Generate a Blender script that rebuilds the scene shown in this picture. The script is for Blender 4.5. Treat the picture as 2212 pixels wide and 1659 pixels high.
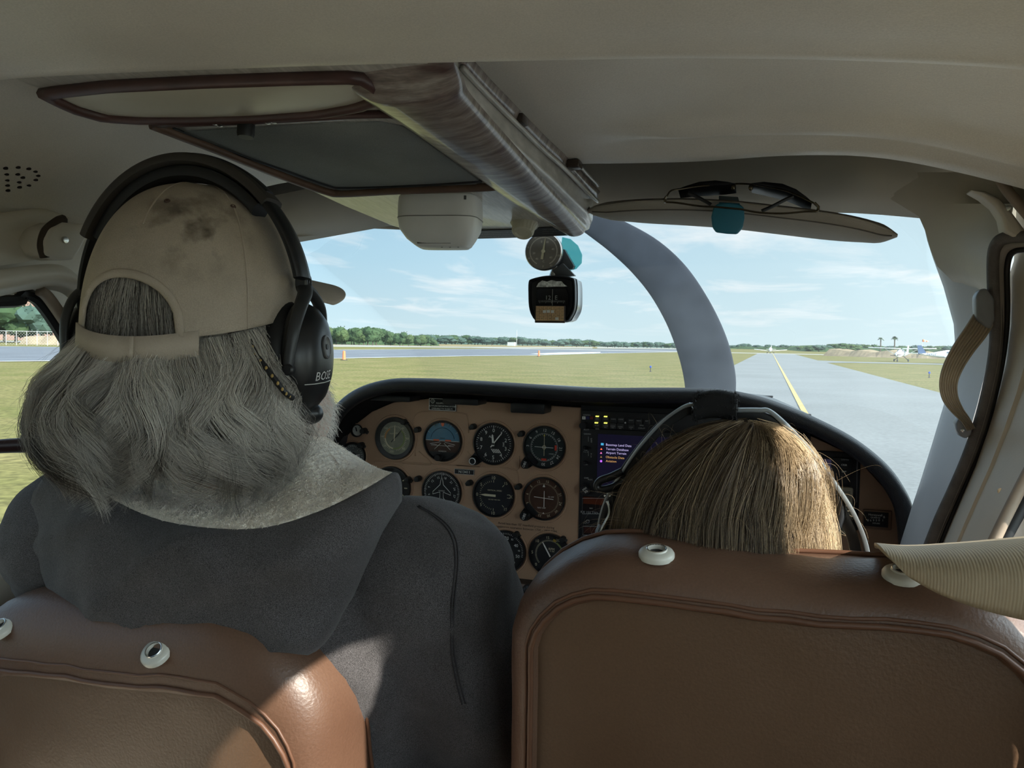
import bpy, bmesh, math, random
from mathutils import Vector, Matrix, noise
from mathutils.bvhtree import BVHTree

for _o in list(bpy.data.objects):
    bpy.data.objects.remove(_o, do_unlink=True)
SC = bpy.context.scene
COL = SC.collection
V = Vector
R = random.Random(7)

# ---------------------------------------------------------------- camera
IW, IH, FPX = 2212.0, 1659.0, 1725.0
YAW, PITCH, ROLL = math.atan(554 / FPX), math.atan(88.5 / FPX), 0.018
CAM = V((0, 0, 2.0))
_f = V((-math.sin(YAW) * math.cos(PITCH), math.cos(YAW) * math.cos(PITCH), -math.sin(PITCH)))
_r0 = V((math.cos(YAW), math.sin(YAW), 0))
_u0 = _r0.cross(_f)
CR = _r0 * math.cos(ROLL) + _u0 * math.sin(ROLL)
CU = CR.cross(_f)
CF = _f
_cd = bpy.data.cameras.new('camera')
_cd.sensor_width = 36.0
_cd.lens = FPX / IW * 36.0
_cd.clip_start = 0.02
_cd.clip_end = 6000
CAMO = bpy.data.objects.new('camera', _cd)
COL.objects.link(CAMO)
_m = Matrix((CR, CU, -CF)).transposed().to_4x4()
_m.translation = CAM
CAMO.matrix_world = _m
SC.camera = CAMO

# ---------------------------------------------------------------- view, world, sun
SC.view_settings.view_transform = 'Standard'
SC.view_settings.look = 'None'
SC.view_settings.gamma = 1.0
SC.view_settings.use_curve_mapping = False
SC.view_settings.exposure = 0.60
SC.cycles.use_denoising = True
SC.cycles.max_bounces = 14
SC.cycles.diffuse_bounces = 8
SC.cycles.transparent_max_bounces = 24
SUN_TO = V((1.0, -0.40, 0.60)).normalized()


def make_world():
    w = bpy.data.worlds.new('sky')
    SC.world = w
    w.use_nodes = True
    nt = w.node_tree
    N, L = nt.nodes, nt.links
    for n in list(N):
        N.remove(n)
    out = N.new('ShaderNodeOutputWorld')
    bg = N.new('ShaderNodeBackground')
    tc = N.new('ShaderNodeTexCoord')
    sep = N.new('ShaderNodeSeparateXYZ')
    L.new(tc.outputs['Generated'], sep.inputs[0])
    ramp = N.new('ShaderNodeValToRGB')
    cr = ramp.color_ramp
    cr.elements[0].position = 0.0
    cr.elements[0].color = (0.66, 0.84, 0.90, 1)
    cr.elements[1].position = 0.55
    cr.elements[1].color = (0.22, 0.47, 0.80, 1)
    for p, c in ((0.04, (0.58, 0.79, 0.90)), (0.10, (0.45, 0.72, 0.90)), (0.18, (0.36, 0.63, 0.88)), (0.30, (0.30, 0.57, 0.86))):
        e = cr.elements.new(p)
        e.color = (*c, 1)
    L.new(sep.outputs['Z'], ramp.inputs[0])
    # towards the sun the sky pales
    dot = N.new('ShaderNodeVectorMath')
    dot.operation = 'DOT_PRODUCT'
    L.new(tc.outputs['Generated'], dot.inputs[0])
    dot.inputs[1].default_value = V((SUN_TO.x, SUN_TO.y, 0.05)).normalized()
    mr = N.new('ShaderNodeMapRange')
    mr.inputs['From Min'].default_value = -0.97
    mr.inputs['From Max'].default_value = -0.15
    mr.inputs['To Min'].default_value = 0.0
    mr.inputs['To Max'].default_value = 0.72
    L.new(dot.outputs['Value'], mr.inputs['Value'])
    pale = N.new('ShaderNodeMixRGB')
    pale.inputs['Color2'].default_value = (0.80, 0.94, 0.97, 1)
    L.new(mr.outputs[0], pale.inputs['Fac'])
    L.new(ramp.outputs[0], pale.inputs['Color1'])
    # clouds: direction projected on a high flat layer
    mz = N.new('ShaderNodeMath')
    mz.operation = 'ADD'
    mz.inputs[1].default_value = 0.06
    L.new(sep.outputs['Z'], mz.inputs[0])
    dv = N.new('ShaderNodeVectorMath')
    dv.operation = 'DIVIDE'
    cmb = N.new('ShaderNodeCombineXYZ')
    for i in range(3):
        L.new(mz.outputs[0], cmb.inputs[i])
    L.new(tc.outputs['Generated'], dv.inputs[0])
    L.new(cmb.outputs[0], dv.inputs[1])
    mp = N.new('ShaderNodeMapping')
    mp.inputs['Scale'].default_value = (0.85, 0.5, 0.0)
    mp.inputs['Location'].default_value = (3.1, 1.7, 0)
    L.new(dv.outputs[0], mp.inputs['Vector'])
    nz = N.new('ShaderNodeTexNoise')
    nz.inputs['Scale'].default_value = 1.1
    nz.inputs['Detail'].default_value = 9
    nz.inputs['Roughness'].default_value = 0.58
    nz.inputs['Distortion'].default_value = 0.5
    L.new(mp.outputs[0], nz.inputs['Vector'])
    cm = N.new('ShaderNodeMapRange')
    cm.inputs['From Min'].default_value = 0.50
    cm.inputs['From Max'].default_value = 0.68
    cm.inputs['To Max'].default_value = 0.9
    L.new(nz.outputs['Fac'], cm.inputs['Value'])
    # no cloud below the horizon
    up = N.new('ShaderNodeMapRange')
    up.inputs['From Min'].default_value = 0.0
    up.inputs['From Max'].default_value = 0.05
    L.new(sep.outputs['Z'], up.inputs['Value'])
    mu = N.new('ShaderNodeMath')
    mu.operation = 'MULTIPLY'
    L.new(cm.outputs[0], mu.inputs[0])
    L.new(up.outputs[0], mu.inputs[1])
    cl = N.new('ShaderNodeMixRGB')
    cl.inputs['Color2'].default_value = (1.0, 1.03, 1.05, 1)
    L.new(mu.outputs[0], cl.inputs['Fac'])
    L.new(pale.outputs[0], cl.inputs['Color1'])
    L.new(cl.outputs[0], bg.inputs['Color'])
    # sky around the sun, out of view, boosted to brighten the cabin
    d2 = N.new('ShaderNodeVectorMath')
    d2.operation = 'DOT_PRODUCT'
    L.new(tc.outputs['Generated'], d2.inputs[0])
    d2.inputs[1].default_value = SUN_TO
    gr = N.new('ShaderNodeValToRGB')
    gr.color_ramp.interpolation = 'EASE'
    gr.color_ramp.elements[0].position = 0.40
    gr.color_ramp.elements[0].color = (0.235, 0.235, 0.235, 1)
    gr.color_ramp.elements[1].position = 1.0
    gr.color_ramp.elements[1].color = (1, 1, 1, 1)
    ad = N.new('ShaderNodeMapRange')
    ad.inputs['From Min'].default_value = -1
    ad.inputs['From Max'].default_value = 1
    L.new(d2.outputs['Value'], ad.inputs['Value'])
    L.new(ad.outputs[0], gr.inputs[0])
    st = N.new('ShaderNodeMath')
    st.operation = 'MULTIPLY'
    st.inputs[1].default_value = 4.4
    L.new(gr.outputs[0], st.inputs[0])
    L.new(st.outputs[0], bg.inputs['Strength'])
    L.new(bg.outputs[0], out.inputs['Surface'])


make_world()
_sd = bpy.data.lights.new('sun', 'SUN')
_sd.energy = 8.0
_sd.angle = math.radians(0.6)
_sd.color = (1.0, 0.94, 0.84)
SUNO = bpy.data.objects.new('sun', _sd)
SUNO.rotation_euler = (-SUN_TO).to_track_quat('-Z', 'Y').to_euler()
SUNO.location = (30, -5, 30)
COL.objects.link(SUNO)


# ---------------------------------------------------------------- pixel -> ray helpers (used to read sizes and places off the photo)
def ray(px, py):
    return CF + CR * ((px - IW / 2) / FPX) - CU * ((py - IH / 2) / FPX)


def pY(px, py, y):
    d = ray(px, py)
    return CAM + d * (y / d.y)


def pX(px, py, x):
    d = ray(px, py)
    return CAM + d * (x / d.x)


def pZ(px, py, z):
    d = ray(px, py)
    return CAM + d * ((z - CAM.z) / d.z)


def pD(px, py, dep):
    return CAM + ray(px, py) * dep


def pP(px, py, p0, n):
    d = ray(px, py)
    return CAM + d * ((p0 - CAM).dot(n) / d.dot(n))


# ---------------------------------------------------------------- materials
MATS = {}


def mat(name, base, rough=0.55, metal=0.0, var=0.12, scale=30.0, bump=0.0, bscale=None, spec=0.4, sheen=0.0, coat=0.0,
        base2=None, detail=4.0, stretch=None, fine=0.0, fscale=900.0):
    if name in MATS:
        return MATS[name]
    m = bpy.data.materials.new(name)
    m.use_nodes = True
    nt = m.node_tree
    N, L = nt.nodes, nt.links
    b = N['Principled BSDF']
    b.inputs['Roughness'].default_value = rough
    b.inputs['Metallic'].default_value = metal
    b.inputs['Specular IOR Level'].default_value = spec
    if sheen:
        b.inputs['Sheen Weight'].default_value = sheen
        b.inputs['Sheen Roughness'].default_value = 0.5
    if coat:
        b.inputs['Coat Weight'].default_value = coat
    tc = N.new('ShaderNodeTexCoord')
    src = tc.outputs['Object']
    if stretch:
        mp = N.new('ShaderNodeMapping')
        mp.inputs['Scale'].default_value = stretch
        L.new(src, mp.inputs['Vector'])
        src = mp.outputs[0]
    nz = N.new('ShaderNodeTexNoise')
    nz.inputs['Scale'].default_value = scale
    nz.inputs['Detail'].default_value = detail
    L.new(src, nz.inputs['Vector'])
    mx = N.new('ShaderNodeMixRGB')
    c2 = base2 if base2 else tuple(min(1, c * (1 + var)) for c in base)
    c1 = base if base2 else tuple(c * (1 - var) for c in base)
    mx.inputs['Color1'].default_value = (*c1, 1)
    mx.inputs['Color2'].default_value = (*c2, 1)
    rm = N.new('ShaderNodeMapRange')
    rm.inputs['From Min'].default_value = 0.3
    rm.inputs['From Max'].default_value = 0.7
    L.new(nz.outputs['Fac'], rm.inputs['Value'])
    L.new(rm.outputs[0], mx.inputs['Fac'])
    col = mx.outputs[0]
    if fine:
        n3 = N.new('ShaderNodeTexNoise')
        n3.inputs['Scale'].default_value = fscale
        n3.inputs['Detail'].default_value = 2
        L.new(src, n3.inputs['Vector'])
        r3 = N.new('ShaderNodeMapRange')
        r3.inputs['From Min'].default_value = 0.32
        r3.inputs['From Max'].default_value = 0.68
        r3.inputs['To Min'].default_value = 1 - fine
        r3.inputs['To Max'].default_value = 1 + fine
        L.new(n3.outputs['Fac'], r3.inputs['Value'])
        m3 = N.new('ShaderNodeMixRGB')
        m3.blend_type = 'MULTIPLY'
        m3.inputs['Fac'].default_value = 1
        L.new(col, m3.inputs['Color1'])
        L.new(r3.outputs[0], m3.inputs['Color2'])
        col = m3.outputs[0]
    L.new(col, b.inputs['Base Color'])
    if bump:
        n2 = N.new('ShaderNodeTexNoise')
        n2.inputs['Scale'].default_value = bscale or scale * 6
        n2.inputs['Detail'].default_value = 3
        L.new(src, n2.inputs['Vector'])
        bp = N.new('ShaderNodeBump')
        bp.inputs['Strength'].default_value = bump
        bp.inputs['Distance'].default_value = 0.002
        L.new(n2.outputs['Fac'], bp.inputs['Height'])
        L.new(bp.outputs[0], b.inputs['Normal'])
    MATS[name] = m
    return m


def emit_mat(name, c, s):
    if name in MATS:
        return MATS[name]
    m = mat(name, c, 0.4, var=0.02)
    b = m.node_tree.nodes['Principled BSDF']
    b.inputs['Emission Color'].default_value = (*c, 1)
    b.inputs['Emission Strength'].default_value = s
    return m


def glass_mat(name, tint=(1, 1, 1), refl=0.06, haze=0.0, hscale=6.0, rough=0.02):
    """thin pane: mostly clear, a little mirror, a film of dust"""
    if name in MATS:
        return MATS[name]
    m = bpy.data.materials.new(name)
    m.use_nodes = True
    nt = m.node_tree
    N, L = nt.nodes, nt.links
    for n in list(N):
        N.remove(n)
    out = N.new('ShaderNodeOutputMaterial')
    tr = N.new('ShaderNodeBsdfTransparent')
    tr.inputs['Color'].default_value = (*tint, 1)
    gl = N.new('ShaderNodeBsdfGlossy')
    gl.inputs['Roughness'].default_value = rough
    fr = N.new('ShaderNodeLayerWeight')
    fr.inputs['Blend'].default_value = 0.25
    mr = N.new('ShaderNodeMapRange')
    mr.inputs['To Min'].default_value = refl * 0.6
    mr.inputs['To Max'].default_value = min(0.5, refl * 5)
    L.new(fr.outputs['Fresnel'], mr.inputs['Value'])
    mx = N.new('ShaderNodeMixShader')
    L.new(mr.outputs[0], mx.inputs['Fac'])
    L.new(tr.outputs[0], mx.inputs[1])
    L.new(gl.outputs[0], mx.inputs[2])
    last = mx
    if haze:
        df = N.new('ShaderNodeBsdfTranslucent')
        df.inputs['Color'].default_value = (0.85, 0.9, 0.9, 1)
        tc = N.new('ShaderNodeTexCoord')
        nz = N.new('ShaderNodeTexNoise')
        nz.inputs['Scale'].default_value = hscale
        nz.inputs['Detail'].default_value = 6
        L.new(tc.outputs['Object'], nz.inputs['Vector'])
        r2 = N.new('ShaderNodeMapRange')
        r2.inputs['From Min'].default_value = 0.35
        r2.inputs['From Max'].default_value = 0.75
        r2.inputs['To Min'].default_value = haze * 0.2
        r2.inputs['To Max'].default_value = haze
        L.new(nz.outputs['Fac'], r2.inputs['Value'])
        m2 = N.new('ShaderNodeMixShader')
        L.new(r2.outputs[0], m2.inputs['Fac'])
        L.new(mx.outputs[0], m2.inputs[1])
        L.new(df.outputs[0], m2.inputs[2])
        last = m2
    L.new(last.outputs[0], out.inputs['Surface'])
    MATS[name] = m
    return m


# ---------------------------------------------------------------- mesh builder
def frame_of(t, hint=V((0, 0, 1))):
    t = t.normalized()
    a = hint - t * hint.dot(t)
    if a.length < 1e-5:
        h2 = V((1, 0, 0)) if abs(t.x) < 0.9 else V((0, 1, 0))
        a = h2 - t * h2.dot(t)
    a.normalize()
    return a, t.cross(a)


def resample(pts, n, closed=False):
    pts = [V(p) for p in pts]
    if closed:
        pts = pts + [pts[0]]
    ds = [0.0]
    for a, b in zip(pts, pts[1:]):
        ds.append(ds[-1] + (b - a).length)
    tot = ds[-1]
    out = []
    k = 0
    m = n if closed else n - 1
    for i in range(n):
        s = tot * i / m
        while k < len(ds) - 2 and ds[k + 1] < s:
            k += 1
        seg = ds[k + 1] - ds[k]
        t = 0 if seg < 1e-9 else (s - ds[k]) / seg
        out.append(pts[k].lerp(pts[k + 1], t))
    return out


def spline(pts, per=6, closed=False):
    """Catmull-Rom through the points"""
    pts = [V(p) for p in pts]
    n = len(pts)
    out = []
    rng = range(n if closed else n - 1)
    for i in rng:
        if closed:
            p0, p1, p2, p3 = pts[(i - 1) % n], pts[i], pts[(i + 1) % n], pts[(i + 2) % n]
        else:
            p1, p2 = pts[i], pts[i + 1]
            p0 = pts[i - 1] if i else p1 * 2 - p2
            p3 = pts[i + 2] if i + 2 < n else p2 * 2 - p1
        for k in range(per):
            t = k / per
            out.append(0.5 * ((2 * p1) + (p2 - p0) * t + (2 * p0 - 5 * p1 + 4 * p2 - p3) * t * t + (3 * p1 - p0 - 3 * p2 + p3) * t ** 3))
    if not closed:
        out.append(pts[-1])
    return out


TEXTS = {}


def text_mesh(s):
    if s not in TEXTS:
        cu = bpy.data.curves.new('lettering', 'FONT')
        cu.body = s
        cu.size = 1.0
        cu.resolution_u = 2
        o = bpy.data.objects.new('lettering', cu)
        me = bpy.data.meshes.new_from_object(o)
        vs = [V(v.co) for v in me.vertices]
        fs = [tuple(p.vertices) for p in me.polygons]
        bpy.data.objects.remove(o)
        bpy.data.curves.remove(cu)
        bpy.data.meshes.remove(me)
        TEXTS[s] = (vs, fs)
    return TEXTS[s]


ORG = {}


class MB:
    def __init__(self):
        self.v = []
        self.f = []

    def add(self, vs, fs):
        o = len(self.v)
        self.v += [V(v) for v in vs]
        self.f += [tuple(i + o for i in f) for f in fs]
        return self

    def box(self, c, s, ax=None):
        c = V(c)
        ax = ax or (V((1, 0, 0)), V((0, 1, 0)), V((0, 0, 1)))
        h = V(s) / 2
        vs = []
        for k in (-1, 1):
            for j in (-1, 1):
                for i in (-1, 1):
                    vs.append(c + ax[0] * (i * h.x) + ax[1] * (j * h.y) + ax[2] * (k * h.z))
        return self.add(vs, [(0, 2, 3, 1), (4, 5, 7, 6), (0, 1, 5, 4), (2, 6, 7, 3), (0, 4, 6, 2), (1, 3, 7, 5)])

    def tube(self, path, r, n=8, closed=False, caps=True, hint=V((0, 0, 1)), flat=1.0, ups=None):
        path = [V(p) for p in path]
        m = len(path)
        rs = r if isinstance(r, (list, tuple)) else [r] * m
        vs, fs = [], []
        a = None
        for i, p in enumerate(path):
            if closed:
                t = path[(i + 1) % m] - path[i - 1]
            else:
                t = path[min(i + 1, m - 1)] - path[max(i - 1, 0)]
            if t.length < 1e-9:
                t = V((0, 0, 1))
            t.normalize()
            if ups:
                a, b = frame_of(t, ups[i])
            elif a is None:
                a, b = frame_of(t, hint)
            else:
                a = a - t * a.dot(t)
                if a.length < 1e-6:
                    a, b = frame_of(t, hint)
                a.normalize()
                b = t.cross(a)
            for k in range(n):
                an = 2 * math.pi * k / n
                vs.append(p + a * (math.cos(an) * rs[i] * flat) + b * (math.sin(an) * rs[i]))
        for i in range(m if closed else m - 1):
            j = (i + 1) % m
            for k in range(n):
                l = (k + 1) % n
                fs.append((i * n + k, i * n + l, j * n + l, j * n + k))
        if caps and not closed:
            fs.append(tuple(range(n - 1, -1, -1)))
            fs.append(tuple((m - 1) * n + k for k in range(n)))
        return self.add(vs, fs)

    def sweep(self, path, prof, ups, closed=False, caps=True):
        """prof: closed 2-D outline (a along up, b along side)"""
        path = [V(p) for p in path]
        m, n = len(path), len(prof)
        vs, fs = [], []
        for i, p in enumerate(path):
            if closed:
                t = path[(i + 1) % m] - path[i - 1]
            else:
                t = path[min(i + 1, m - 1)] - path[max(i - 1, 0)]
            a, b = frame_of(t, ups[i] if isinstance(ups, list) else ups)
            for q in prof:
                vs.append(p + a * q[0] + b * q[1])
        for i in range(m if closed else m - 1):
            j = (i + 1) % m
            for k in range(n):
                l = (k + 1) % n
                fs.append((i * n + k, i * n + l, j * n + l, j * n + k))
        if caps and not closed:
            fs.append(tuple(range(n - 1, -1, -1)))
            fs.append(tuple((m - 1) * n + k for k in range(n)))
        return self.add(vs, fs)

    def lathe(self, prof, o, ax, n=24, hint=V((0, 0, 1)), sx=1.0, sy=1.0):
        """prof: [(radius, height along ax)]"""
        o = V(o)
        ax = V(ax).normalized()
        a, b = frame_of(ax, hint)
        vs, fs = [], []
        for (r, h) in prof:
            for k in range(n):
                an = 2 * math.pi * k / n
                vs.append(o + ax * h + a * (r * math.cos(an) * sx) + b * (r * math.sin(an) * sy))
        m = len(prof)
        for i in range(m - 1):
            for k in range(n):
                l = (k + 1) % n
                fs.append((i * n + k, i * n + l, (i + 1) * n + l, (i + 1) * n + k))
        if prof[0][0] > 1e-7:
            fs.append(tuple(range(n - 1, -1, -1)))
        if prof[-1][0] > 1e-7:
            fs.append(tuple((m - 1) * n + k for k in range(n)))
        return self.add(vs, fs)

    def grid(self, rows, closed_u=False, closed_v=False):
        m, n = len(rows), len(rows[0])
        vs = [p for r in rows for p in r]
        fs = []
        for i in range(m if closed_v else m - 1):
            for k in range(n if closed_u else n - 1):
                l = (k + 1) % n
                j = (i + 1) % m
                fs.append((i * n + k, i * n + l, j * n + l, j * n + k))
        return self.add(vs, fs)

    def prism(self, poly, vec):
        n = len(poly)
        vec = V(vec)
        vs = [V(p) for p in poly] + [V(p) + vec for p in poly]
        fs = [tuple(range(n - 1, -1, -1)), tuple(range(n, 2 * n))]
        fs += [(k, (k + 1) % n, n + (k + 1) % n, n + k) for k in range(n)]
        return self.add(vs, fs)

    def ellipsoid(self, c, r, ax=None, nu=20, nv=12):
        c = V(c)
        ax = ax or (V((1, 0, 0)), V((0, 1, 0)), V((0, 0, 1)))
        rows = []
        for i in range(nv + 1):
            th = math.pi * i / nv
            rows.append([c + ax[0] * (r[0] * math.sin(th) * math.cos(2 * math.pi * k / nu)) + ax[1] * (r[1] * math.sin(th) * math.sin(2 * math.pi * k / nu)) + ax[2] * (r[2] * math.cos(th)) for k in range(nu)])
        return self.grid(rows, closed_u=True)

    def text(self, s, size, o, xd, yd, align='C', thick=0.0):
        vs, fs = text_mesh(s)
        if not vs:
            return self
        x0, x1 = min(v.x for v in vs), max(v.x for v in vs)
        y0, y1 = min(v.y for v in vs), max(v.y for v in vs)
        ox = {'C': (x0 + x1) / 2, 'L': x0, 'R': x1}[align]
        oy = (y0 + y1) / 2
        xd, yd = V(xd).normalized(), V(yd).normalized()
        return self.add([V(o) + xd * ((v.x - ox) * size) + yd * ((v.y - oy) * size) for v in vs], fs)

    def build(self, name, m, parent=None, smooth=True, sharp=40, weld=True, bevel=0, bseg=2, mods=None):
        me = bpy.data.meshes.new(name)
        org = V((0, 0, 0))
        if parent is not None:
            org = ORG[parent.name]
        me.from_pydata([tuple(v - org) for v in self.v], [], self.f)
        if weld or bevel:
            bm = bmesh.new()
            bm.from_mesh(me)
            if weld:
                bmesh.ops.remove_doubles(bm, verts=bm.verts, dist=1e-6)
            bmesh.ops.recalc_face_normals(bm, faces=bm.faces)
            if bevel:
                es = [e for e in bm.edges if len(e.link_faces) == 2 and e.calc_face_angle(0) > 0.5]
                if es:
                    bmesh.ops.bevel(bm, geom=es, offset=bevel, segments=bseg, profile=0.5, affect='EDGES', clamp_overlap=True)
            bm.to_mesh(me)
            bm.free()
        me.validate()
        if smooth:
            me.shade_smooth()
            if sharp and sharp < 180:
                me.set_sharp_from_angle(angle=math.radians(sharp))
        if m is not None:
            me.materials.append(m)
        o = bpy.data.objects.new(name, me)
        COL.objects.link(o)
        if parent is not None:
            o.parent = parent
            ORG[o.name] = org
        else:
            ORG[o.name] = V((0, 0, 0))
        for md in (mods or []):
            mo = o.modifiers.new(md[0].lower(), md[0])
            for k, val in md[1].items():
                setattr(mo, k, val)
        return o


def thing(name, label, cat, loc=(0, 0, 0), group=None, kind=None):
    o = bpy.data.objects.new(name, None)
    o.empty_display_size = 0.02
    COL.objects.link(o)
    o.location = loc
    ORG[o.name] = V(loc)
    tag(o, label, cat, group, kind)
    return o


def tag(o, label=None, cat=None, group=None, kind=None):
    if label:
        o['label'] = label
    if cat:
        o['category'] = cat
    if group:
        o['group'] = group
    if kind:
        o['kind'] = kind
    return o


def copy_tree(o, parent=None):
    c = o.copy()
    COL.objects.link(c)
    ORG[c.name] = ORG[o.name]
    if parent is not None:
        c.parent = parent
    for ch in list(o.children):
        copy_tree(ch, c)
    return c


def arc_pts(c, r, a0, a1, n, xd, yd):
    return [V(c) + V(xd) * (r * math.cos(a0 + (a1 - a0) * i / n)) + V(yd) * (r * math.sin(a0 + (a1 - a0) * i / n)) for i in range(n + 1)]


XA, YA, ZA = V((1, 0, 0)), V((0, 1, 0)), V((0, 0, 1))

# ================================================================ OUTSIDE: ground, runway, taxiway
def ground_mat():
    m = mat('grass_ground', (0.115, 0.115, 0.034), 0.95, var=0.3, scale=0.35, spec=0.1, bump=0.5, bscale=3.0, base2=(0.18, 0.150, 0.062), detail=8, fine=0.35, fscale=6.0)
    return m


def flat(name, pts, z, m, label=None, cat=None, kind='structure'):
    b = MB()
    b.add([V((p[0], p[1], z)) for p in pts], [tuple(range(len(pts)))])
    o = b.build(name, m, smooth=False, weld=False)
    return tag(o, label, cat, None, kind)


flat('ground', [(-2500, -600), (2500, -600), (2500, 4000), (-2500, 4000)], 0.0, ground_mat(), 'mown green and straw coloured grass of the airfield', 'grass')
ASPH = mat('runway_asphalt', (0.125, 0.135, 0.155), 0.9, var=0.15, scale=0.2, spec=0.2, fine=0.15, fscale=8)
CONC = mat('taxiway_asphalt', (0.172, 0.18, 0.182), 0.85, var=0.10, scale=0.15, spec=0.3, fine=0.1, fscale=10, detail=7)
SAND = mat('pale_strip', (0.29, 0.28, 0.255), 0.9, var=0.15, scale=0.1)
WPAINT = mat('white_paint', (0.6, 0.6, 0.58), 0.8, var=0.12, scale=0.8)
YPAINT = mat('yellow_paint', (0.40, 0.31, 0.13), 0.8, var=0.15, scale=1.0)


def gp(px, py):
    return pZ(px, py, 0.0)


rn = [gp(-500, 790), gp(0, 781.5), gp(300, 778.5), gp(729, 774.5), gp(1000, 769.5), gp(1145, 768), gp(1300, 763.5), gp(1463, 760.5), gp(1560, 757.6)]
rf = [gp(1560, 755.0), gp(1463, 754.5), gp(1300, 753.5), gp(1145, 753.5), gp(1000, 753.8), gp(729, 755.5), gp(300, 752), gp(0, 748), gp(-500, 742)]
flat('runway', rn + rf, 0.02, ASPH, 'dark grey asphalt runway crossing behind the near grass', 'runway')


def line_strip(name, pts, w, z, m, label, cat='marking', parent=None):
    b = MB()
    rows = [[], []]
    for i, p in enumerate(pts):
        t = pts[min(i + 1, len(pts) - 1)] - pts[max(i - 1, 0)]
        s = V((-t.y, t.x, 0)).normalized() * (w / 2)
        rows[0].append(V((p.x, p.y, z)) - s)
        rows[1].append(V((p.x, p.y, z)) + s)
    b.grid(rows)
    o = b.build(name, m, smooth=False, weld=False)
    return tag(o, label, cat, None, 'structure')


line_strip('runway_edge_line', rn, 0.9, 0.04, WPAINT, 'white painted line on the near edge of the runway')
line_strip('runway_far_line', [gp(-500, 743), gp(0, 749), gp(729, 756.3), gp(1000, 754.6), gp(1145, 754.3)], 0.9, 0.05, WPAINT, 'white painted line on the far edge of the runway')
flat('runway_marking', [gp(1145, 764.5), gp(1210, 762), gp(1297, 760.5), gp(1297, 762.3), gp(1240, 764.5), gp(1180, 766.0)], 0.045, WPAINT, 'broad white painted bar on the runway', 'marking')
flat('perimeter_road', [gp(-500, 731), gp(0, 738.5), gp(729, 748.8), gp(1100, 752), gp(1280, 752.6), gp(1280, 750.4), gp(1100, 750.0), gp(729, 746.6), gp(0, 736), gp(-500, 728)], 0.02, SAND, 'pale perimeter road beyond the runway', 'road')
flat('pale_apron', [gp(1290, 752.4), gp(1475, 754.0), gp(1560, 754.6), gp(1560, 752.6), gp(1475, 751.4), gp(1290, 749.6)], 0.025, SAND, 'pale bare strip under the distant tree belt', 'ground')
_dry = mat('dry_grass', (0.23, 0.185, 0.10), 0.95, var=0.25, scale=0.08, spec=0.1, fine=0.25, fscale=3)
flat('dry_grass_field', [gp(690, 746.3), gp(1100, 749.6), gp(1330, 751.5), gp(1330, 749.4), gp(1100, 745.8), gp(690, 739.5)], 0.015, _dry, 'strip of dry brown grass below the trees', 'grass')

tx0, tx1 = gp(1585, 790).x, gp(2040, 852).x
TXE = 270.0
flat('taxiway', [(tx0, -40), (tx1, -40), (tx1, 120), (tx1 + 4, 126), (tx1 + 60, 128), (tx1 + 60, 134), (tx1 + 4, 136), (tx1, 142), (tx1, TXE), (-60, TXE + 8), (-60, TXE + 25), (90, TXE + 25), (90, TXE + 10), (tx1 + 2, TXE + 10), (tx0, TXE)][:9] + [(tx0, TXE)], 0.03, CONC, 'pale grey taxiway running straight ahead to the horizon', 'taxiway')
flat('cross_taxiway', [(-170, TXE), (120, TXE), (120, TXE + 30), (-170, TXE + 30)], 0.028, SAND, 'pale crossing strip at the far end of the taxiway', 'taxiway')
_yl = gp(1715, 850).x
line_strip('taxiway_centre_line', [V((_yl, y, 0)) for y in (-10, 20, 60, 120, 200, 262)], 0.17, 0.05, YPAINT, 'yellow painted centre line along the taxiway')
flat('ramp', [(tx1 + 20, 118), (tx1 + 160, 118), (tx1 + 160, 160), (tx1 + 40, 160)], 0.022, SAND, 'pale parking ramp under the parked aeroplanes', 'ramp')

# ---------------------------------------------------------------- trees
LEAF = [mat('leaf_dark', (0.024, 0.050, 0.024), 0.9, var=0.5, scale=1.2, spec=0.1, base2=(0.06, 0.092, 0.04), detail=8),
        mat('leaf_mid', (0.036, 0.068, 0.028), 0.9, var=0.5, scale=1.2, spec=0.1, base2=(0.085, 0.112, 0.045), detail=8),
        mat('leaf_hazy', (0.042, 0.074, 0.062), 0.95, var=0.3, scale=0.6, spec=0.05, base2=(0.07, 0.105, 0.08), detail=8)]  # last one has distance haze mixed into the leaf colour
BARK = mat('bark', (0.10, 0.085, 0.065), 0.9, var=0.3, scale=6)


def crown_mesh(seed, nb, mt):
    rr = random.Random(seed)
    bm = bmesh.new()
    for i in range(nb):
        a = rr.uniform(0, 6.28)
        rad = rr.uniform(0.0, 0.30)
        s = rr.uniform(0.2, 0.34)
        c = V((math.cos(a) * rad, math.sin(a) * rad, rr.uniform(0.35, 0.78)))
        g = bmesh.ops.create_icosphere(bm, subdivisions=2, radius=s)
        for v in g['verts']:
            p = v.co.normalized()
            k = 1 + 0.30 * noise.noise(p * 2.3 + V((seed, i, 0))) + 0.22 * noise.noise(p * 6.1 + V((i, seed, 3)))
            v.co = c + V((p.x, p.y, p.z * 0.8)) * s * k
    vv = [v.co.copy() for v in bm.verts]
    for k in range(520):
        c = rr.choice(vv)
        a = V((rr.gauss(0, 1), rr.gauss(0, 1), rr.gauss(0, 1))).normalized()
        d = a.cross(V((rr.gauss(0, 1), rr.gauss(0, 1), rr.gauss(0, 1)))).normalized()
        c = c + V((c.x, c.y, c.z - 0.5)) * rr.uniform(0.0, 0.12)
        s1, s2 = rr.uniform(0.022, 0.05), rr.uniform(0.014, 0.03)
        bm.faces.new([bm.verts.new(c + a * s1), bm.verts.new(c + d * s2), bm.verts.new(c - a * s1), bm.verts.new(c - d * s2)])
    me = bpy.data.meshes.new('crown')
    bm.to_mesh(me)
    bm.free()
    me.materials.append(mt)
    return me


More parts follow.
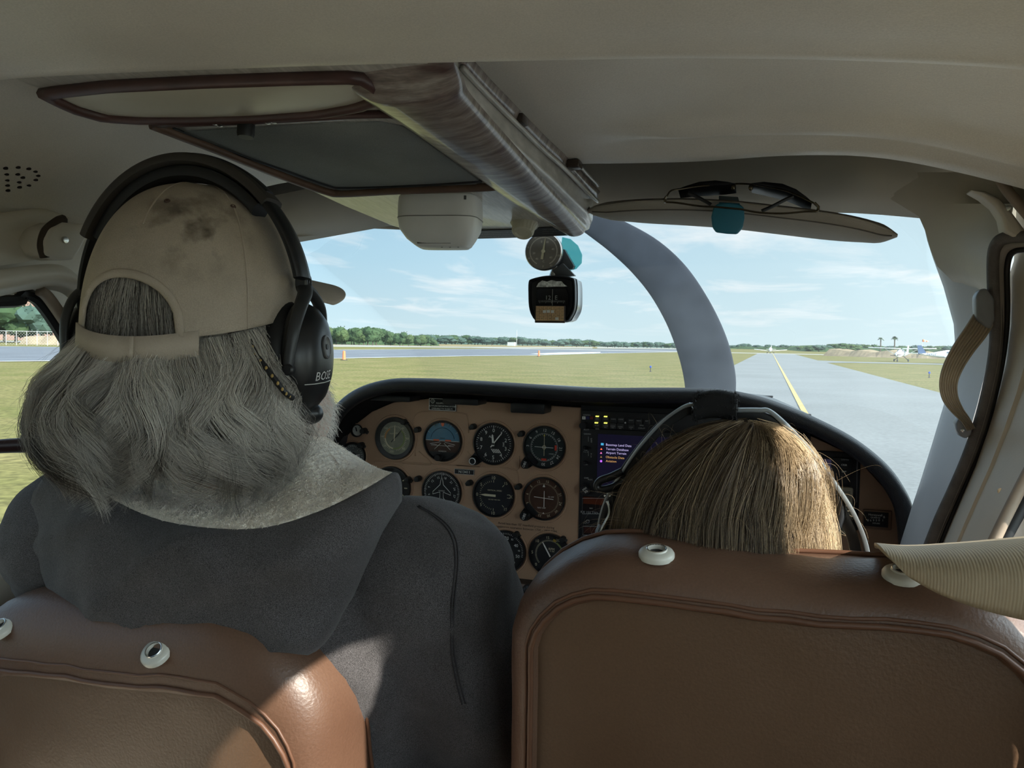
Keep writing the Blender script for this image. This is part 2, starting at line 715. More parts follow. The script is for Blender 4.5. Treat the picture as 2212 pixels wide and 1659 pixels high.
def trunk_mesh():
    b = MB()
    b.tube([V((0, 0, -0.02)), V((0.01, 0, 0.2)), V((0, 0.02, 0.5))], [0.035, 0.028, 0.02], 6)
    o = b.build('trunk', BARK)
    me = o.data
    bpy.data.objects.remove(o)
    return me


CROWNS = [[crown_mesh(s + 10 * k, 9, LEAF[k]) for s in range(4)] for k in range(3)]
TRUNK = trunk_mesh()


def tree(px, D, top_py, kind, label, group, wf=1.0, name='broadleaf_tree'):
    d = ray(px, 741)
    hl = V((d.x, d.y, 0))
    p = V((0, 0, 0)) + hl.normalized() * D
    hz = IH / 2 - 88.5 + ROLL * (px - IW / 2)
    h = 2.0 + (hz - top_py) / FPX * D * 0.97
    o = thing(name, label, 'tree', (p.x, p.y, 0), group)
    o.rotation_euler[2] = R.uniform(0, 6.28)
    w = h * wf
    o.scale = (w, w, h)
    c = bpy.data.objects.new('crown', R.choice(CROWNS[kind]))
    t = bpy.data.objects.new('trunk', TRUNK)
    for q in (c, t):
        COL.objects.link(q)
        q.parent = o
    return o


def top_line(px):
    pts = [(690, 701), (735, 705), (760, 708), (805, 703), (840, 712), (880, 719), (930, 722), (1000, 723), (1060, 727), (1120, 727), (1180, 733), (1230, 731), (1300, 736), (1400, 738), (1470, 741),
           (1590, 745), (1605, 740), (1640, 744), (1690, 744), (1730, 747), (1780, 744), (1800, 742), (1850, 742), (1900, 746), (1960, 746), (2080, 748)]
    for (a, b), (c, e) in zip(pts, pts[1:]):
        if a <= px <= c:
            return b + (e - b) * (px - a) / (c - a)
    return pts[-1][1]


for i in range(26):
    px = 690 + i * 9.6 + R.uniform(-3, 3)
    tree(px, 330 + R.uniform(-15, 60), top_line(px) + R.uniform(0, 6), R.choice((0, 1)), 'green broadleaf tree in the tall near end of the belt beyond the runway', 'tall trees beyond the runway', R.uniform(0.8, 1.2))
for i in range(66):
    px = 915 + i * 8.5 + R.uniform(-4, 4)
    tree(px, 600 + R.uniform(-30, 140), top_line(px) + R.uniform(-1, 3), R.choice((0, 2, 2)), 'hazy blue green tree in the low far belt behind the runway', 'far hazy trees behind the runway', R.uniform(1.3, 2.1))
for i in range(60):
    px = 1580 + i * 8.4 + R.uniform(-4, 4)
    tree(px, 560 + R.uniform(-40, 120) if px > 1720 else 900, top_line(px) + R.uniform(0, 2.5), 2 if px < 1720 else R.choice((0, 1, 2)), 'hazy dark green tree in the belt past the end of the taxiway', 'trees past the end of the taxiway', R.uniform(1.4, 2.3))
for i, (px, tp, k) in enumerate([(-40, 672, 0), (-12, 668, 1), (10, 669, 0), (34, 664, 0), (62, 672, 1), (88, 668, 2), (112, 664, 2), (140, 672, 2), (168, 676, 2), (195, 676, 2)]):
    tree(px, 215 + R.uniform(-5, 30), tp, k, 'bushy green tree behind the wire fence in front of the brown hangar', 'trees behind the wire fence', 1.15)

# low scrub that closes the foot of the belts
def scrub(name, pts, h, m, label, seed, depth=8):
    b = MB()
    path = resample(pts, max(30, int(sum((b_ - a_).length for a_, b_ in zip(pts, pts[1:])) / 4)))
    rows = [[], [], [], []]
    for i, p in enumerate(path):
        t = (path[min(i + 1, len(path) - 1)] - path[max(i - 1, 0)]).normalized()
        s = V((-t.y, t.x, 0))
        k = h * (0.65 + 0.5 * noise.noise(p * 0.09 + V((seed, 0, 0))) + 0.3 * noise.noise(p * 0.31))
        rows[0].append(V((p.x, p.y, 0)) + s * depth)
        rows[1].append(V((p.x, p.y, k)) + s * depth * 0.5)
        rows[2].append(V((p.x, p.y, k * 0.9)) - s * depth * 0.3)
        rows[3].append(V((p.x, p.y, 0)) - s * depth * 0.8)
    b.grid(rows)
    o = b.build(name, m, smooth=False)
    return tag(o, label, 'undergrowth', None, 'stuff')


def far(px, D):
    d = ray(px, 741)
    return V((d.x, d.y, 0)).normalized() * D


scrub('undergrowth', [far(660, 380), far(760, 385), far(860, 390), far(935, 400)], 6.0, LEAF[0], 'dark undergrowth along the foot of the tall trees', 1)
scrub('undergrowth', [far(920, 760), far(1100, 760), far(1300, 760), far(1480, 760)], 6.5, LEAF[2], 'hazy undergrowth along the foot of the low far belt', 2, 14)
scrub('undergrowth', [far(1480, 900), far(1600, 900), far(1720, 850), far(1760, 560), far(1900, 560), far(2120, 540)], 4.2, LEAF[0], 'dark undergrowth past the end of the taxiway', 3, 12)
_brush = mat('dry_brush', (0.20, 0.155, 0.105), 0.95, var=0.35, scale=0.5, spec=0.05, base2=(0.30, 0.24, 0.16))
scrub('undergrowth', [far(1800, 240), far(1850, 235), far(1900, 230), far(1990, 226), far(2090, 222)], 2.6, _brush, 'dry brown brush behind the parked aeroplanes', 4, 5)
scrub('undergrowth', [far(60, 190), far(90, 188), far(125, 186), far(180, 184)], 3.2, _brush, 'dry brown bush in front of the wire fence', 5, 3)


# two palms
def palm(px, D, top_py, label):
    hz = IH / 2 - 88.5 + ROLL * (px - IW / 2)
    h = 2.0 + (hz - top_py) / FPX * D
    p = far(px, D)
    o = thing('palm_tree', label, 'palm', (p.x, p.y, 0), 'palm trees on the skyline')
    b = MB()
    b.tube([p, p + V((0.15, 0, h * 0.5)), p + V((0.05, 0, h * 0.9))], [0.35, 0.28, 0.25], 7)
    b.build('trunk', BARK, o)
    for k in range(16):
        a = k * 2.4
        el = R.uniform(-0.5, 1.1)
        f = MB()
        L = h * 0.20
        q0 = p + V((0.05, 0, h * 0.9))
        dr = V((math.cos(a) * math.cos(el), math.sin(a) * math.cos(el), math.sin(el)))
        pts = [q0 + dr * L * t + V((0, 0, -L * 0.45 * t * t)) for t in (0, 0.3, 0.6, 0.85, 1)]
        f.tube(pts, [0.1, 0.35, 0.42, 0.25, 0.03], 4, flat=0.25)
        f.build('frond', LEAF[0], o)


palm(1902, 420, 731, 'shaggy double headed palm rising above the skyline, nearer the taxiway')
palm(1932, 420, 729, 'slender palm rising above the skyline, nearer the windsock')

# windsock
_w = far(1992, 300)
ws = thing('windsock', 'orange and white windsock on a thin mast over the trees', 'windsock', _w)
MB().tube([_w, _w + V((0, 0, 5.6))], [0.07, 0.05], 6).build('mast', mat('pole_grey', (0.5, 0.5, 0.5), 0.5), ws)
for k in range(4):
    a0, a1 = k / 4, (k + 1) / 4
    s0 = _w + V((0.1, 0, 5.3)) + CR * (2.0 * a0) + V((0, 0, -0.35 * a0))
    s1 = _w + V((0.1, 0, 5.3)) + CR * (2.0 * a1) + V((0, 0, -0.35 * a1))
    MB().tube([s0, s1], [0.42 - 0.22 * a0, 0.42 - 0.22 * a1], 10).build('sleeve_band', mat('windsock_orange', (0.75, 0.20, 0.08), 0.7) if k % 2 == 0 else mat('windsock_white', (0.85, 0.82, 0.8), 0.7), ws)

# mast on the far side
_w = far(1116, 560)
ms = thing('radio_mast', 'thin grey radio mast with a small shed among the far trees', 'mast', _w)
MB().tube([_w, _w + V((0, 0, 11))], [0.14, 0.08], 5).build('mast', MATS['pole_grey'], ms)
MB().box(_w + V((-3, -2, 1.3)), (5, 4, 2.6)).build('shed', mat('shed_grey', (0.45, 0.47, 0.47), 0.8), ms)
for k in range(5):
    MB().box(_w + V((0, 0, 2 + 2 * k)), (0.7, 0.08, 0.08)).build('rung', MATS['pole_grey'], ms)


# ---------------------------------------------------------------- aeroplanes outside
PW = mat('plane_white', (0.75, 0.77, 0.80), 0.35, var=0.04, spec=0.5)
PB = mat('plane_blue', (0.05, 0.09, 0.18), 0.35, var=0.1)
PK = mat('plane_dark', (0.03, 0.03, 0.035), 0.4)


def aircraft(o, p, yaw, high, tailmat, stripe=None):
    """o: thing at p; nose along +x of the local frame turned by yaw"""
    c, s = math.cos(yaw), math.sin(yaw)

    def T(x, y, z):
        return p + V((c * x - s * y, s * x + c * y, z))
    b = MB()
    st = [(3.0, 0.30, 1.15), (2.4, 0.50, 1.2), (1.4, 0.55, 1.25), (0.8, 0.62, 1.45), (-0.4, 0.62, 1.5), (-1.2, 0.55, 1.4), (-2.6, 0.30, 1.35), (-4.2, 0.12, 1.4)]
    rows = []
    for x, r_, z in st:
        rows.append([T(x, r_ * math.cos(a) * 0.9, z + r_ * math.sin(a)) for a in [2 * math.pi * k / 12 for k in range(12)]])
    b.grid(rows, closed_u=True)
    b.add([T(3.0, 0.27 * math.cos(a), 1.15 + 0.3 * math.sin(a)) for a in [2 * math.pi * k / 12 for k in range(12)]], [tuple(range(12))])
    b.build('fuselage', PW, o)
    zw = 2.15 if high else 0.85
    for sd in (-1, 1):
        w = MB()
        dz = 0.12 if high else 0.45
        w.prism([T(0.7, 0.3 * sd, zw), T(0.45, 5.3 * sd, zw + dz), T(-0.55, 5.3 * sd, zw + dz), T(-0.8, 0.3 * sd, zw)], (0, 0, 0.16))
        w.build('wing', PW, o, bevel=0.04)
        t = MB()
        t.prism([T(-3.6, 0.05 * sd, 1.45), T(-3.8, 1.6 * sd, 1.45), T(-4.3, 1.6 * sd, 1.45), T(-4.4, 0.05 * sd, 1.45)], (0, 0, 0.08))
        t.build('tailplane', PW, o)
        if high:
            MB().tube([T(0.2, 0.5 * sd, 0.95), T(0.1, 2.6 * sd, 2.17)], 0.05, 6).build('strut', PW, o)
        g = MB()
        g.tube([T(-0.1, 0.4 * sd, 0.9), T(-0.1, 1.1 * sd, 0.25)], 0.05, 6)
        g.build('gear_leg', PK, o)
        MB().lathe([(0.0, -0.08), (0.2, -0.08), (0.24, 0), (0.2, 0.08), (0.0, 0.08)], T(-0.1, 1.12 * sd, 0.24), T(0, 1, 0) - T(0, 0, 0), 12).build('wheel', PK, o)
    f = MB()
    f.prism([T(-3.2, -0.04, 1.4), T(-4.1, -0.04, 2.8), T(-4.7, -0.04, 2.8), T(-4.5, -0.04, 1.35)], (T(0, 0.08, 0) - T(0, 0, 0)))
    f.build('fin', tailmat, o)
    MB().tube([T(2.3, 0, 0.9), T(2.35, 0, 0.25)], 0.05, 6).build('gear_leg', PK, o)
    MB().lathe([(0.0, -0.08), (0.18, -0.08), (0.2, 0), (0.18, 0.08), (0.0, 0.08)], T(2.35, 0, 0.2), T(0, 1, 0) - T(0, 0, 0), 12).build('wheel', PK, o)
    MB().grid([[T(1.15, y, 1.72), T(0.62, y * 0.8, 2.06)] for y in (-0.5, -0.2, 0.2, 0.5)]).build('windscreen', mat('plane_glass', (0.05, 0.07, 0.09), 0.1, spec=0.8), o)
    MB().lathe([(0.0, 0.35), (0.1, 0.22), (0.17, 0.0)], T(3.0, 0, 1.15), T(1, 0, 0) - T(0, 0, 0), 12).build('spinner', PW, o)
    MB().tube([T(3.1, -0.95, 1.05), T(3.1, 0, 1.15), T(3.1, 0.95, 1.25)], [0.04, 0.08, 0.04], 6).build('propeller', PK, o)
    for sd in (-1, 1):
        MB().add([T(0.4, 0.60 * sd, 1.62), T(-0.6, 0.60 * sd, 1.62), T(-0.5, 0.52 * sd, 1.88), T(0.35, 0.52 * sd, 1.88)], [(0, 1, 2, 3)]).build('side_window', MATS['plane_glass'], o)


_p = far(1665, 285)
aircraft(thing('light_aircraft', 'white low-wing aeroplane seen head-on at the far end of the taxiway', 'aeroplane', _p), _p, math.radians(-93), False, PW)
_p = far(1948, 152)
aircraft(thing('light_aircraft', 'white high-wing aeroplane with wing struts parked beside the dry brush', 'aeroplane', _p), _p, math.radians(-112), True, PW)
_p = far(2052, 143)
_q = thing('light_aircraft', 'white aeroplane with a dark blue tail fin, half hidden by the cabin door post', 'aeroplane', _p)
aircraft(_q, _p, math.radians(5), False, PB)
_b = MB()
_b.text('N9071X', 0.62, _p + V((-2.2, -0.56, 1.45)), (math.cos(math.radians(5)), math.sin(math.radians(5)), 0), (0, 0, 1))
_b.build('lettering', PB, _q)

# taxiway edge lights and markers
for i, (px, py, lab) in enumerate([(1405, 803, 'small blue taxiway light in the grass beside the propeller blade'), (2007, 816, 'small blue taxiway light in the grass near the ribbed strap')]):
    q = gp(px, py)
    t = thing('edge_light', lab, 'light', q)
    MB().lathe([(0.0, 0.0), (0.09, 0.0), (0.09, 0.03), (0.03, 0.05), (0.03, 0.30)], q, ZA, 10).build('stake', PK, t)
    MB().lathe([(0.03, 0.30), (0.075, 0.31), (0.075, 0.42), (0.0, 0.47)], q, ZA, 10).build('lens', mat('blue_lens', (0.03, 0.07, 0.35), 0.2), t)
for i, (px, py, lab) in enumerate([(743, 778, 'orange marker post on the runway edge beside the headset'), (137, 748, 'orange marker post beyond the runway seen through the side window'), (1164, 770, 'orange marker post on the runway edge below the compass')]):
    q = gp(px, py)
    t = thing('marker_post', lab, 'marker', q)
    MB().lathe([(0.0, 0.0), (0.35, 0.0), (0.35, 0.06), (0.0, 0.06)], q, ZA, 10).build('foot', PK, t)
    MB().lathe([(0.0, 0.06), (0.17, 0.06), (0.13, 0.9), (0.0, 0.95)], q, ZA, 10).build('post', MATS['windsock_orange'], t)

# hangar behind the trees on the left
_a, _c = far(-160, 330), far(104, 300)
hg = thing('hangar', 'long brown clad hangar with a pale roof edge behind the trees', 'building', (_a + _c) / 2)
_hd = (_c - _a).normalized()
_hn = V((-_hd.y, _hd.x, 0))
_L = (_c - _a).length
MB().prism([_a, _c, _c + _hn * 30, _a + _hn * 30], (0, 0, 14.2)).build('body', mat('hangar_body', (0.20, 0.12, 0.09), 0.9), hg, smooth=False)
for k in range(9):
    x0 = _L * k / 9
    MB().prism([_a + _hd * (x0 + 0.12) - _hn * 0.15, _a + _hd * (x0 + _L / 9 - 0.12) - _hn * 0.15, _a + _hd * (x0 + _L / 9 - 0.12), _a + _hd * (x0 + 0.12)], (0, 0, 13.4)).build('panel', mat('hangar_clad', (0.34, 0.21, 0.165), 0.85, scale=0.3), hg, smooth=False)
MB().prism([_a - _hd * 0.8 - _hn * 0.8 + V((0, 0, 13.6)), _c + _hd * 0.8 - _hn * 0.8 + V((0, 0, 13.6)), _c + _hd * 0.8 + _hn * 31 + V((0, 0, 13.6)), _a - _hd * 0.8 + _hn * 31 + V((0, 0, 13.6))], (0, 0, 0.9)).build('roof', mat('hangar_roof', (0.35, 0.40, 0.48), 0.6), hg, smooth=False)

# chain-link fence on the left
_fa, _fb = far(-120, 178), far(260, 160)
fe = thing('wire_fence', 'long chain-link fence on thin grey posts beyond the runway', 'fence', _fa)
FM = mat('fence_grey', (0.5, 0.51, 0.5), 0.6)
_n = 17
for k in range(_n + 1):
    q = _fa.lerp(_fb, k / _n)
    MB().tube([q, q + V((0, 0, 2.6))], 0.045, 6).build('post', FM, fe)
MB().tube([_fa + V((0, 0, 2.55)), _fb + V((0, 0, 2.55))], 0.04, 6).build('top_rail', FM, fe)
_b = MB()
_nn = int((_fb - _fa).length / 0.55)
_fd = (_fb - _fa).normalized()
for k in range(_nn):
    q = _fa + _fd * (0.55 * k)
    for dx in (1, -1):
        e = q + _fd * (2.5 * dx)
        _b.add([q - _fd * 0.012, q + _fd * 0.012, e + _fd * 0.012 + V((0, 0, 2.5)), e - _fd * 0.012 + V((0, 0, 2.5))], [(0, 1, 2, 3)])
_b.build('netting', FM, fe, smooth=False)

# ================================================================ CABIN SHELL
XL, XR, XC = -0.90, 0.28, -0.32
LINER = mat('headliner', (0.60, 0.55, 0.475), 0.40, var=0.06, scale=7, bump=0.10, bscale=420, spec=0.5, fine=0.06, fscale=700)
TRIMT = mat('trim_tan', (0.60, 0.545, 0.455), 0.5, var=0.05, scale=9, bump=0.08, bscale=300, spec=0.4)
TRIMG = mat('trim_grey', (0.56, 0.55, 0.55), 0.5, var=0.04, scale=9, bump=0.05, bscale=300, spec=0.4)
SEAL = mat('door_seal', (0.13, 0.115, 0.105), 0.7, var=0.2, scale=60, bump=0.3, bscale=500)
BLACKP = mat('black_padding', (0.012, 0.0125, 0.015), 0.42, var=0.15, scale=80, bump=0.25, bscale=700, spec=0.5)
BLACK = mat('black_plastic', (0.012, 0.012, 0.013), 0.45, var=0.1, scale=50, spec=0.4)
CARPET = mat('carpet', (0.09, 0.065, 0.045), 0.95, var=0.3, scale=200, spec=0.05)

# lip of the rear headliner, read off the photo at the height of the liner
lip_px = [(-260, 206), (0, 186), (60, 180), (300, 168), (500, 161), (760, 153), (1000, 147), (1250, 142), (1450, 139), (1700, 141), (1900, 147), (2050, 154), (2212, 166), (2420, 190)]


def lip_z(px):
    return 2.215 - 0.045 * max(0.0, (px - 1400) / 1000.0) ** 2 - (0.02 if px < 0 else 0)


LIP = resample(spline([pZ(a, b, lip_z(a)) for a, b in lip_px], 6), 70)
rows = []
_lp = [(-1.9, 0.03), (-1.2, 0.034), (-0.7, 0.032), (-0.40, 0.026), (-0.25, 0.018), (-0.15, 0.010), (-0.09, 0.004), (-0.06, 0.0012)]
_lp += [(-0.018 + 0.028 * math.sin(math.radians(a)), 0.028 - 0.028 * math.cos(math.radians(a))) for a in range(-20, 91, 8)] + [(0.011, 0.07)]
for dy, dz in _lp:
    rows.append([p + V((0, dy, dz)) for p in LIP])
b = MB()
b.grid(rows)
tag(b.build('ceiling', LINER, sharp=180), 'smooth beige headliner over the rear seats with a soft front lip', 'ceiling', None, 'structure')

# forward headliner
def liner_z(x, y):
    a = max(0.0, (abs(x - XC) - 0.28) / 0.30)
    return 2.256 - (0.062 if x > XC else 0.10) * a * a - 0.034 * ((y - 0.55) / 0.42) ** 2 + 0.004 * noise.noise(V((x * 6, y * 5, 0)))


rows = []
NY, NX = 30, 60
for j in range(NY + 1):
    t = j / NY
    row = []
    for i in range(NX + 1):
        x = -0.93 + (XR + 0.02 + 0.93) * i / NX
        yend = 0.975 + (0.04 * noise.noise(V((x * 4, 0, 1)))) * 0.4 - 0.02 * max(0, (x - 0.05) / 0.2)
        y = 0.50 + (yend - 0.50) * t
        z = liner_z(x, y)
        # soft cross ridge ahead of the rear edge
        if x > XC + 0.12:
            k = min(1, (x - XC - 0.12) / 0.1)
            z -= 0.010 * k * math.exp(-((y - 0.885 + 0.02 * x) / 0.018) ** 2)
            z += 0.008 * k * math.exp(-((y - 0.925) / 0.02) ** 2)
        row.append(V((x, y, z)))
    rows.append(row)
last = rows[-1]
rows.append([p + V((0, 0.006, 0.004)) for p in last])
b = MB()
b.grid([[p + V((0, 0.006, 0.003)) for p in last], [p + V((0, 0.004, 0.06)) for p in last], [V((p.x, 1.22, p.z + 0.07)) for p in last]])  # dark colour painted in for the shade inside this cavity
tag(b.build('trim_16', mat('cavity_shade', (0.045, 0.038, 0.032), 0.95), sharp=60), 'gap between headliner and windshield header with its shade painted dark', 'trim', None, 'structure')
b = MB()
b.grid(rows)
tag(b.build('ceiling', LINER, sharp=60), 'beige front headliner with soft moulded ridges above the windshield', 'ceiling', None, 'structure')

# header over the windshield
hb = [(-0.95, 2.12), (-0.8, 2.165), (-0.6, 2.192), (-0.3, 2.197), (0.0, 2.195), (0.12, 2.188), (0.2, 2.178), (0.3, 2.16)]
rows = [[], [], [], [], []]
for x, z in [(p.x, p.y) for p in resample([V((a, c, 0)) for a, c in hb], 40)]:
    rows[0].append(V((x, 1.165, z + 0.075)))
    rows[1].append(V((x, 1.160, z + 0.046 - 0.004 * math.sin(x * 14))))
    rows[2].append(V((x, 1.178, z + 0.022)))
    rows[3].append(V((x, 1.212, z)))
    rows[4].append(V((x, 1.235, z + 0.012)))
b = MB()
b.grid(rows)
tag(b.build('trim_1', TRIMT, sharp=180), 'beige header panel along the top of the windshield', 'trim', None, 'structure')

# windshield pane
WG = glass_mat('windshield_glass', (0.645, 0.67, 0.672), 0.03, haze=0.035, hscale=2.2)  # tint added to dim the outdoors against the cabin
rows = []
for j in range(13):
    t = j / 12
    row = []
    for i in range(25):
        s = i / 24
        x = -0.95 + 1.32 * s
        e = abs(s - 0.5) * 2
        base = V((x, 2.0 - 0.50 * e ** 3, 1.80 - 0.24 * e ** 4))
        top = V((XC + (x - XC) * 0.97, 1.222, 2.207 - 0.06 * e ** 3))
        p = base.lerp(top, t)
        p.z += 0.035 * math.sin(math.pi * t)
        row.append(p)
    rows.append(row)
b = MB()
b.grid(rows)
tag(b.build('window_1', WG, sharp=180), 'curved windshield, tinted to dim the outdoors, with a film of dust', 'window', None, 'structure')

# ---------------------------------------------------------------- floor, walls
b = MB()
b.box((XC, 0.2, 1.03), (1.24, 3.6, 0.04))
tag(b.build('floor', CARPET), 'dark brown carpeted cabin floor', 'floor', None, 'structure')
b = MB()
b.box((XC, -0.98, 1.62), (1.24, 0.03, 1.24))  # unseen wall added to cut light from behind
tag(b.build('wall_rear', CARPET), 'unseen dark rear bulkhead added to cut light from behind', 'wall', None, 'structure')
b = MB()
b.box((XC, 1.99, 1.36), (1.16, 0.03, 0.66))
b.box((XC, 1.99, 1.74), (0.74, 0.03, 0.20))
tag(b.build('wall_front', BLACK), 'black firewall below the windshield', 'wall', None, 'structure')


def plate_hole(b, outer, inner, off):
    """annulus between two loops of equal count and its thickness"""
    n = len(outer)
    for i in range(n):
        j = (i + 1) % n
        b.add([outer[i], outer[j], inner[j], inner[i]], [(0, 1, 2, 3)])
        b.add([inner[i], inner[j], inner[j] + off, inner[i] + off], [(0, 1, 2, 3)])


def wall_with_windows(name, x, off, holes, y0, y1, z0, z1, m, label):
    """a side wall cut into cells, each with one rounded window"""
    b = MB()
    for (ya, yb, hole) in holes:
        hole = resample(hole, 48, True)
        c = sum(hole, V((0, 0, 0))) / len(hole)
        outer = []
        for p in hole:
            d = V((0, p.y - c.y, p.z - c.z))
            ts = []
            if d.y > 1e-6:
                ts.append((yb - c.y) / d.y)
            if d.y < -1e-6:
                ts.append((ya - c.y) / d.y)
            if d.z > 1e-6:
                ts.append((z1 - c.z) / d.z)
            if d.z < -1e-6:
                ts.append((z0 - c.z) / d.z)
            t = min(q for q in ts if q > 0)
            outer.append(V((x, c.y + d.y * t, c.z + d.z * t)))
        plate_hole(b, outer, hole, V((off, 0, 0)))
    return tag(b.build(name, m, sharp=30), label, 'wall', None, 'structure')


# left wall: pilot's side window and a rear window
_lw = [pX(a, c, XL) for a, c in [(0, 642), (35, 634), (70, 631), (98, 640), (120, 662), (148, 700), (178, 748), (230, 835), (262, 910), (262, 990), (225, 1060)]]
_lh = _lw + [V((XL, 0.55, 1.665)), V((XL, 0.30, 1.66)), V((XL, 0.16, 1.69)), V((XL, 0.12, 1.78)), V((XL, 0.14, 1.98)), V((XL, 0.22, 2.075)), V((XL, 0.45, 2.10))]
_lh = spline(_lh, 4, True)


def rrect(x, y0, y1, z0, z1, r=0.07):
    pts = []
    for cy, cz, a0 in ((y1 - r, z1 - r, 0), (y0 + r, z1 - r, 90), (y0 + r, z0 + r, 180), (y1 - r, z0 + r, 270)):
        for k in range(7):
            a = math.radians(a0 + 15 * k)
            pts.append(V((x, cy + r * math.cos(a), cz + r * math.sin(a))))
    return pts


wall_with_windows('wall_left', XL, -0.035, [(0.02, 1.22, _lh), (-0.98, 0.02, rrect(XL, -0.75, -0.45, 1.70, 2.08))], -1.75, 1.22, 1.0, 2.24, TRIMT, 'beige left cabin side with the pilot window')
wall_with_windows('wall_right', XR, 0.035, [(0.50, 1.12, [V((XR, 0.97, 1.70)), V((XR, 0.93, 1.80)), V((XR, 0.86, 1.93)), V((XR, 0.78, 2.05)), V((XR, 0.72, 2.10)), V((XR, 0.66, 2.11)), V((XR, 0.61, 2.08)), V((XR, 0.60, 2.0)), V((XR, 0.60, 1.80)), V((XR, 0.62, 1.70)), V((XR, 0.7, 1.66)), V((XR, 0.9, 1.66))]),
                                            (0.26, 0.50, rrect(XR, 0.30, 0.45, 1.66, 2.12, 0.05)), (-0.98, 0.26, rrect(XR, -0.60, 0.20, 1.66, 2.12))], -1.75, 1.1, 1.0, 2.24, TRIMT, 'beige right cabin side with the door window and an unseen slot shaped for the sun patch')  # unseen slot window and post, shaped to place the sun patch
SG = glass_mat('side_glass', (0.96, 0.985, 0.98), 0.04, haze=0.05, hscale=5)
b = MB()
_c = sum(_lh, V((0, 0, 0))) / len(_lh)
b.add([p + V((-0.03, 0, 0)) for p in _lh], [tuple(range(len(_lh)))])
tag(b.build('window_2', glass_mat('tinted_side_glass', (0.645, 0.67, 0.672), 0.04, haze=0.03, hscale=5), smooth=False), 'pilot side window pane', 'window', None, 'structure')  # same added tint, dims the view outside
b = MB()
b.add([V((XR + 0.03, y, z)) for y, z in ((0.58, 1.65), (0.98, 1.65), (0.95, 1.79), (0.76, 2.1), (0.58, 2.12))], [tuple(range(5))])
tag(b.build('window_4', SG, smooth=False), 'pane of the rear right window', 'window', None, 'structure')
b = MB()
b.add([V((XR + 0.03, y, z)) for y, z in ((-0.62, 1.64), (0.47, 1.64), (0.47, 2.14), (-0.62, 2.14))], [(0, 1, 2, 3)])
tag(b.build('window_3', SG, smooth=False), 'pane of the right door window', 'window', None, 'structure')

# window frame mouldings, left: inner seal and the wide rounded reveal
tr = MB()
fr = [pX(a, c, XL + 0.012) for a, c in [(0, 652), (60, 636), (82, 640), (100, 655), (128, 694), (160, 748), (206, 830), (240, 900)]]
tr.tube(spline([V((XL, 0.12, fr[0].z - 0.01)), V((XL, 0.4, fr[0].z - 0.005))] + [p + V((-0.010, 0, 0)) for p in fr], 5), 0.008, 8)
tag(tr.build('trim_2', BLACK), 'black rubber seal around the pilot side window', 'trim', None, 'structure')
tr = MB()
tr.tube(spline([pX(a, c, XL + 0.018) for a, c in [(86, 628), (102, 640), (128, 676), (160, 725), (182, 762), (225, 850)]], 5), 0.0075, 8)
tag(tr.build('trim_3', mat('trim_brown', (0.26, 0.20, 0.15), 0.5), sharp=180), 'brown inner moulding beside the pilot window seal', 'trim', None, 'structure')

# pale reveal arch above the left window (door frame)
rows = []
o1 = spline([pX(a, c, XL + 0.06) for a, c in [(-160, 612), (0, 598), (60, 588), (125, 583), (160, 592), (185, 618), (198, 660), (204, 720), (212, 800)]], 5)
o2 = spline([pX(a, c, XL + 0.015) for a, c in [(-160, 668), (0, 640), (50, 628), (95, 625), (135, 634), (160, 660), (182, 700), (198, 745), (220, 820)]], 5)
o1 = [V((o1[0].x, 0.10 + 0.1 * k, o1[0].z)) for k in range(4)] + o1
o2 = [V((o2[0].x, 0.10 + 0.1 * k, o2[0].z)) for k in range(4)] + o2
o0 = [p + V((-0.015, 0.006, 0.008)) for p in o1]
om = [p.lerp(q, 0.35) + V((0.012, 0, -0.004)) for p, q in zip(o1, o2)]
b = MB()
b.grid([o0, o1, om, [p.lerp(q, 0.7) + V((0.006, 0, 0)) for p, q in zip(o1, o2)], o2])
tag(b.build('trim_4', TRIMT, sharp=180), 'beige arched moulding over the pilot side window', 'trim', None, 'structure')
# upper side panel between arch and headliner with its rounded hinge cover
b = MB()
u1 = spline([pX(a, c, XL + 0.05) for a, c in [(-160, 520), (0, 486), (70, 472), (128, 466), (150, 470)]], 5)
u2 = spline([pX(a, c, XL + 0.055) for a, c in [(-160, 600), (0, 574), (40, 568), (85, 560), (110, 553)]], 5)
u1 = [V((u1[0].x, 0.06 + 0.1 * k, u1[0].z)) for k in range(4)] + u1
u2 = [V((u2[0].x, 0.06 + 0.1 * k, u2[0].z)) for k in range(4)] + u2
um = [p.lerp(q, 0.5) + V((-0.012, 0, 0)) for p, q in zip(u1, u2)]
b.grid([[p + V((-0.03, 0, 0.01)) for p in u1], u1, [p.lerp(q, 0.2) + V((-0.008, 0, 0)) for p, q in zip(u1, u2)], um, u2, [p + V((-0.03, 0, 0)) for p in u2]])
tag(b.build('trim_5', TRIMT, sharp=180), 'beige recessed panel above the pilot window arch', 'trim', None, 'structure')
b = MB()
hc = [(103, 552), (100, 520), (112, 494), (140, 480), (175, 483), (205, 490), (188, 515), (172, 545), (160, 562), (130, 560)]
b.prism([pX(a, c, XL + 0.085) for a, c in hc], (-0.05, 0, 0))
o = tag(b.build('trim_6', TRIMT, bevel=0.004, sharp=180), 'rounded beige corner cover with a screw above the pilot window', 'trim', None, 'structure')
q = pX(143, 518, XL + 0.088)
MB().lathe([(0.0, 0.0025), (0.0040, 0.0018), (0.0045, -0.004)], q - XA * 0.002, XA, 14).build('screw', mat('bright_metal', (0.6, 0.6, 0.58), 0.25, 1.0, var=0.05), o)
b = MB()
b.tube(spline([pX(a, c, XL + 0.075) for a, c in [(98, 556), (92, 530), (100, 500), (122, 480), (138, 474)]], 6), 0.006, 8)  # dark strip painted where the gap is only shaded
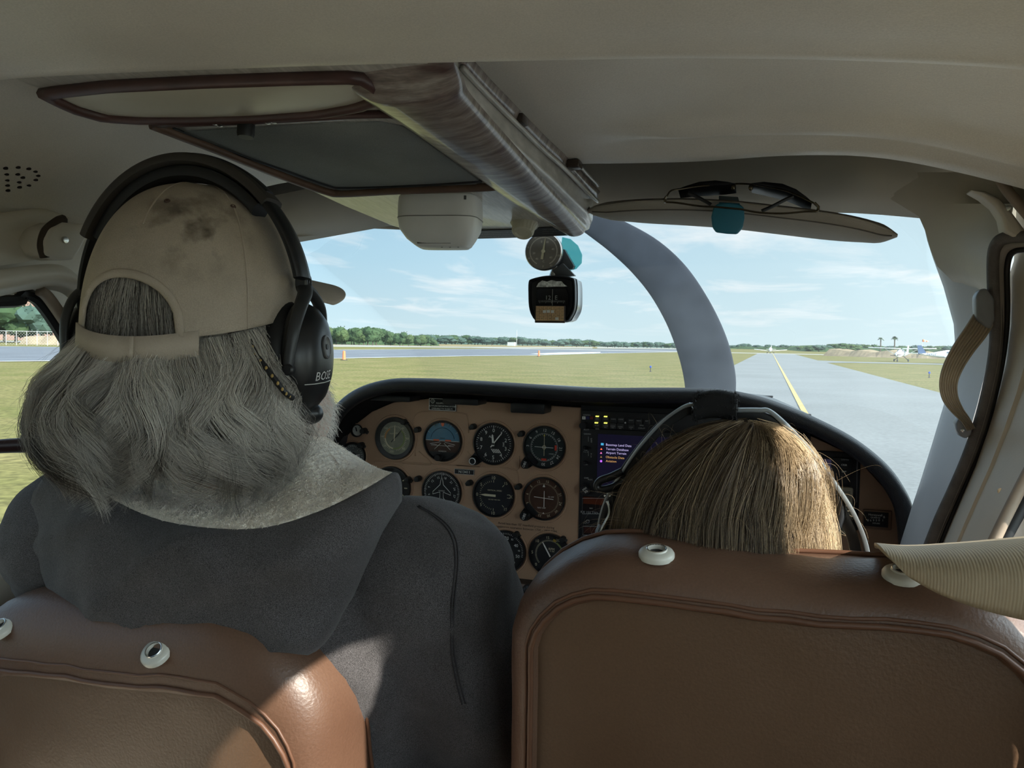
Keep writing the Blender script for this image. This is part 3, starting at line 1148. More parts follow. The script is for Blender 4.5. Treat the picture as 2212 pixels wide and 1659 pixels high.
tag(b.build('trim_7', mat('trim_gap_shade', (0.05, 0.035, 0.025), 0.8), sharp=180), 'dark curved strip painted for the shaded gap beside the corner cover', 'trim', None, 'structure')
# lower cabin sides ahead of the doors
b = MB()
b.add([V((XL, 1.2, 1.0)), V((XL, 1.99, 1.0)), V((XL + 0.06, 1.99, 1.72)), V((XL, 1.5, 1.68)), V((XL, 1.2, 1.68))], [(0, 1, 2, 3, 4)])
tag(b.build('wall_left', TRIMT, smooth=False), 'beige lower cabin side beside the pilot footwell', 'wall', None, 'structure')
b = MB()
b.add([V((XR, 1.05, 1.0)), V((XR, 1.99, 1.0)), V((XR - 0.06, 1.99, 1.66)), V((XR, 1.5, 1.62)), V((XR, 1.05, 1.62))], [(0, 1, 2, 3, 4)])
tag(b.build('wall_right', TRIMT, smooth=False), 'beige lower cabin side beside the passenger footwell', 'wall', None, 'structure')
# speaker holes in the liner on the left
sp = thing('ceiling_speaker', 'cluster of small round speaker holes in the headliner above the pilot window', 'speaker', pX(40, 385, -0.83))
HOLE = mat('hole_dark', (0.02, 0.012, 0.01), 0.9)
hol = [(12, 363), (14, 376), (15, 389), (16, 400), (17, 411), (39, 361), (38, 376), (41, 393), (42, 404), (62, 400), (62, 364), (76, 370), (82, 379), (77, 388), (49, 383)]
bvh_liner = None


def liner_hit(px, py):
    d = ray(px, py)
    t = 0.3
    for k in range(1500):
        p = CAM + d * t
        if p.z >= liner_z(p.x, p.y):
            return p
        t += 0.001
    return CAM + d * t


for a, c in hol:
    p = liner_hit(a, c)
    nrm = V((0.25, -0.1, -0.95)).normalized()
    MB().lathe([(0.0, 0.0012), (0.0026, 0.0010), (0.0027, -0.002)], p, nrm, 12).build('hole', HOLE, sp)

# ---------------------------------------------------------------- right post and door edge
Lp = [(455, 1988, 1.205), (472, 1992, 1.215), (520, 2003, 1.225), (560, 2016, 1.235), (620, 2038, 1.25), (700, 2060, 1.265), (760, 2064, 1.275), (820, 2055, 1.285), (870, 2040, 1.295), (960, 2013, 1.305), (1040, 1988, 1.315), (1100, 1968, 1.32), (1170, 1946, 1.325), (1260, 1922, 1.33)]
Rp = [(455, 2168), (472, 2163), (520, 2152), (560, 2148), (620, 2148), (700, 2150), (760, 2146), (820, 2134), (870, 2122), (960, 2096), (1040, 2064), (1100, 2040), (1170, 2012), (1260, 1985)]
rows = []
for (y, xl, yl), (_, xr) in zip(Lp, Rp):
    yr = 1.10 + 0.05 * (y - 455) / 800
    row = [pY(xl - 0, y, yl + 0.05) + V((0.02, 0, 0)), pY(xl, y, yl)]
    for t, bulge in ((0.08, -0.012), (0.22, -0.018), (0.45, -0.012), (0.7, -0.006), (0.88, 0.0), (1.0, 0.02)):
        kx = t
        yy = yl + (yr - yl) * t + bulge
        row.append(pY(xl + (xr - xl) * kx, y, yy))
    rows.append(row)
b = MB()
b.grid(rows)
tag(b.build('trim_9', TRIMG, sharp=50), 'pale grey windshield post cover beside the door', 'trim', None, 'structure')
# upper tan cover on the same post
rows = []
for y, x0, x1 in [(372, 1880, 2300), (388, 1880, 2290), (410, 1890, 2280), (440, 1940, 2190), (468, 1985, 2185), (500, 1999, 2170), (540, 2010, 2150), (575, 2024, 2146), (610, 2060, 2146), (640, 2115, 2146), (652, 2140, 2146)]:
    row = []
    for t in (0.0, 0.05, 0.2, 0.45, 0.7, 0.9, 1.0):
        yy = 1.188 + (1.075 - 1.188) * t + 0.01 * math.sin(math.pi * t) + 0.02 * max(0, y - 388) / 260 * (1 - t) - 0.006
        row.append(pY(x0 + (x1 - x0) * t, y, yy))
    rows.append(row)
b = MB()
b.grid(rows)
tag(b.build('trim_10', TRIMT, sharp=50), 'beige upper cover where windshield post meets the header', 'trim', None, 'structure')
# hinge cover on the corner
b = MB()
hc2 = [(2095, 408), (2130, 412), (2160, 428), (2185, 455), (2212, 492), (2240, 520), (2190, 512), (2172, 500), (2166, 470), (2150, 445), (2125, 425)]
b.prism([pY(a, c, 1.035) for a, c in hc2], (0, 0.03, 0))
o = tag(b.build('trim_11', TRIMT, bevel=0.004, sharp=180), 'rounded beige corner cover with a screw above the door', 'trim', None, 'structure')
q = pY(2178, 450, 1.036)
MB().lathe([(0.0, 0.002), (0.0030, 0.0014), (0.0034, -0.004)], q, V((-0.5, -0.8, 0)), 14).build('screw', MATS['bright_metal'], o)
b = MB()
b.tube(spline([pY(a, c, 1.02) for a, c in [(2160, 385), (2175, 410), (2200, 440), (2230, 475)]], 5), 0.006, 8)
tag(b.build('trim_12', MATS['trim_brown'], sharp=180), 'brown curved joint between headliner and door', 'trim', None, 'structure')

# door seals
s1 = [(2330, 520), (2250, 512), (2205, 512), (2172, 514), (2155, 526), (2147, 552), (2147, 620), (2152, 700), (2150, 760), (2138, 830), (2118, 910), (2092, 985), (2062, 1055), (2032, 1120), (2010, 1175), (1985, 1240)]
s2 = [(2330, 545), (2250, 540), (2212, 540), (2192, 543), (2180, 556), (2175, 590), (2176, 650), (2174, 710), (2165, 780), (2150, 850), (2128, 930), (2102, 1005), (2075, 1070), (2050, 1130), (2032, 1175), (2010, 1240)]
ys = [1.0, 1.03, 1.05, 1.06, 1.07, 1.08, 1.085, 1.085, 1.085, 1.09, 1.095, 1.10, 1.105, 1.11, 1.115, 1.12]
b = MB()
b.tube(spline([pY(a, c, y - 0.01) for (a, c), y in zip(s1, ys)], 5), 0.0075, 10)
tag(b.build('trim_13', SEAL, sharp=180), 'dark ribbed rubber seal around the door opening', 'trim', None, 'structure')
b = MB()
b.grid([spline([pY(a, c, y + 0.01) for (a, c), y in zip(s1, ys)], 5), spline([pY((a + e) / 2, (c + g) / 2, y - 0.018) for (a, c), (e, g), y in zip(s1, s2, ys)], 5), spline([pY(e, g, y + 0.005) for (e, g), y in zip(s2, ys)], 5)])
tag(b.build('trim_14', mat('trim_taupe', (0.30, 0.265, 0.23), 0.55, var=0.08, scale=20), sharp=180), 'taupe rounded moulding inside the door seal', 'trim', None, 'structure')
b = MB()
b.tube(spline([pY(a, c, y - 0.004) for (a, c), y in zip(s2, ys)], 5), 0.0035, 8)
tag(b.build('trim_15', BLACK, sharp=180), 'thin black gap around the door', 'trim', None, 'structure')

# door inner frame
DL = [(545, 2196), (600, 2178), (700, 2177), (780, 2168), (850, 2153), (930, 2130), (1005, 2105), (1070, 2078), (1130, 2053), (1175, 2035), (1240, 2012)]
DR = [(545, 2440), (600, 2420), (700, 2380), (780, 2345), (850, 2310), (930, 2270), (1005, 2230), (1070, 2196), (1130, 2166), (1175, 2144), (1240, 2110)]
rows = []
for (y, xl), (_, xr) in zip(DL, DR):
    row = []
    for t, bulge in ((0, 0.02), (0.04, 0.0), (0.2, -0.008), (0.27, -0.006), (0.34, 0.004), (0.6, 0.0), (0.9, 0.0), (1.0, 0.0)):
        row.append(pY(xl + (xr - xl) * t, y, 1.09 + (0.93 - 1.09) * t + bulge))
    rows.append(row)
b = MB()
b.grid(rows)
door = tag(b.build('door_1', TRIMT, sharp=35), 'beige inner frame of the cabin door', 'door', None, 'structure')
b = MB()
b.tube(spline([pY(a, c, 0.925) for a, c in [(2110, 1240), (2144, 1175), (2166, 1130), (2196, 1070), (2230, 1005), (2300, 880)]], 5), 0.006, 8)
b.build('window_moulding', MATS['trim_brown'], door, sharp=180)
b = MB()
b.tube(spline([pY(a, c, 0.93) for a, c in [(2128, 1240), (2160, 1180), (2184, 1135), (2212, 1085), (2250, 1010), (2320, 890)]], 5), 0.007, 8)
b.build('window_seal', BLACK, door, sharp=180)
q = pY(2163, 1061, 0.985)
MB().lathe([(0.0, 0.002), (0.0035, 0.0015), (0.004, -0.004)], q, V((-0.6, -0.8, 0)), 12).build('screw', MATS['bright_metal'], door)

# unseen outer roof skin, added to stop light leaking into the cabin
b = MB()
pr_ = [(-1.0, 2.17), (-0.98, 2.26), (-0.88, 2.33), (-0.6, 2.37), (XC, 2.38), (0.0, 2.37), (0.24, 2.33), (0.345, 2.26), (0.365, 2.175)]
b.grid([[V((x, y, z)) for x, z in pr_] for y in (-1.1, -0.2, 0.6, 1.26)])
b.grid([[V((x, 1.26, z)) for x, z in pr_], [V((XC + (x - XC) * 0.98, 1.26, min(z, 2.24))) for x, z in pr_]])
tag(b.build('roof', mat('skin_white', (0.6, 0.6, 0.58), 0.4), sharp=60), 'unseen white outer roof skin added over the cabin against light leaks', 'roof', None, 'structure')

# ================================================================ INSTRUMENT PANEL
PYL = 1.45
TAN = mat('panel_tan', (0.42, 0.265, 0.17), 0.5, var=0.07, scale=14, bump=0.12, bscale=500, spec=0.35, fine=0.05, fscale=800)
tan_px = [(716, 1420), (716, 1080), (722, 1000), (740, 955), (770, 915), (803, 889), (850, 869), (930, 861), (1100, 871), (1245, 880), (1500, 888), (1640, 906), (1760, 945), (1850, 988), (1915, 1060), (1948, 1130), (1958, 1200), (1958, 1420)]
pan_pts = [pY(a, c, PYL) for a, c in tan_px]
panel = thing('instrument_panel', 'tan moulded instrument panel under a black padded glareshield', 'panel', pY(1300, 1420, PYL))
b = MB()
b.prism(pan_pts, (0, 0.02, 0))
b.build('board', TAN, panel, bevel=0.002)

rim_px = [(676, 1420), (680, 1100), (688, 985), (700, 925), (724, 880), (768, 846), (830, 827), (900, 824), (1000, 826), (1150, 831), (1300, 838), (1450, 842), (1560, 847), (1640, 862), (1710, 886), (1790, 922), (1860, 962), (1920, 1012), (1955, 1060), (1974, 1108), (1982, 1200), (1985, 1420)]
RY = 1.36
RIM = spline([pY(a, c, RY) for a, c in rim_px], 5)
cen = V((XC, RY, 1.75))
rr = 0.0135
def inward(p, k):
    d = V((cen.x - p.x, 0, cen.z - p.z))
    return d.normalized() * k
# rolled edge
rimc = [p + inward(p, rr) for p in RIM]
b = MB()
b.tube(rimc, rr, 14, hint=YA)
b.build('padded_rim', BLACKP, panel, sharp=180)
# underside of the hood back to the board, and the top forward to the windshield
pin = [p - inward(p, 0.0008) for p in resample([pY(a, c, PYL) + V((0, 0.012, 0)) for a, c in tan_px], 200)]
under0 = resample([p + inward(p, rr * 1.9) for p in RIM], 120)
under1 = resample(pin, 120)
b = MB()
b.grid([under0, [p.lerp(q, 0.5) + V((0, 0, 0.004)) for p, q in zip(under0, under1)], under1, [p + V((0, 0.02, 0)) + inward(p, 0.03) for p in under1]])
b.build('hood_lining', mat('hood_black', (0.006, 0.006, 0.007), 0.8, spec=0.2), panel, sharp=180)
top0 = resample([p + inward(p, rr * 0.15) for p in RIM if p.z > 1.5], 90)
top1 = []
for p in top0:
    s = (p.x - XC) / 0.62
    e = min(1, abs(s))
    top1.append(V((XC + (p.x - XC) * 0.96, 1.36 + 0.58 * (1 - e ** 3), min(p.z - 0.004, 1.905) - 0.02 * (1 - e))))
b = MB()
b.grid([top0, [p.lerp(q, 0.33) + V((0, 0, 0.0045)) for p, q in zip(top0, top1)], [p.lerp(q, 0.66) + V((0, 0, 0.003)) for p, q in zip(top0, top1)], top1])
b.build('glareshield_top', mat('glareshield_vinyl', (0.02, 0.021, 0.025), 0.32, var=0.15, scale=40, bump=0.2, bscale=500, spec=0.6), panel, sharp=180)
# defroster slot and screws on top
q0, q1 = pY(1120, 832, 1.62), pY(1500, 842, 1.62)
zz = 1.934
b = MB()
b.box(V((-0.22, 1.66, 1.9035)), (0.46, 0.022, 0.003))
b.build('defroster_slot', BLACK, panel, bevel=0.002)

# small lamps under the hood lip
for (px, py, w, h) in [(852, 859, 104, 13), (1004, 866, 84, 14), (1147, 880, 76, 22)]:
    c = pY(px, py, PYL - 0.03)
    s = (PYL / FPX) * 1.03
    MB().box(c, (w * s, 0.05, h * s)).build('hood_lamp', BLACK, panel, bevel=0.003)

# raised mouldings on the board
def rim_path(pts, y):
    return [pY(a, c, y) for a, c in pts]


def moulding(pts, closed=False, r=0.0013):
    b = MB()
    b.tube(spline(rim_path(pts, PYL - 0.0002), 5, closed), r, 6, closed=closed)
    b.build('moulding', TAN, panel, sharp=180)


moulding([(897, 985), (893, 940), (893, 905), (900, 894), (915, 889), (960, 889), (1000, 893), (1010, 900), (1012, 935)])
moulding([(802, 1030), (800, 1008), (808, 999), (822, 996), (950, 1003), (1040, 1008), (1080, 1008), (1108, 1012), (1118, 1022), (1120, 1045)])
moulding([(870, 1000), (930, 1003), (905, 975)])
moulding([(985, 1005), (1040, 1006), (1010, 975)])
moulding([(1080, 1009), (1118, 1014), (1122, 985)])
moulding([(975, 1118), (990, 1116), (1000, 1112), (1003, 1100)])

# fixed black radio bay in the middle and right
def board_box(name, px0, py0, px1, py1, depth, m, parent, bev=0.0015, y=PYL):
    """box whose face covers the pixel rectangle, standing proud of the board by depth"""
    yf = y - depth
    a, c, e, g = pY(px0, py0, yf), pY(px1, py0, yf), pY(px1, py1, yf), pY(px0, py1, yf)
    x0, x1 = (a.x + g.x) / 2, (c.x + e.x) / 2
    z1, z0 = (a.z + c.z) / 2, (g.z + e.z) / 2
    return MB().box(((x0 + x1) / 2, yf + (depth + 0.01) / 2, (z0 + z1) / 2), (x1 - x0, depth + 0.01, z1 - z0)).build(name, m, parent, bevel=bev)


board_box('radio_bay', 1250, 884, 1745, 1330, 0.003, mat('bay_black', (0.010, 0.010, 0.012), 0.55), panel)

GK = mat('gauge_black', (0.010, 0.010, 0.011), 0.35, var=0.1, spec=0.45)
GF = mat('gauge_face_black', (0.012, 0.0125, 0.014), 0.6, var=0.1)
GW = mat('gauge_white', (0.80, 0.80, 0.76), 0.6, var=0.03)
GC = mat('gauge_cream', (0.66, 0.60, 0.42), 0.6, var=0.03)
GG = mat('gauge_glass', (0.5, 0.5, 0.5), 0.05)
GPANE = glass_mat('gauge_pane', (0.99, 0.99, 0.99), 0.012)
XD, ZD = V((1, 0, 0)), V((0, 0, 1))


class Gauge:
    def __init__(self, px, py, rpx, label, face=None, tilt=0.0, rim=0.86, name='gauge', cat='gauge', sink=True):
        self.c = pY(px, py, PYL)
        dep = (self.c - CAM).dot(CF)
        self.r = rpx * dep / FPX
        self.t = thing(name, label, cat, self.c)
        self.rim = rim
        r = self.r
        y0 = self.c.y
        c = self.c
        # flared tan recess ring on the board
        MB().lathe([(r * 1.13, -0.0005), (r * 1.10, 0.0022), (r * 1.03, 0.0012), (r * 1.0, -0.002)], c, -YA, 40).build('recess_ring', TAN, self.t, sharp=180)
        # bezel
        MB().lathe([(r, -0.004), (r, 0.004), (r * 0.985, 0.0055), (r * 0.95, 0.0058), (r * rim, 0.001)], c, -YA, 40).build('bezel', GK, self.t, sharp=50)
        MB().lathe([(0.0, 0.0012), (r * (rim + 0.02), 0.0010)], c, -YA, 40).build('dial', face or GF, self.t)
        self.y = c.y - 0.0016

    def at(self, ang, k):
        """clock angle in degrees from top, clockwise; k in radii of the gauge"""
        a = math.radians(ang)
        return V((self.c.x + math.sin(a) * k * self.r, self.y, self.c.z + math.cos(a) * k * self.r))

    def ticks(self, angs, k0, k1, w, m, name='dial_marking'):
        b = MB()
        for an in angs:
            a = math.radians(an)
            s = V((math.cos(a), 0, -math.sin(a))) * (w * self.r / 2)
            p0, p1 = self.at(an, k0), self.at(an, k1)
            b.add([p0 - s, p0 + s, p1 + s, p1 - s], [(0, 1, 2, 3)])
        return b.build(name, m, self.t, smooth=False, weld=False)

    def arc(self, a0, a1, k0, k1, m, n=24, name='arc_marking'):
        b = MB()
        b.grid([[self.at(a0 + (a1 - a0) * i / n, k0) + V((0, -0.0001, 0)) for i in range(n + 1)], [self.at(a0 + (a1 - a0) * i / n, k1) + V((0, -0.0001, 0)) for i in range(n + 1)]])
        return b.build(name, m, self.t, smooth=False)

    def words(self, items, m, name='lettering'):
        """items: (string, angle, k, size in radii, turn in degrees)"""
        b = MB()
        for s, an, k, sz, turn in items:
            a = math.radians(turn)
            b.text(s, sz * self.r, self.at(an, k) + V((0, -0.0002, 0)), (math.cos(a), 0, -math.sin(a)), (math.sin(a), 0, math.cos(a)))
        return b.build(name, m, self.t, smooth=False, weld=False)

    def poly(self, pts, m, name, dy=0.0006, th=0.0006):
        b = MB()
        b.prism([V((self.c.x + x * self.r, self.y - dy, self.c.z + z * self.r)) for x, z in pts], (0, th, 0))
        return b.build(name, m, self.t, smooth=False)

    def line(self, pts, w, m, name='marking_line', closed=False):
        b = MB()
        b.tube([V((self.c.x + x * self.r, self.y - 0.0004, self.c.z + z * self.r)) for x, z in pts], w * self.r, 4, closed=closed, hint=YA)
        return b.build(name, m, self.t, smooth=False)

    def needle(self, ang, k0, k1, w, m, taper=0.35, name='needle'):
        a = math.radians(ang)
        d, s = V((math.sin(a), 0, math.cos(a))), V((math.cos(a), 0, -math.sin(a)))
        r = self.r
        o = V((self.c.x, self.y - 0.0022, self.c.z))
        kk = k0 + (k1 - k0) * 0.72
        b = MB()
        b.prism([o + d * (k0 * r) - s * (w * r / 2), o + d * (k0 * r) + s * (w * r / 2), o + d * (kk * r) + s * (w * r / 2), o + d * (k1 * r) + s * (w * r * taper / 2), o + d * (k1 * r) - s * (w * r * taper / 2), o + d * (kk * r) - s * (w * r / 2)], (0, 0.0006, 0))
        return b.build(name, m, self.t, smooth=False)

    def hub(self, k, m, h=0.0035):
        MB().lathe([(k * self.r, -0.001), (k * self.r, h * 0.7), (k * self.r * 0.7, h), (0, h)], V((self.c.x, self.y, self.c.z)), -YA, 16).build('hub', m, self.t)

    def pane(self):
        MB().lathe([(0.0, 0.0044), (self.r * 0.94, 0.0044)], self.c, -YA, 32).build('pane', GPANE, self.t, smooth=False)

    def knob(self, px, py, rpx, m=None, ring=False, text=None, ear=True):
        c = pY(px, py, PYL)
        dep = (c - CAM).dot(CF)
        r = rpx * dep / FPX
        if ear:
            d = (self.c - c).normalized()
            s = V((-d.z, 0, d.x))
            b = MB()
            b.prism([c - s * r * 1.15 - YA * 0.004, c + s * r * 1.15 - YA * 0.004, c + d * r * 2.2 + s * r * 1.5 - YA * 0.004, c + d * r * 2.2 - s * r * 1.5 - YA * 0.004], (0, 0.006, 0))
            b.lathe([(r * 1.15, 0.0), (r * 1.15, 0.004), (0, 0.004)], c, -YA, 20)
            b.build('bezel_ear', GK, self.t)
        prof = [(r, 0.003), (r * 0.98, 0.014), (r * 0.85, 0.016), (0.0, 0.016)]
        k = MB().lathe(prof, c, -YA, 14).build('knob', m or GK, self.t, sharp=30)
        if ring:
            q = c - YA * 0.0165
            MB().tube(arc_pts(q, r * 0.72, 0, 2 * math.pi * 23 / 24, 23, XD, ZD), r * 0.09, 6, closed=True, hint=YA).build('ring', GW, k, sharp=180)
        if text:
            b = MB()
            b.text(text, r * 0.75, c - YA * 0.0163, V((0.35, 0, 0.9)), V((-0.9, 0, 0.35)))
            b.build('lettering', GW, k, smooth=False, weld=False)


def rng(a, b_, st):
    out = []
    x = a
    while x <= b_ + 1e-6:
        out.append(x)
        x += st
    return out


# -- suction gauge
g = Gauge(772, 930, 14, 'tiny round suction gauge high in the corner of the panel', face=mat('face_silver', (0.55, 0.55, 0.50), 0.4), name='suction_gauge', rim=0.8)
g.needle(-15, -0.1, 0.6, 0.18, GK); g.ticks(rng(-120, 120, 40), 0.55, 0.7, 0.05, GK); g.pane()
# -- clock like gauge with centre knob
g = Gauge(763.5, 984.5, 30, 'grey dial with a black centre knob at the panel edge beside the fleece hood', face=mat('face_grey', (0.16, 0.175, 0.17), 0.5, var=0.2, scale=60), name='selector_gauge', rim=0.84)
g.ticks(rng(-150, 150, 12), 0.66, 0.76, 0.03, GW)
g.needle(78, 0.15, 0.62, 0.06, GW); g.hub(0.26, GK, 0.010); g.needle(225, 0.2, 0.7, 0.03, GW)
g.words([(s, a, 0.55, 0.13, 0) for s, a in (('1', -120), ('2', -80), ('3', -40), ('4', 0), ('5', 40), ('6', 110))], GW)
g.pane()
# -- airspeed
g = Gauge(853.6, 946.5, 46, 'airspeed indicator with olive dial and ring of orange and green arcs', face=mat('face_olive', (0.20, 0.205, 0.155), 0.45, var=0.25, scale=40), name='airspeed_indicator', rim=0.78)
g.ticks(rng(-150, 170, 8), 0.52, 0.60, 0.02, GC)
g.arc(40, 190, 0.46, 0.52, mat('arc_green', (0.20, 0.26, 0.08), 0.6)); g.arc(190, 268, 0.46, 0.52, GC); g.arc(268, 330, 0.46, 0.53, mat('arc_orange', (0.55, 0.26, 0.08), 0.6))
g.words([('40', 40, 0.64, 0.14, 0), ('60', 88, 0.65, 0.15, 0), ('80', 135, 0.65, 0.15, 0), ('100', 193, 0.65, 0.15, 0), ('120', 235, 0.65, 0.14, 0), ('140', 275, 0.65, 0.13, 0), ('160', 315, 0.65, 0.13, 0), ('MPH', 20, 0.25, 0.11, 0), ('KNOTS', 328, 0.25, 0.08, 0)], GC)
g.words([(s, a, 0.885, 0.10, a) for s, a in zip(('2', '4', '6', '8', '10', '12', '14', '16'), range(-40, 41, 11))], GW)
g.needle(2, -0.12, 0.62, 0.055, GC); g.needle(42, -0.25, 0.55, 0.035, GK); g.pane()
# -- attitude
BLU = mat('horizon_blue', (0.085, 0.20, 0.30), 0.55, var=0.06)
BRN = mat('horizon_brown', (0.055, 0.026, 0.017), 0.6, var=0.1)
ORG_ = mat('marker_orange', (0.75, 0.16, 0.07), 0.55)
g = Gauge(956.6, 952.4, 44.5, 'attitude indicator with blue sky half, brown ground half and orange bars', face=BRN, name='attitude_indicator', rim=0.9)
n = 30
g.poly([(math.cos(math.pi * i / n) * 0.885, 0.02 + math.sin(math.pi * i / n) * 0.865) for i in range(n + 1)], BLU, 'sky_half', 0.0, 0.0002)
g.line([(-0.88, 0.02), (0.88, 0.0)], 0.014, GW, 'horizon_line')
g.line([(math.cos(math.radians(a)) * 0.62, 0.02 + math.sin(math.radians(a)) * 0.62) for a in range(10, 171, 8)], 0.012, mat('horizon_navy', (0.03, 0.07, 0.12), 0.6), 'bank_arc')
g.ticks([-60, -30, -20, -10, 10, 20, 30, 60], 0.76, 0.9, 0.03, GW)
g.poly([(-0.09, 0.88), (0.09, 0.88), (0.07, 0.76), (0, 0.70), (-0.07, 0.76)], ORG_, 'bank_pointer')
for s in (-1, 1):
    g.poly([(s * 0.16, 0.005), (s * 0.46, 0.005), (s * 0.46, 0.075), (s * 0.16, 0.075)], ORG_, 'wing_bar', 0.002)
    g.line([(s * 0.08, -0.1), (s * 0.42, -0.42)], 0.012, GW)
    g.line([(s * 0.12, -0.05), (s * 0.66, -0.16), (s * 0.30, -0.20)], 0.010, GW)
g.line([(-0.6, -0.22), (0.6, -0.24)], 0.008, GW)
g.line([(-0.12, 0.13), (0.12, 0.13)], 0.01, GK)
g.words([('HORIZON', 180, 0.50, 0.09, 0)], GW)
g.poly([(math.cos(math.radians(a)) * 0.9, math.sin(math.radians(a)) * 0.9) for a in range(215, 326, 6)], GK, 'lower_mask', 0.001)
g.pane()
g.knob(951, 987, 7.5, ring=False, ear=False)
# -- altimeter
g = Gauge(1066.5, 958.7, 45.8, 'black altimeter with white numerals and a striped flag', name='altimeter', rim=0.92)
g.ticks(rng(0, 357, 7.2), 0.80, 0.87, 0.018, GW); g.ticks(rng(0, 330, 36), 0.76, 0.87, 0.03, GW)
g.words([(str(k), 36 * k, 0.64, 0.25, 0) for k in range(10)] + [('ALT', -18, 0.36, 0.15, 0), ('2992', 90, 0.50, 0.11, 90)], GW)
for k in range(5):
    x = -0.12 + k * 0.085
    g.poly([(x, -0.24), (x + 0.04, -0.24), (x + 0.17, -0.42), (x + 0.13, -0.42)], GW, 'stripe')
g.needle(38, -0.2, 0.72, 0.05, GW); g.needle(-6, -0.1, 0.45, 0.09, GW); g.hub(0.06, GK)
g.pane(); g.knob(1026.6, 994, 9.5, ring=True)
# -- first VOR
CARD = lambda names, off: [(s, (i * 30 - off), 0) for i, s in enumerate(names)]
g = Gauge(1176, 966, 46.8, 'upper course deviation indicator with crossed needles and two small red flags', face=mat('face_teal', (0.016, 0.026, 0.026), 0.4, var=0.4, scale=30), name='course_indicator', rim=0.93)
g.ticks(rng(0, 355, 5), 0.60, 0.66, 0.014, GW); g.ticks(rng(0, 350, 10), 0.57, 0.66, 0.018, GW)
g.words([(s, i * 30 - 118, 0.79, 0.19, i * 30 - 118) for i, s in enumerate(('0', '3', '6', '9', '12', '15', '18', '21', '24', '27', '30', '33'))], GW)
g.line([(-0.46, 0.01), (0.44, -0.01)], 0.012, GW, 'needle'); g.line([(0.0, 0.52), (0.0, -0.40)], 0.012, GC, 'needle')
g.ticks([], 0, 0, 0, GW) if False else None
g.line([(0.08 * math.cos(2 * math.pi * k / 16), 0.08 * math.sin(2 * math.pi * k / 16)) for k in range(16)], 0.012, GC, 'centre_ring', True)
g.poly([(-0.045, 0.52), (0.045, 0.52), (0, 0.62)], mat('needle_yellow', (0.65, 0.55, 0.12), 0.6), 'course_pointer')
RED = mat('flag_red', (0.62, 0.06, 0.03), 0.5)
g.poly([(0.50, -0.12), (0.60, -0.12), (0.60, 0.12), (0.50, 0.12)], RED, 'warning_flag'); g.poly([(-0.12, -0.62), (0.12, -0.62), (0.12, -0.52), (-0.12, -0.52)], RED, 'warning_flag')
g.words([('GS', 90, 0.55, 0.07, 90), ('NAV', 180, 0.57, 0.07, 0), ('COURSE', 130, 0.45, 0.06, 0)], GW)
g.pane(); g.knob(1138, 1000.7, 10, text='OBS')
# -- turn coordinator, mostly behind the hood
g = Gauge(846, 1052, 45, 'turn coordinator half hidden behind the hood tip', name='turn_coordinator', rim=0.92)
g.line([(-0.55, 0.02), (0.55, -0.02)], 0.025, GC, 'needle'); g.ticks([60, 90, 120, 240, 270, 300], 0.68, 0.84, 0.05, GC)
g.words([('2 MIN', 180, 0.35, 0.12, 0), ('TURN COORDINATOR', 180, 0.55, 0.075, 0), ('L', 240, 0.7, 0.16, 0), ('R', 120, 0.7, 0.16, 0)], GC); g.pane()
# -- heading indicator
g = Gauge(954.8, 1061.7, 45.3, 'heading indicator with a white outlined aeroplane in the middle', name='heading_indicator', rim=0.95)
g.ticks(rng(0, 355, 5), 0.82, 0.91, 0.022, GW); g.ticks(rng(5, 355, 30), 0.79, 0.91, 0.03, GW)
g.words([(s, i * 30 - 165, 0.68, 0.155, i * 30 - 165) for i, s in enumerate(('0', '3', '6', '9', '12', '15', '18', '21', '24', '27', '30', '33'))], GW)
half = [(0.0, 0.70), (0.06, 0.50), (0.085, 0.33), (0.45, -0.02), (0.46, -0.14), (0.085, -0.02), (0.09, -0.30), (0.22, -0.44), (0.20, -0.55), (0.05, -0.46), (0.0, -0.50)]
g.line(half + [(-x, z) for x, z in half[::-1][1:-1]], 0.013, GW, 'aeroplane_outline', True)
g.line([(0, 0.70), (0, 0.95)], 0.008, GW)
g.words([('HORIZON', 0, 0.04, 0.07, 0)], GW)
g.pane()
# -- vertical speed
g = Gauge(1066.5, 1069.9, 46.8, 'vertical speed indicator with a broad cream needle at zero', name='vertical_speed_indicator', rim=0.92, face=mat('face_navy', (0.012, 0.0135, 0.018), 0.6))
g.ticks(rng(-90, -10, 8), 0.62, 0.69, 0.016, GC); g.ticks(rng(-170, -98, 8), 0.62, 0.69, 0.016, GC); g.ticks([0, 45, 135, 180], 0.60, 0.72, 0.022, GC); g.ticks([84, 96], 0.66, 0.80, 0.02, GC)
g.words([('0', -90, 0.80, 0.22, 0), ('5', -52, 0.77, 0.20, 0), ('5', -128, 0.77, 0.20, 0), ('10', 0, 0.82, 0.21, 0), ('10', 180, 0.82, 0.21, 0), ('15', 45, 0.85, 0.19, 0), ('15', 135, 0.85, 0.19, 0), ('20', 90, 0.86, 0.19, 0), ('VERTICAL SPEED', 12, 0.24, 0.095, 0), ('100 FEET PER MIN', 168, 0.20, 0.075, 0)], GC)
g.needle(-89, -0.12, 0.60, 0.10, GC, 0.2); g.pane()
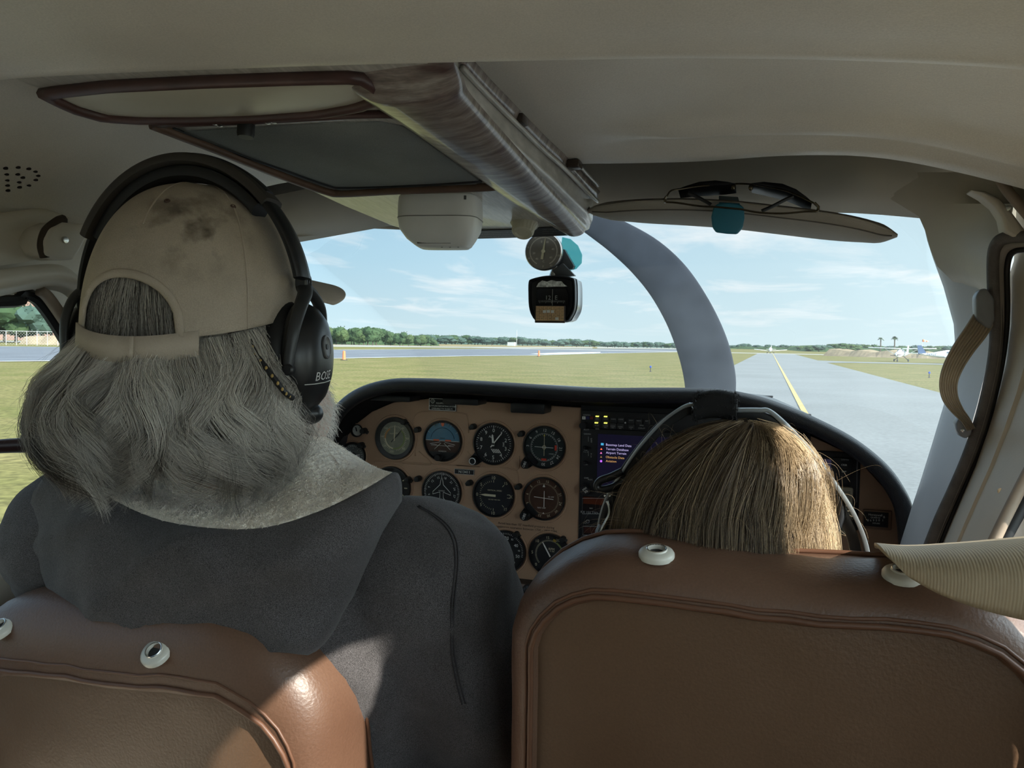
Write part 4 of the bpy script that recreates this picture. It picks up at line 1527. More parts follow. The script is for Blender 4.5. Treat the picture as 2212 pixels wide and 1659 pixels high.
# -- second VOR
g = Gauge(1175, 1077, 47, 'lower course indicator with brown dial and white crossed needles', face=mat('face_brown', (0.065, 0.030, 0.018), 0.4, var=0.3, scale=30), name='course_indicator', rim=0.93)
g.ticks(rng(0, 355, 5), 0.66, 0.72, 0.014, GC)
g.words([(s, i * 30 - 138, 0.81, 0.17, i * 30 - 138) for i, s in enumerate(('N', '3', '6', 'E', '12', '15', 'S', '21', '24', 'W', '30', '33'))], GC)
g.line([(-0.46, 0.06), (0.46, 0.0)], 0.016, GW, 'needle'); g.line([(0.02, 0.36), (0.02, -0.38)], 0.016, GW, 'needle')
g.poly([(-0.06, 0.54), (0.06, 0.54), (0, 0.68)], GW, 'course_pointer'); g.poly([(-0.04, -0.70), (0.04, -0.70), (0, -0.62)], GW, 'course_pointer')
g.words([('GS OFF', 73, 0.36, 0.09, 0), ('NAV OFF', 192, 0.44, 0.10, 0), ('ARC', 178, 0.97, 0.07, 0)], GW)
g.pane(); g.knob(1137, 1112, 10.5, text='OBS')
# -- manifold pressure
g = Gauge(1092, 1190.6, 46, 'manifold pressure gauge with its needle pointing level', name='manifold_gauge', rim=0.93)
g.ticks(rng(-100, 105, 5.2), 0.80, 0.88, 0.018, GW)
g.arc(-80, -36, 0.80, 0.87, mat('arc_dark_green', (0.03, 0.10, 0.04), 0.6))
g.words([('15', -78, 0.66, 0.12, 0), ('20', -38, 0.60, 0.21, 0), ('25', -20, 0.66, 0.12, 0), ('30', 6, 0.64, 0.22, 0), ('35', 29, 0.68, 0.12, 0), ('40', 58, 0.62, 0.21, 0), ('45', 82, 0.68, 0.12, 0), ('50', 106, 0.64, 0.21, 0), ('MANIFOLD', 166, 0.50, 0.15, 0), ('PRESSURE', 168, 0.64, 0.15, 0), ('IN HG', 168, 0.80, 0.08, 0)], GW)
g.needle(-90, -0.1, 0.66, 0.06, GW, 0.8); g.pane()
# -- tachometer
g = Gauge(1187, 1197, 45.5, 'engine speed gauge with cream needle, partly behind the passenger seat', name='tachometer', rim=0.93)
g.ticks(rng(-130, 130, 5.2), 0.62, 0.70, 0.018, GC)
g.arc(14, 26, 0.66, 0.78, mat('arc_yellow', (0.42, 0.28, 0.04), 0.6)); g.arc(30, 70, 0.64, 0.70, MATS['arc_green'])
g.words([('0', -130, 0.84, 0.20, 0), ('5', -88, 0.84, 0.21, 0), ('10', -45, 0.84, 0.20, 0), ('15', -6, 0.80, 0.18, 0), ('20', 30, 0.82, 0.18, 0), ('25', 66, 0.82, 0.18, 0), ('30', 104, 0.82, 0.18, 0), ('RPM', 22, 0.28, 0.16, 0), ('X 100', 40, 0.2, 0.09, 0)], GC)
g.needle(-30, -0.12, 0.66, 0.06, GW, 0.5); g.pane()

# -- eyebrow post lights
for i, (px, py) in enumerate([(789, 930), (783, 961), (876, 911), (905, 927.5), (1024.5, 921), (1129, 936), (884, 1035), (906, 1033), (1016.5, 1042), (1122.5, 1050), (1117, 1153), (1217, 1163)]):
    c = pY(px, py, PYL)
    s = (c - CAM).dot(CF) / FPX
    dirx = 1 if i in (0, 1, 2, 6, 10, 11) else -1
    b = MB()
    b.lathe([(6.5 * s, -0.002), (6.5 * s, 0.010), (5.2 * s, 0.015), (0, 0.016)], c, -YA, 14)
    b.tube([c - YA * 0.004, c + V((0.008 * dirx, -0.004, -0.004))], 4 * s, 8)
    b.build('post_light', mat('post_black', (0.015, 0.016, 0.016), 0.5), panel)

# -- placards
def placard(px, py, w, h, lines, m, tm, parent, name='placard', border=True, size=0.28, logo=False):
    c = pY(px, py, PYL)
    s = (c - CAM).dot(CF) / FPX
    W, H = w * s * 1.06, h * s
    pl = MB().box(c - YA * 0.001, (W, 0.0022, H)).build(name, m, parent, bevel=0.0004)
    yy = c.y - 0.0024
    if border:
        b = MB()
        e = 0.04 * H
        for (cx, cz, sx, sz) in ((0, H / 2 - e, W * 0.98, e), (0, -H / 2 + e, W * 0.98, e), (-W / 2 + e, 0, e, H * 0.96), (W / 2 - e, 0, e, H * 0.96)):
            b.box(V((c.x + cx, yy, c.z + cz)), (sx, 0.0003, sz))
        b.build('border', tm, pl, smooth=False)
    b = MB()
    for s_, dx, dz, sz in lines:
        b.text(s_, sz * H, V((c.x + dx * W, yy - 0.0002, c.z + dz * H)), XD, ZD)
    b.build('lettering', tm, pl, smooth=False, weld=False)
    if logo:
        b = MB()
        lc = V((c.x - 0.36 * W, yy - 0.0002, c.z + 0.26 * H))
        b.tube([lc + V((dx * H, 0, dz * H)) for dx, dz in ((-0.2, 0), (-0.05, 0.17), (0.05, 0.17), (0.2, 0), (0.05, -0.17), (-0.05, -0.17))], 0.02 * H, 4, closed=True, hint=YA)
        b.tube([lc + V((dx * H, 0, dz * H)) for dx, dz in ((-0.09, 0), (0, 0.1), (0.09, 0), (0, -0.1))], 0.015 * H, 4, closed=True, hint=YA)
        b.build('logo', tm, pl, smooth=False)
    return pl


placard(956.6, 874, 60, 27, [('EQUIPPED WITH AN', 0.1, 0.10, 0.17), ('ALTITUDE REPORTING SYSTEM', 0, -0.12, 0.17), ('OPERABLE TO 25,000 FT.', 0, -0.34, 0.17)], GF, GW, panel, logo=True)
placard(1003.6, 1019, 43, 11.5, [('N13411', 0, 0, 0.72)], GF, GW, panel, border=True)
c = pY(1136, 1138.5, PYL)
b = MB()
b.text('Avoid less than 15" manifold pressure during', 0.0062, c + V((0, -0.0006, 0.003)), XD, ZD)
b.text('continuous operation between 1700 - 1900 RPM', 0.0062, c + V((0, -0.0006, -0.004)), XD, ZD)
b.build('lettering', GF, panel, smooth=False, weld=False)
# notch plate left of the manifold gauge
board_box('cover_plate', 1015, 1133, 1040, 1165, 0.002, mat('notch_brown', (0.07, 0.035, 0.025), 0.7), panel)
# throttle quadrant below
q = pY(1138, 1275, PYL - 0.05)
qd = thing('throttle_quadrant', 'black engine control levers below the panel between the seats', 'lever', q)
MB().box(q + V((0.02, 0.03, -0.04)), (0.13, 0.08, 0.09)).build('housing', BLACK, qd, bevel=0.006)
for k in range(3):
    MB().tube([q + V((-0.02 + 0.035 * k, 0.02, -0.01)), q + V((-0.02 + 0.035 * k, -0.035, 0.012))], 0.004, 8).build('lever', BLACK, qd)
    MB().ellipsoid(q + V((-0.02 + 0.035 * k, -0.045, 0.016)), (0.010, 0.014, 0.010), nu=12, nv=8).build('knob', BLACK, qd)

# ================================================================ RADIOS
RB = mat('radio_black', (0.013, 0.013, 0.015), 0.5, var=0.1)
RT = mat('radio_text', (0.45, 0.45, 0.45), 0.6)
RYEL = emit_mat('led_yellow', (0.85, 0.85, 0.12), 1.2)
SCR = emit_mat('screen_navy', (0.006, 0.005, 0.018), 0.4)
TPU = emit_mat('screen_lilac', (0.42, 0.36, 0.62), 0.75)
TOR = emit_mat('screen_amber', (0.50, 0.28, 0.10), 0.7)


def rtext(parent, yf, items, m, name='lettering'):
    b = MB()
    for s, px, py, hpx, al in items:
        c = pY(px, py, yf)
        sc = (c - CAM).dot(CF) / FPX
        b.text(s, hpx * sc * 1.4, c, XD, ZD, al)
    return b.build(name, m, parent, smooth=False, weld=False)


YF = PYL - 0.008
au = thing('audio_panel', 'black audio panel with small yellow lights atop the radio stack', 'radio', pY(1256, 935, PYL))
board_box('faceplate', 1256, 893, 1600, 932, 0.008, RB, au)
for px, py, on in [(1290, 900, 1), (1308, 900.5, 1), (1325, 902, 0), (1341, 903, 0), (1363, 905, 0), (1380, 906, 0), (1397, 906.5, 0), (1288, 914, 1), (1308, 914.5, 1), (1324, 915, 0), (1340, 916, 0), (1363, 917, 0)]:
    bt = board_box('button', px - 7, py - 1, px + 7, py + 11, 0.0105, mat('button_black', (0.02, 0.02, 0.022), 0.5), au, 0.001)
    if on:
        board_box('lamp', px - 3.5, py - 1.6, px + 3.5, py + 0.6, 0.0112, RYEL, bt, 0)
rtext(au, PYL - 0.0108, [('MKR', 1290, 904, 2.4, 'C'), ('MUTE', 1290, 907, 2.2, 'C'), ('COM1', 1308, 905, 2.6, 'C'), ('COM2', 1325, 905.5, 2.6, 'C'), ('COM3', 1341, 906, 2.6, 'C'), ('NAV1', 1363, 908, 2.6, 'C'), ('NAV2', 1380, 909, 2.6, 'C'), ('ADF', 1397, 909.5, 2.6, 'C'),
                          ('HI LO', 1289, 919, 2.4, 'C'), ('COM1', 1308, 920, 2.6, 'C'), ('MIC', 1308, 923.5, 2.4, 'C'), ('COM2', 1324, 920.5, 2.6, 'C'), ('MIC', 1324, 924, 2.4, 'C'), ('COM3', 1340, 922, 2.6, 'C'), ('MIC', 1340, 925.5, 2.4, 'C'), ('COM', 1363, 923, 2.6, 'C'), ('1/2', 1363, 926.5, 2.4, 'C')], RT)
rtext(au, YF - 0.0004, [('GARMIN', 1267.5, 896.5, 3.0, 'C'), ('PILOT', 1267, 928, 3.2, 'C'), ('SENS', 1290, 926.5, 2.8, 'C'), ('SPKR', 1386, 919, 2.8, 'C'), ('COPILOT', 1386, 925, 2.6, 'C')], RT)
for px, m in ((1261, GW), (1269, mat('marker_blue', (0.02, 0.02, 0.10), 0.5)), (1278, mat('marker_red', (0.16, 0.02, 0.015), 0.5))):
    t = board_box('marker_lamp', px - 3.5, 899.5, px + 3.5, 906, 0.0095, m, au, 0.0004)
rtext(au, PYL - 0.0098, [('A', 1261, 902.8, 3.6, 'C')], GK)
c = pY(1263, 918, PYL)
MB().lathe([(0.007, 0.008), (0.0065, 0.018), (0, 0.018)], c, -YA, 16).build('knob', RB, au, sharp=30)
c = pY(1352.5, 912.3, PYL)
MB().lathe([(0.0017, 0.008), (0.0017, 0.010), (0, 0.0102)], c, -YA, 10).build('sensor', RT, au)

nv = thing('navigator', 'black navigation radio with a purple and orange text screen', 'radio', pY(1256, 1075, PYL))
board_box('faceplate', 1256, 934, 1640, 1072, 0.008, RB, nv)
board_box('screen', 1290, 944, 1560, 1062, 0.0086, SCR, nv, 0)
rtext(nv, PYL - 0.0089, [('Basemap Land Data', 1309, 961, 5.0, 'L'), ('Terrain Database', 1309, 969.5, 5.0, 'L'), ('Airport Terrain', 1309, 978.3, 5.0, 'L')], TPU)
rtext(nv, PYL - 0.0089, [('Obstacle Data', 1308.5, 987, 5.0, 'L'), ('Aviation', 1308.5, 995.5, 5.0, 'L')], TOR)
rtext(nv, PYL - 0.0089, [('requires database', 1345, 1020, 4.4, 'L'), ('consult', 1340, 1027, 4.4, 'L'), ('manual', 1336, 1034, 4.4, 'L')], TPU)
for px, py, m, sh in ((1301, 959.5, emit_mat('icon_cyan', (0.05, 0.30, 0.50), 0.8), 0), (1301, 968.5, emit_mat('icon_orange', (0.6, 0.15, 0.05), 0.8), 1), (1300.5, 977, emit_mat('icon_pink', (0.5, 0.16, 0.35), 0.8), 1), (1300.5, 985.5, emit_mat('icon_tan', (0.2, 0.13, 0.05), 0.8), 1), (1300.5, 994.3, emit_mat('icon_violet', (0.35, 0.12, 0.5), 0.8), 2)):
    if sh == 0:
        board_box('icon', px - 3, py - 2.4, px + 3, py + 2.4, 0.0089, m, nv, 0)
    else:
        c = pY(px, py, PYL)
        MB().lathe([(0.0, 0.0089), (0.0022, 0.0089)], c - ZA * 0.0004, -YA, 3 if sh == 1 else 14).build('icon', m, nv, smooth=False)
rtext(nv, YF - 0.0004, [('GARMIN', 1268.5, 937.5, 3.0, 'C'), ('COM', 1266.5, 1032.5, 3.0, 'C'), ('VLOC', 1275, 1036, 3.0, 'C'), ('PWR', 1265.5, 973, 2.6, 'C'), ('PULL ID', 1265.5, 976.5, 2.2, 'C'), ('PUSH', 1265.5, 1003.5, 2.6, 'C')], RT)
rtext(nv, YF - 0.0004, [('C', 1277.5, 948.5, 3.6, 'C'), ('O', 1277.5, 952, 2.4, 'C'), ('M', 1277.5, 955, 2.4, 'C'), ('V', 1277, 980.5, 3.6, 'C'), ('L', 1277, 984, 2.4, 'C'), ('C', 1277, 987, 2.4, 'C')], GW)
for px, py, r in ((1266, 965.5, 4.2), (1266, 997.5, 4.2), (1267, 1055, 11)):
    c = pY(px, py, PYL)
    s = (c - CAM).dot(CF) / FPX
    k = MB().lathe([(r * s, 0.008), (r * s * 0.96, 0.017), (r * s * 0.8, 0.019), (0, 0.019)], c, -YA, 18).build('knob', RB, nv, sharp=30)
    if r > 8:
        b = MB()
        b.text('PSH', 0.0052, c + V((0.0005, -0.0194, 0.0022)), V((0.75, 0, 0.66)), V((-0.66, 0, 0.75)))
        b.text('SQ', 0.0052, c + V((0.0035, -0.0194, -0.0025)), V((0.75, 0, 0.66)), V((-0.66, 0, 0.75)))
        b.build('lettering', GW, k, smooth=False, weld=False)
b = MB()
for px, py, px1, py1 in ((1271, 943, 1271, 954), (1271, 974, 1271, 985)):
    b.tube([pY(px, py, YF - 0.0004), pY(px1, py1, YF - 0.0004)], 0.0003, 4)
b.build('marking_line', RT, nv, smooth=False)

AMB = mat('display_rust', (0.10, 0.022, 0.008), 0.3)
kx = thing('comm_radio', 'black radio with a rust red display window below the navigator', 'radio', pY(1256, 1190, PYL))
board_box('faceplate', 1256, 1073, 1640, 1190, 0.007, RB, kx)
for (x0, y0, x1, y1, nm) in ((1258, 1076.5, 1420, 1110, 'upper'), (1259, 1137, 1310, 1156, 'lower')):
    board_box('display', x0, y0, x1, y1, 0.0074, mat('display_dark', (0.012, 0.008, 0.008), 0.3), kx, 0)
    b = MB()
    yy = PYL - 0.0078
    b.tube([pY(x0, y0, yy), pY(x1, y0, yy), pY(x1, y1, yy), pY(x0, y1, yy)], 0.0004, 4, closed=True)
    b.build('border', RT, kx, smooth=False)
board_box('display_glow', 1260, 1079, 1418, 1094, 0.0078, AMB, kx, 0)
board_box('display_glow', 1262, 1140, 1308, 1153, 0.0078, mat('display_rust_dim', (0.045, 0.014, 0.010), 0.3), kx, 0)
rtext(kx, PYL - 0.0081, [('NAV', 1277, 1098, 2.6, 'C')], GW)
rtext(kx, PYL - 0.0079, [('KX 155 TSO', 1273, 1107, 5.2, 'C'), ('COMM', 1261, 1126.5, 2.8, 'L'), ('PULL', 1260, 1130, 2.4, 'L'), ('PUSH', 1262, 1163, 3, 'L'), ('STBY', 1262, 1169, 3, 'L')], RT)
c = pY(1273, 1123, PYL)
k = MB().lathe([(0.0038, 0.006), (0.0036, 0.014), (0, 0.014)], c, -YA, 14).build('knob', RB, kx, sharp=30)
MB().tube(arc_pts(c - YA * 0.0143, 0.0032, 0, 2 * math.pi * 15 / 16, 15, XD, ZD), 0.0003, 5, closed=True, hint=YA).build('ring', RT, k)

# right side GPS unit and indicator box
gx = thing('gps_unit', 'black GPS unit with two labelled keys at the passenger end of the panel', 'radio', pY(1855, 1090, PYL))
board_box('housing', 1690, 974, 1857, 1140, 0.006, RB, gx)
board_box('faceplate', 1700, 986, 1838, 1048, 0.011, mat('gps_face', (0.018, 0.019, 0.022), 0.5), gx)
board_box('screen', 1705, 990, 1795, 1044, 0.0116, emit_mat('screen_dim', (0.02, 0.018, 0.04), 0.5), gx, 0)
for py, s in ((1004.5, 'CRSR'), (1019, 'ENT')):
    bt = board_box('key', 1816, py - 5, 1831, py + 4, 0.0128, BLACK, gx, 0.0008)
    rtext(bt, PYL - 0.0132, [(s, 1823.5, py, 3.6, 'C')], GW)
rtext(gx, PYL - 0.0114, [('GARMIN', 1825, 993, 3.0, 'C')], RT)
b = MB()
b.tube([pY(1852, 992, PYL - 0.007), pY(1850, 1085, PYL - 0.007)], 0.0012, 6)
b.build('edge_strip', mat('radio_edge', (0.08, 0.08, 0.085), 0.4), gx)
bx = thing('indicator_box', 'beige indicator unit with a test button beside the passenger headset', 'gauge', pY(1800, 1150, PYL))
board_box('body', 1735, 1050, 1842, 1152, 0.018, mat('box_beige', (0.40, 0.37, 0.28), 0.5), bx, 0.003)
board_box('face', 1742, 1058, 1836, 1145, 0.019, mat('box_face', (0.26, 0.245, 0.19), 0.55), bx, 0.001)
c = pY(1810, 1132, PYL)
MB().lathe([(0.0050, 0.018), (0.0050, 0.021), (0.0036, 0.022), (0, 0.0225)], c, -YA, 16).build('button', MATS['bright_metal'], bx)
rtext(bx, PYL - 0.0194, [('TEST', 1823, 1124, 4.0, 'C')], GK)
# hour meter
hm = thing('hour_meter', 'small black hour meter with white counter digits in a tan recess', 'gauge', pY(1893, 1140, PYL))
board_box('bezel', 1864, 1102, 1927, 1144, 0.004, mat('meter_frame', (0.20, 0.12, 0.075), 0.5), hm, 0.002)
board_box('face', 1866, 1106, 1919, 1138, 0.0046, GF, hm, 0.0005)
rtext(hm, PYL - 0.0052, [('Honeywell', 1891, 1113, 4.6, 'C'), ('QUARTZ', 1891, 1118.5, 3.4, 'C'), ('HOURS', 1893, 1130.5, 3.2, 'C'), ('B', 1910, 1117, 5, 'C')], GW)
for k, s in enumerate('069501'):
    rtext(hm, PYL - 0.0052, [(s, 1875 + k * 6.0 + (2 if k == 5 else 0), 1124, 4.6, 'C')], GW, 'digit')

# ================================================================ OVERHEAD CONSOLE
CP0, CN = V((0, 0.6, 2.222)), V((0, 0.085, 1)).normalized()


def cp(px, py, dn=0.0):
    return pP(px, py, CP0 - CN * dn, CN)


def streaky(name, c1, c2, c3, rough=0.3):
    m = mat(name, c1, rough, var=0.2, scale=16, base2=c2, stretch=(9, 1.2, 3), detail=8, spec=0.5, coat=0.25, fine=0.15, fscale=40)
    return m


CON = streaky('console_plastic', (0.36, 0.33, 0.28), (0.50, 0.47, 0.42), None)
SPAR = mat('console_spar', (0.075, 0.040, 0.034), 0.28, base2=(0.34, 0.29, 0.25), scale=10, stretch=(2.0, 11, 2), detail=9, spec=0.6, coat=0.4, fine=0.2, fscale=60)  # pale streaks painted for reflections on the gloss
MAR = mat('maroon_trim', (0.075, 0.035, 0.030), 0.4, var=0.25, scale=30, spec=0.5)
BRT = mat('brown_trim', (0.13, 0.075, 0.05), 0.45, var=0.2, scale=30)

con = thing('overhead_console', 'worn beige overhead console with a grey panel and maroon spar', 'console', cp(900, 400))
body = [(-60, 130), (60, 187), (200, 226), (350, 270), (500, 336), (640, 400), (740, 446), (845, 489), (935, 516), (1100, 512), (1250, 506), (1274, 498), (1280, 482), (1270, 464), (1200, 398), (1130, 335), (1060, 268), (985, 196), (940, 140), (930, 90), (-60, 60)]
b = MB()
b.prism([cp(a, c) for a, c in body], CN * 0.055)
b.build('shell', CON, con, bevel=0.006, bseg=3, sharp=180)
# rounded spar along its right edge
sp_c = [(842, 148), (872, 172), (905, 205), (960, 252), (1040, 322), (1110, 384), (1180, 442), (1242, 488)]
sw = [0.056, 0.052, 0.046, 0.042, 0.038, 0.034, 0.028, 0.018]
path = spline([cp(a, c, 0.0) for a, c in sp_c], 6)
ws_ = [p.x for p in spline([V((w, 0, 0)) for w in sw], 6)]
b = MB()
rows = []
for p, w, i in zip(path, ws_, range(len(path))):
    t = (path[min(i + 1, len(path) - 1)] - path[max(i - 1, 0)]).normalized()
    s = t.cross(CN).normalized()
    row = []
    for k in range(13):
        a = math.pi * k / 12
        e = math.cos(a)
        row.append(p + s * (e * w) - CN * (0.017 * min(1.0, 0.05 + i / 9) * max(0.0, math.sin(a)) ** 0.7) + CN * 0.001)
    rows.append(row)
b.grid(rows)
b.build('spar', SPAR, con, sharp=180)
# side rail with two clips on the right flank
rail = [(985, 120), (1040, 180), (1100, 240), (1160, 300), (1215, 350), (1255, 392), (1282, 418)]
b = MB()
rp = spline([pP(a, c, CP0 + CN * 0.032, CN) for a, c in rail], 6)
b.sweep(rp, [(-0.006, -0.006), (-0.008, 0.0), (-0.006, 0.006), (0.004, 0.008), (0.010, 0.0), (0.004, -0.008)], V((1, 0, 0.25)))
b.build('side_rail', SPAR, con, sharp=180)
for off in (0.011, -0.011):
    b = MB()
    b.tube([p + V((0.006, 0, off)) for p in rp], 0.0028, 8)
    b.build('rail_bead', CON, con, sharp=180)
for a, c in ((1108, 256), (1231, 353)):
    q = pP(a, c, CP0 + CN * 0.030, CN)
    b = MB()
    b.box(q + V((0.006, 0, -0.002)), (0.016, 0.02, 0.010))
    b.build('rail_clip', mat('clip_metal', (0.08, 0.06, 0.05), 0.3, 0.7), con, bevel=0.002)
# grey cloth panel
gp_ = [(372, 276), (520, 266), (700, 256), (820, 252), (870, 262), (905, 285), (1040, 384), (1022, 393), (900, 399), (745, 404), (705, 398), (600, 360), (480, 318)]
b = MB()
b.prism([cp(a, c, -0.004) for a, c in gp_], -CN * 0.0055)
b.build('cloth_panel', mat('console_grey', (0.20, 0.205, 0.19), 0.8, var=0.14, scale=9, bump=0.25, bscale=600, fine=0.1, fscale=900), con, bevel=0.001)
b = MB()
b.tube(spline([cp(a, c, 0.004) for a, c in [(330, 270), (480, 328), (600, 376), (700, 412), (740, 418), (850, 412), (960, 408), (1060, 404), (1078, 400)]], 5), 0.0065, 8, flat=0.8)
b.build('panel_moulding', BRT, con, sharp=180)
b = MB()
b.tube(spline([cp(a, c, 0.0015) for a, c in [(372, 277), (480, 320), (600, 362), (705, 399), (745, 405), (900, 400), (1040, 391)]], 5), 0.0022, 6)
b.build('panel_gap', BLACK, con, sharp=180)
b = MB()
b.tube(spline([cp(a, c, 0.003) for a, c in [(330, 268), (520, 262), (700, 252), (800, 247), (862, 250), (905, 274), (960, 318)]], 5), 0.004, 8)
b.build('panel_moulding', MAR, con, sharp=180)
# dome light
dome = [(100, 196), (240, 180), (440, 170), (640, 163), (770, 160), (810, 185), (815, 206), (770, 222), (690, 236), (560, 246), (430, 250), (300, 250), (225, 245), (160, 226)]
rows = []
dp = [cp(a, c, 0.001) for a, c in dome]
dp = resample(dp, 60, True)
cc = sum(dp, V((0, 0, 0))) / 60
for k, dn in ((1.0, 0.0), (0.985, 0.0015), (0.94, 0.003), (0.8, 0.0045), (0.5, 0.0055), (0.2, 0.006), (0.0, 0.006)):
    rows.append([cc + (p - cc) * k - CN * dn for p in dp])
b = MB()
b.grid(rows, closed_u=True)
LENS = mat('lamp_lens', (0.50, 0.46, 0.36), 0.35, var=0.06, scale=8, spec=0.5)
dl = thing('dome_lamp', 'long beige dome lamp lens set in the overhead console', 'lamp', cc)
b.build('lens', LENS, dl, sharp=180)
b = MB()
b.tube([cc + (p - cc) * 1.015 - CN * 0.003 for p in dp], 0.006, 8, closed=True)
b.build('frame', MAR, dl, sharp=180)
# rotary switch and screws
sw_ = thing('rotary_switch', 'small black rotary knob between lamp lens and grey panel', 'knob', cp(532, 262))
q = cp(532, 264, 0.004)
MB().lathe([(0.0085, -0.002), (0.0085, 0.012), (0.0075, 0.015), (0.0, 0.015)], q, -CN, 16).build('knob', BLACK, sw_, sharp=30)
for a, c in ((463, 262), (475, 266), (579, 260), (592, 259)):
    MB().lathe([(0.0032, -0.002), (0.0028, 0.003), (0.0, 0.004)], cp(a, c, 0.005), -CN, 10).build('screw', MATS['bright_metal'], sw_)

# white box under the console
WB = mat('white_plastic', (0.82, 0.81, 0.77), 0.4, var=0.03, scale=20, spec=0.5)
wc = pD(952, 482, 1.06)
wx, wy, wz = V((math.cos(0.16), math.sin(0.16), 0)), V((-math.sin(0.16), math.cos(0.16), 0)), ZA
wb = thing('detector_box', 'white rounded plastic box hanging under the overhead console', 'box', wc)
rows = []
for (z, hx, hy, dx, dy) in ((0.034, 0.050, 0.034, 0, 0), (0.031, 0.0525, 0.037, 0, 0), (0.020, 0.0535, 0.038, 0, 0), (0.004, 0.0535, 0.038, 0, 0), (-0.010, 0.0515, 0.036, 0, 0), (-0.022, 0.044, 0.030, 0.001, 0.002), (-0.030, 0.036, 0.024, 0.003, 0.006), (-0.0325, 0.032, 0.020, 0.003, 0.008)):
    row = []
    for k in range(40):
        a = 2 * math.pi * k / 40
        ca, sa = math.cos(a), math.sin(a)
        e = 0.45
        row.append(wc + wx * (dx + hx * math.copysign(abs(ca) ** e, ca)) + wy * (dy + hy * math.copysign(abs(sa) ** e, sa)) + wz * z)
    rows.append(row)
b = MB()
b.grid(rows, closed_u=True)
n = len(rows)
b.f.append(tuple(range(39, -1, -1)))
b.f.append(tuple((n - 1) * 40 + k for k in range(40)))
b.build('case', WB, wb, sharp=50)
b = MB()
b.tube([p + (p - wc) * 0.004 for p in rows[3]], 0.0006, 5, closed=True)
b.build('seam', mat('seam_grey', (0.25, 0.25, 0.23), 0.6), wb, sharp=180)
DK = mat('slot_dark', (0.10, 0.10, 0.09), 0.7)
MB().box(wc + wx * -0.004 + wy * -0.018 - wz * 0.0275, (0.045, 0.0035, 0.003), (wx, wy, wz)).build('slot', DK, wb)
for k in range(3):
    MB().lathe([(0.0022, 0), (0.0, 0.0012)], wc + wx * (0.004 + 0.011 * k) + wy * -0.008 - wz * 0.0322, -wz, 10).build('vent_hole', DK, wb)
b = MB()
b.box(wc + wx * 0.040 - wy * 0.0345 + wz * 0.027, (0.003, 0.002, 0.005), (wx, wy, wz))
b.build('catch', DK, wb)
# mounting plate to console
MB().box(wc + wz * 0.042, (0.09, 0.06, 0.02), (wx, wy, wz)).build('mount', WB, wb, bevel=0.003)

# ribbed air knob
kn = thing('ribbed_knob', 'cream ribbed knob under the front edge of the overhead console', 'knob', cp(1138, 480))
kc = cp(1133, 480, 0.0)
kax = V((0.03, -0.55, -0.85)).normalized()
rows = []
a_, b_ = frame_of(kax)
for r_, h in ((0.0200, -0.004), (0.0200, 0.002), (0.0165, 0.007), (0.0155, 0.018), (0.0140, 0.021), (0.0100, 0.0215), (0.0085, 0.0195)):
    row = []
    for k in range(72):
        rb = 1 + (0.045 if (k % 4 < 2 and 0.003 < h < 0.019) else 0)
        an = 2 * math.pi * k / 72
        row.append(kc + kax * h + (a_ * math.cos(an) + b_ * math.sin(an)) * (r_ * rb))
    rows.append(row)
bb = MB()
bb.grid(rows, closed_u=True)
bb.f.append(tuple(6 * 72 + k for k in range(72)))
bb.build('knob', mat('cream_plastic', (0.52, 0.48, 0.36), 0.5), kn, sharp=30)
MB().lathe([(0.022, -0.006), (0.022, 0.0), (0.019, 0.002)], kc, kax, 30).build('collar', CON, kn)

# placard strip on the front edge
pl = [(944, 499), (1100, 495), (1236, 487), (1252, 506), (1100, 512.5), (940, 516.5)]
b = MB()
b.prism([cp(a, c, 0.0004) for a, c in pl], -CN * 0.0012)
plc = b.build('placard', mat('placard_black', (0.012, 0.012, 0.014), 0.5), con, smooth=False)
b = MB()
for (s, a, c) in (('ALTITUDE VS SPEED: SEE OWNERS HANDBOOK FOR MANEUVERS', 955, 503), ('NO ACROBATIC MANEUVERS INCLUDING SPINS APPROVED', 955, 507.5), ('THIS AIRPLANE MUST BE OPERATED AS A NORMAL CATEGORY', 955, 512)):
    o0, o1 = cp(a, c, 0.0019), cp(a + 190, c - 1.6, 0.0019)
    xd = (o1 - o0).normalized()
    b.text(s, (o1 - o0).length / 28, o0, xd, CN.cross(xd), 'L')
for (s, a, c) in (('night when flying in', 1172, 496), ('known icing or light', 1172, 500.5), ('turbulence', 1172, 505)):
    o0, o1 = cp(a, c, 0.0019), cp(a + 54, c - 2.0, 0.0019)
    xd = (o1 - o0).normalized()
    b.text(s, (o1 - o0).length / 10, o0, xd, CN.cross(xd), 'L')
b.build('lettering', RT, plc, smooth=False, weld=False)
b = MB()
b.prism([cp(a, c, 0.001) for a, c in ((1216, 487.6), (1222, 487), (1234, 506.5), (1228, 507))], -CN * 0.001)
b.build('stripe', GW, plc, smooth=False)
b = MB()
rc = cp(1246, 497, 0.001)
b.lathe([(0.013, 0.0), (0.012, 0.0012), (0.0, 0.0014)], rc, -CN, 20)
b.build('cap_plug', MAR, con)

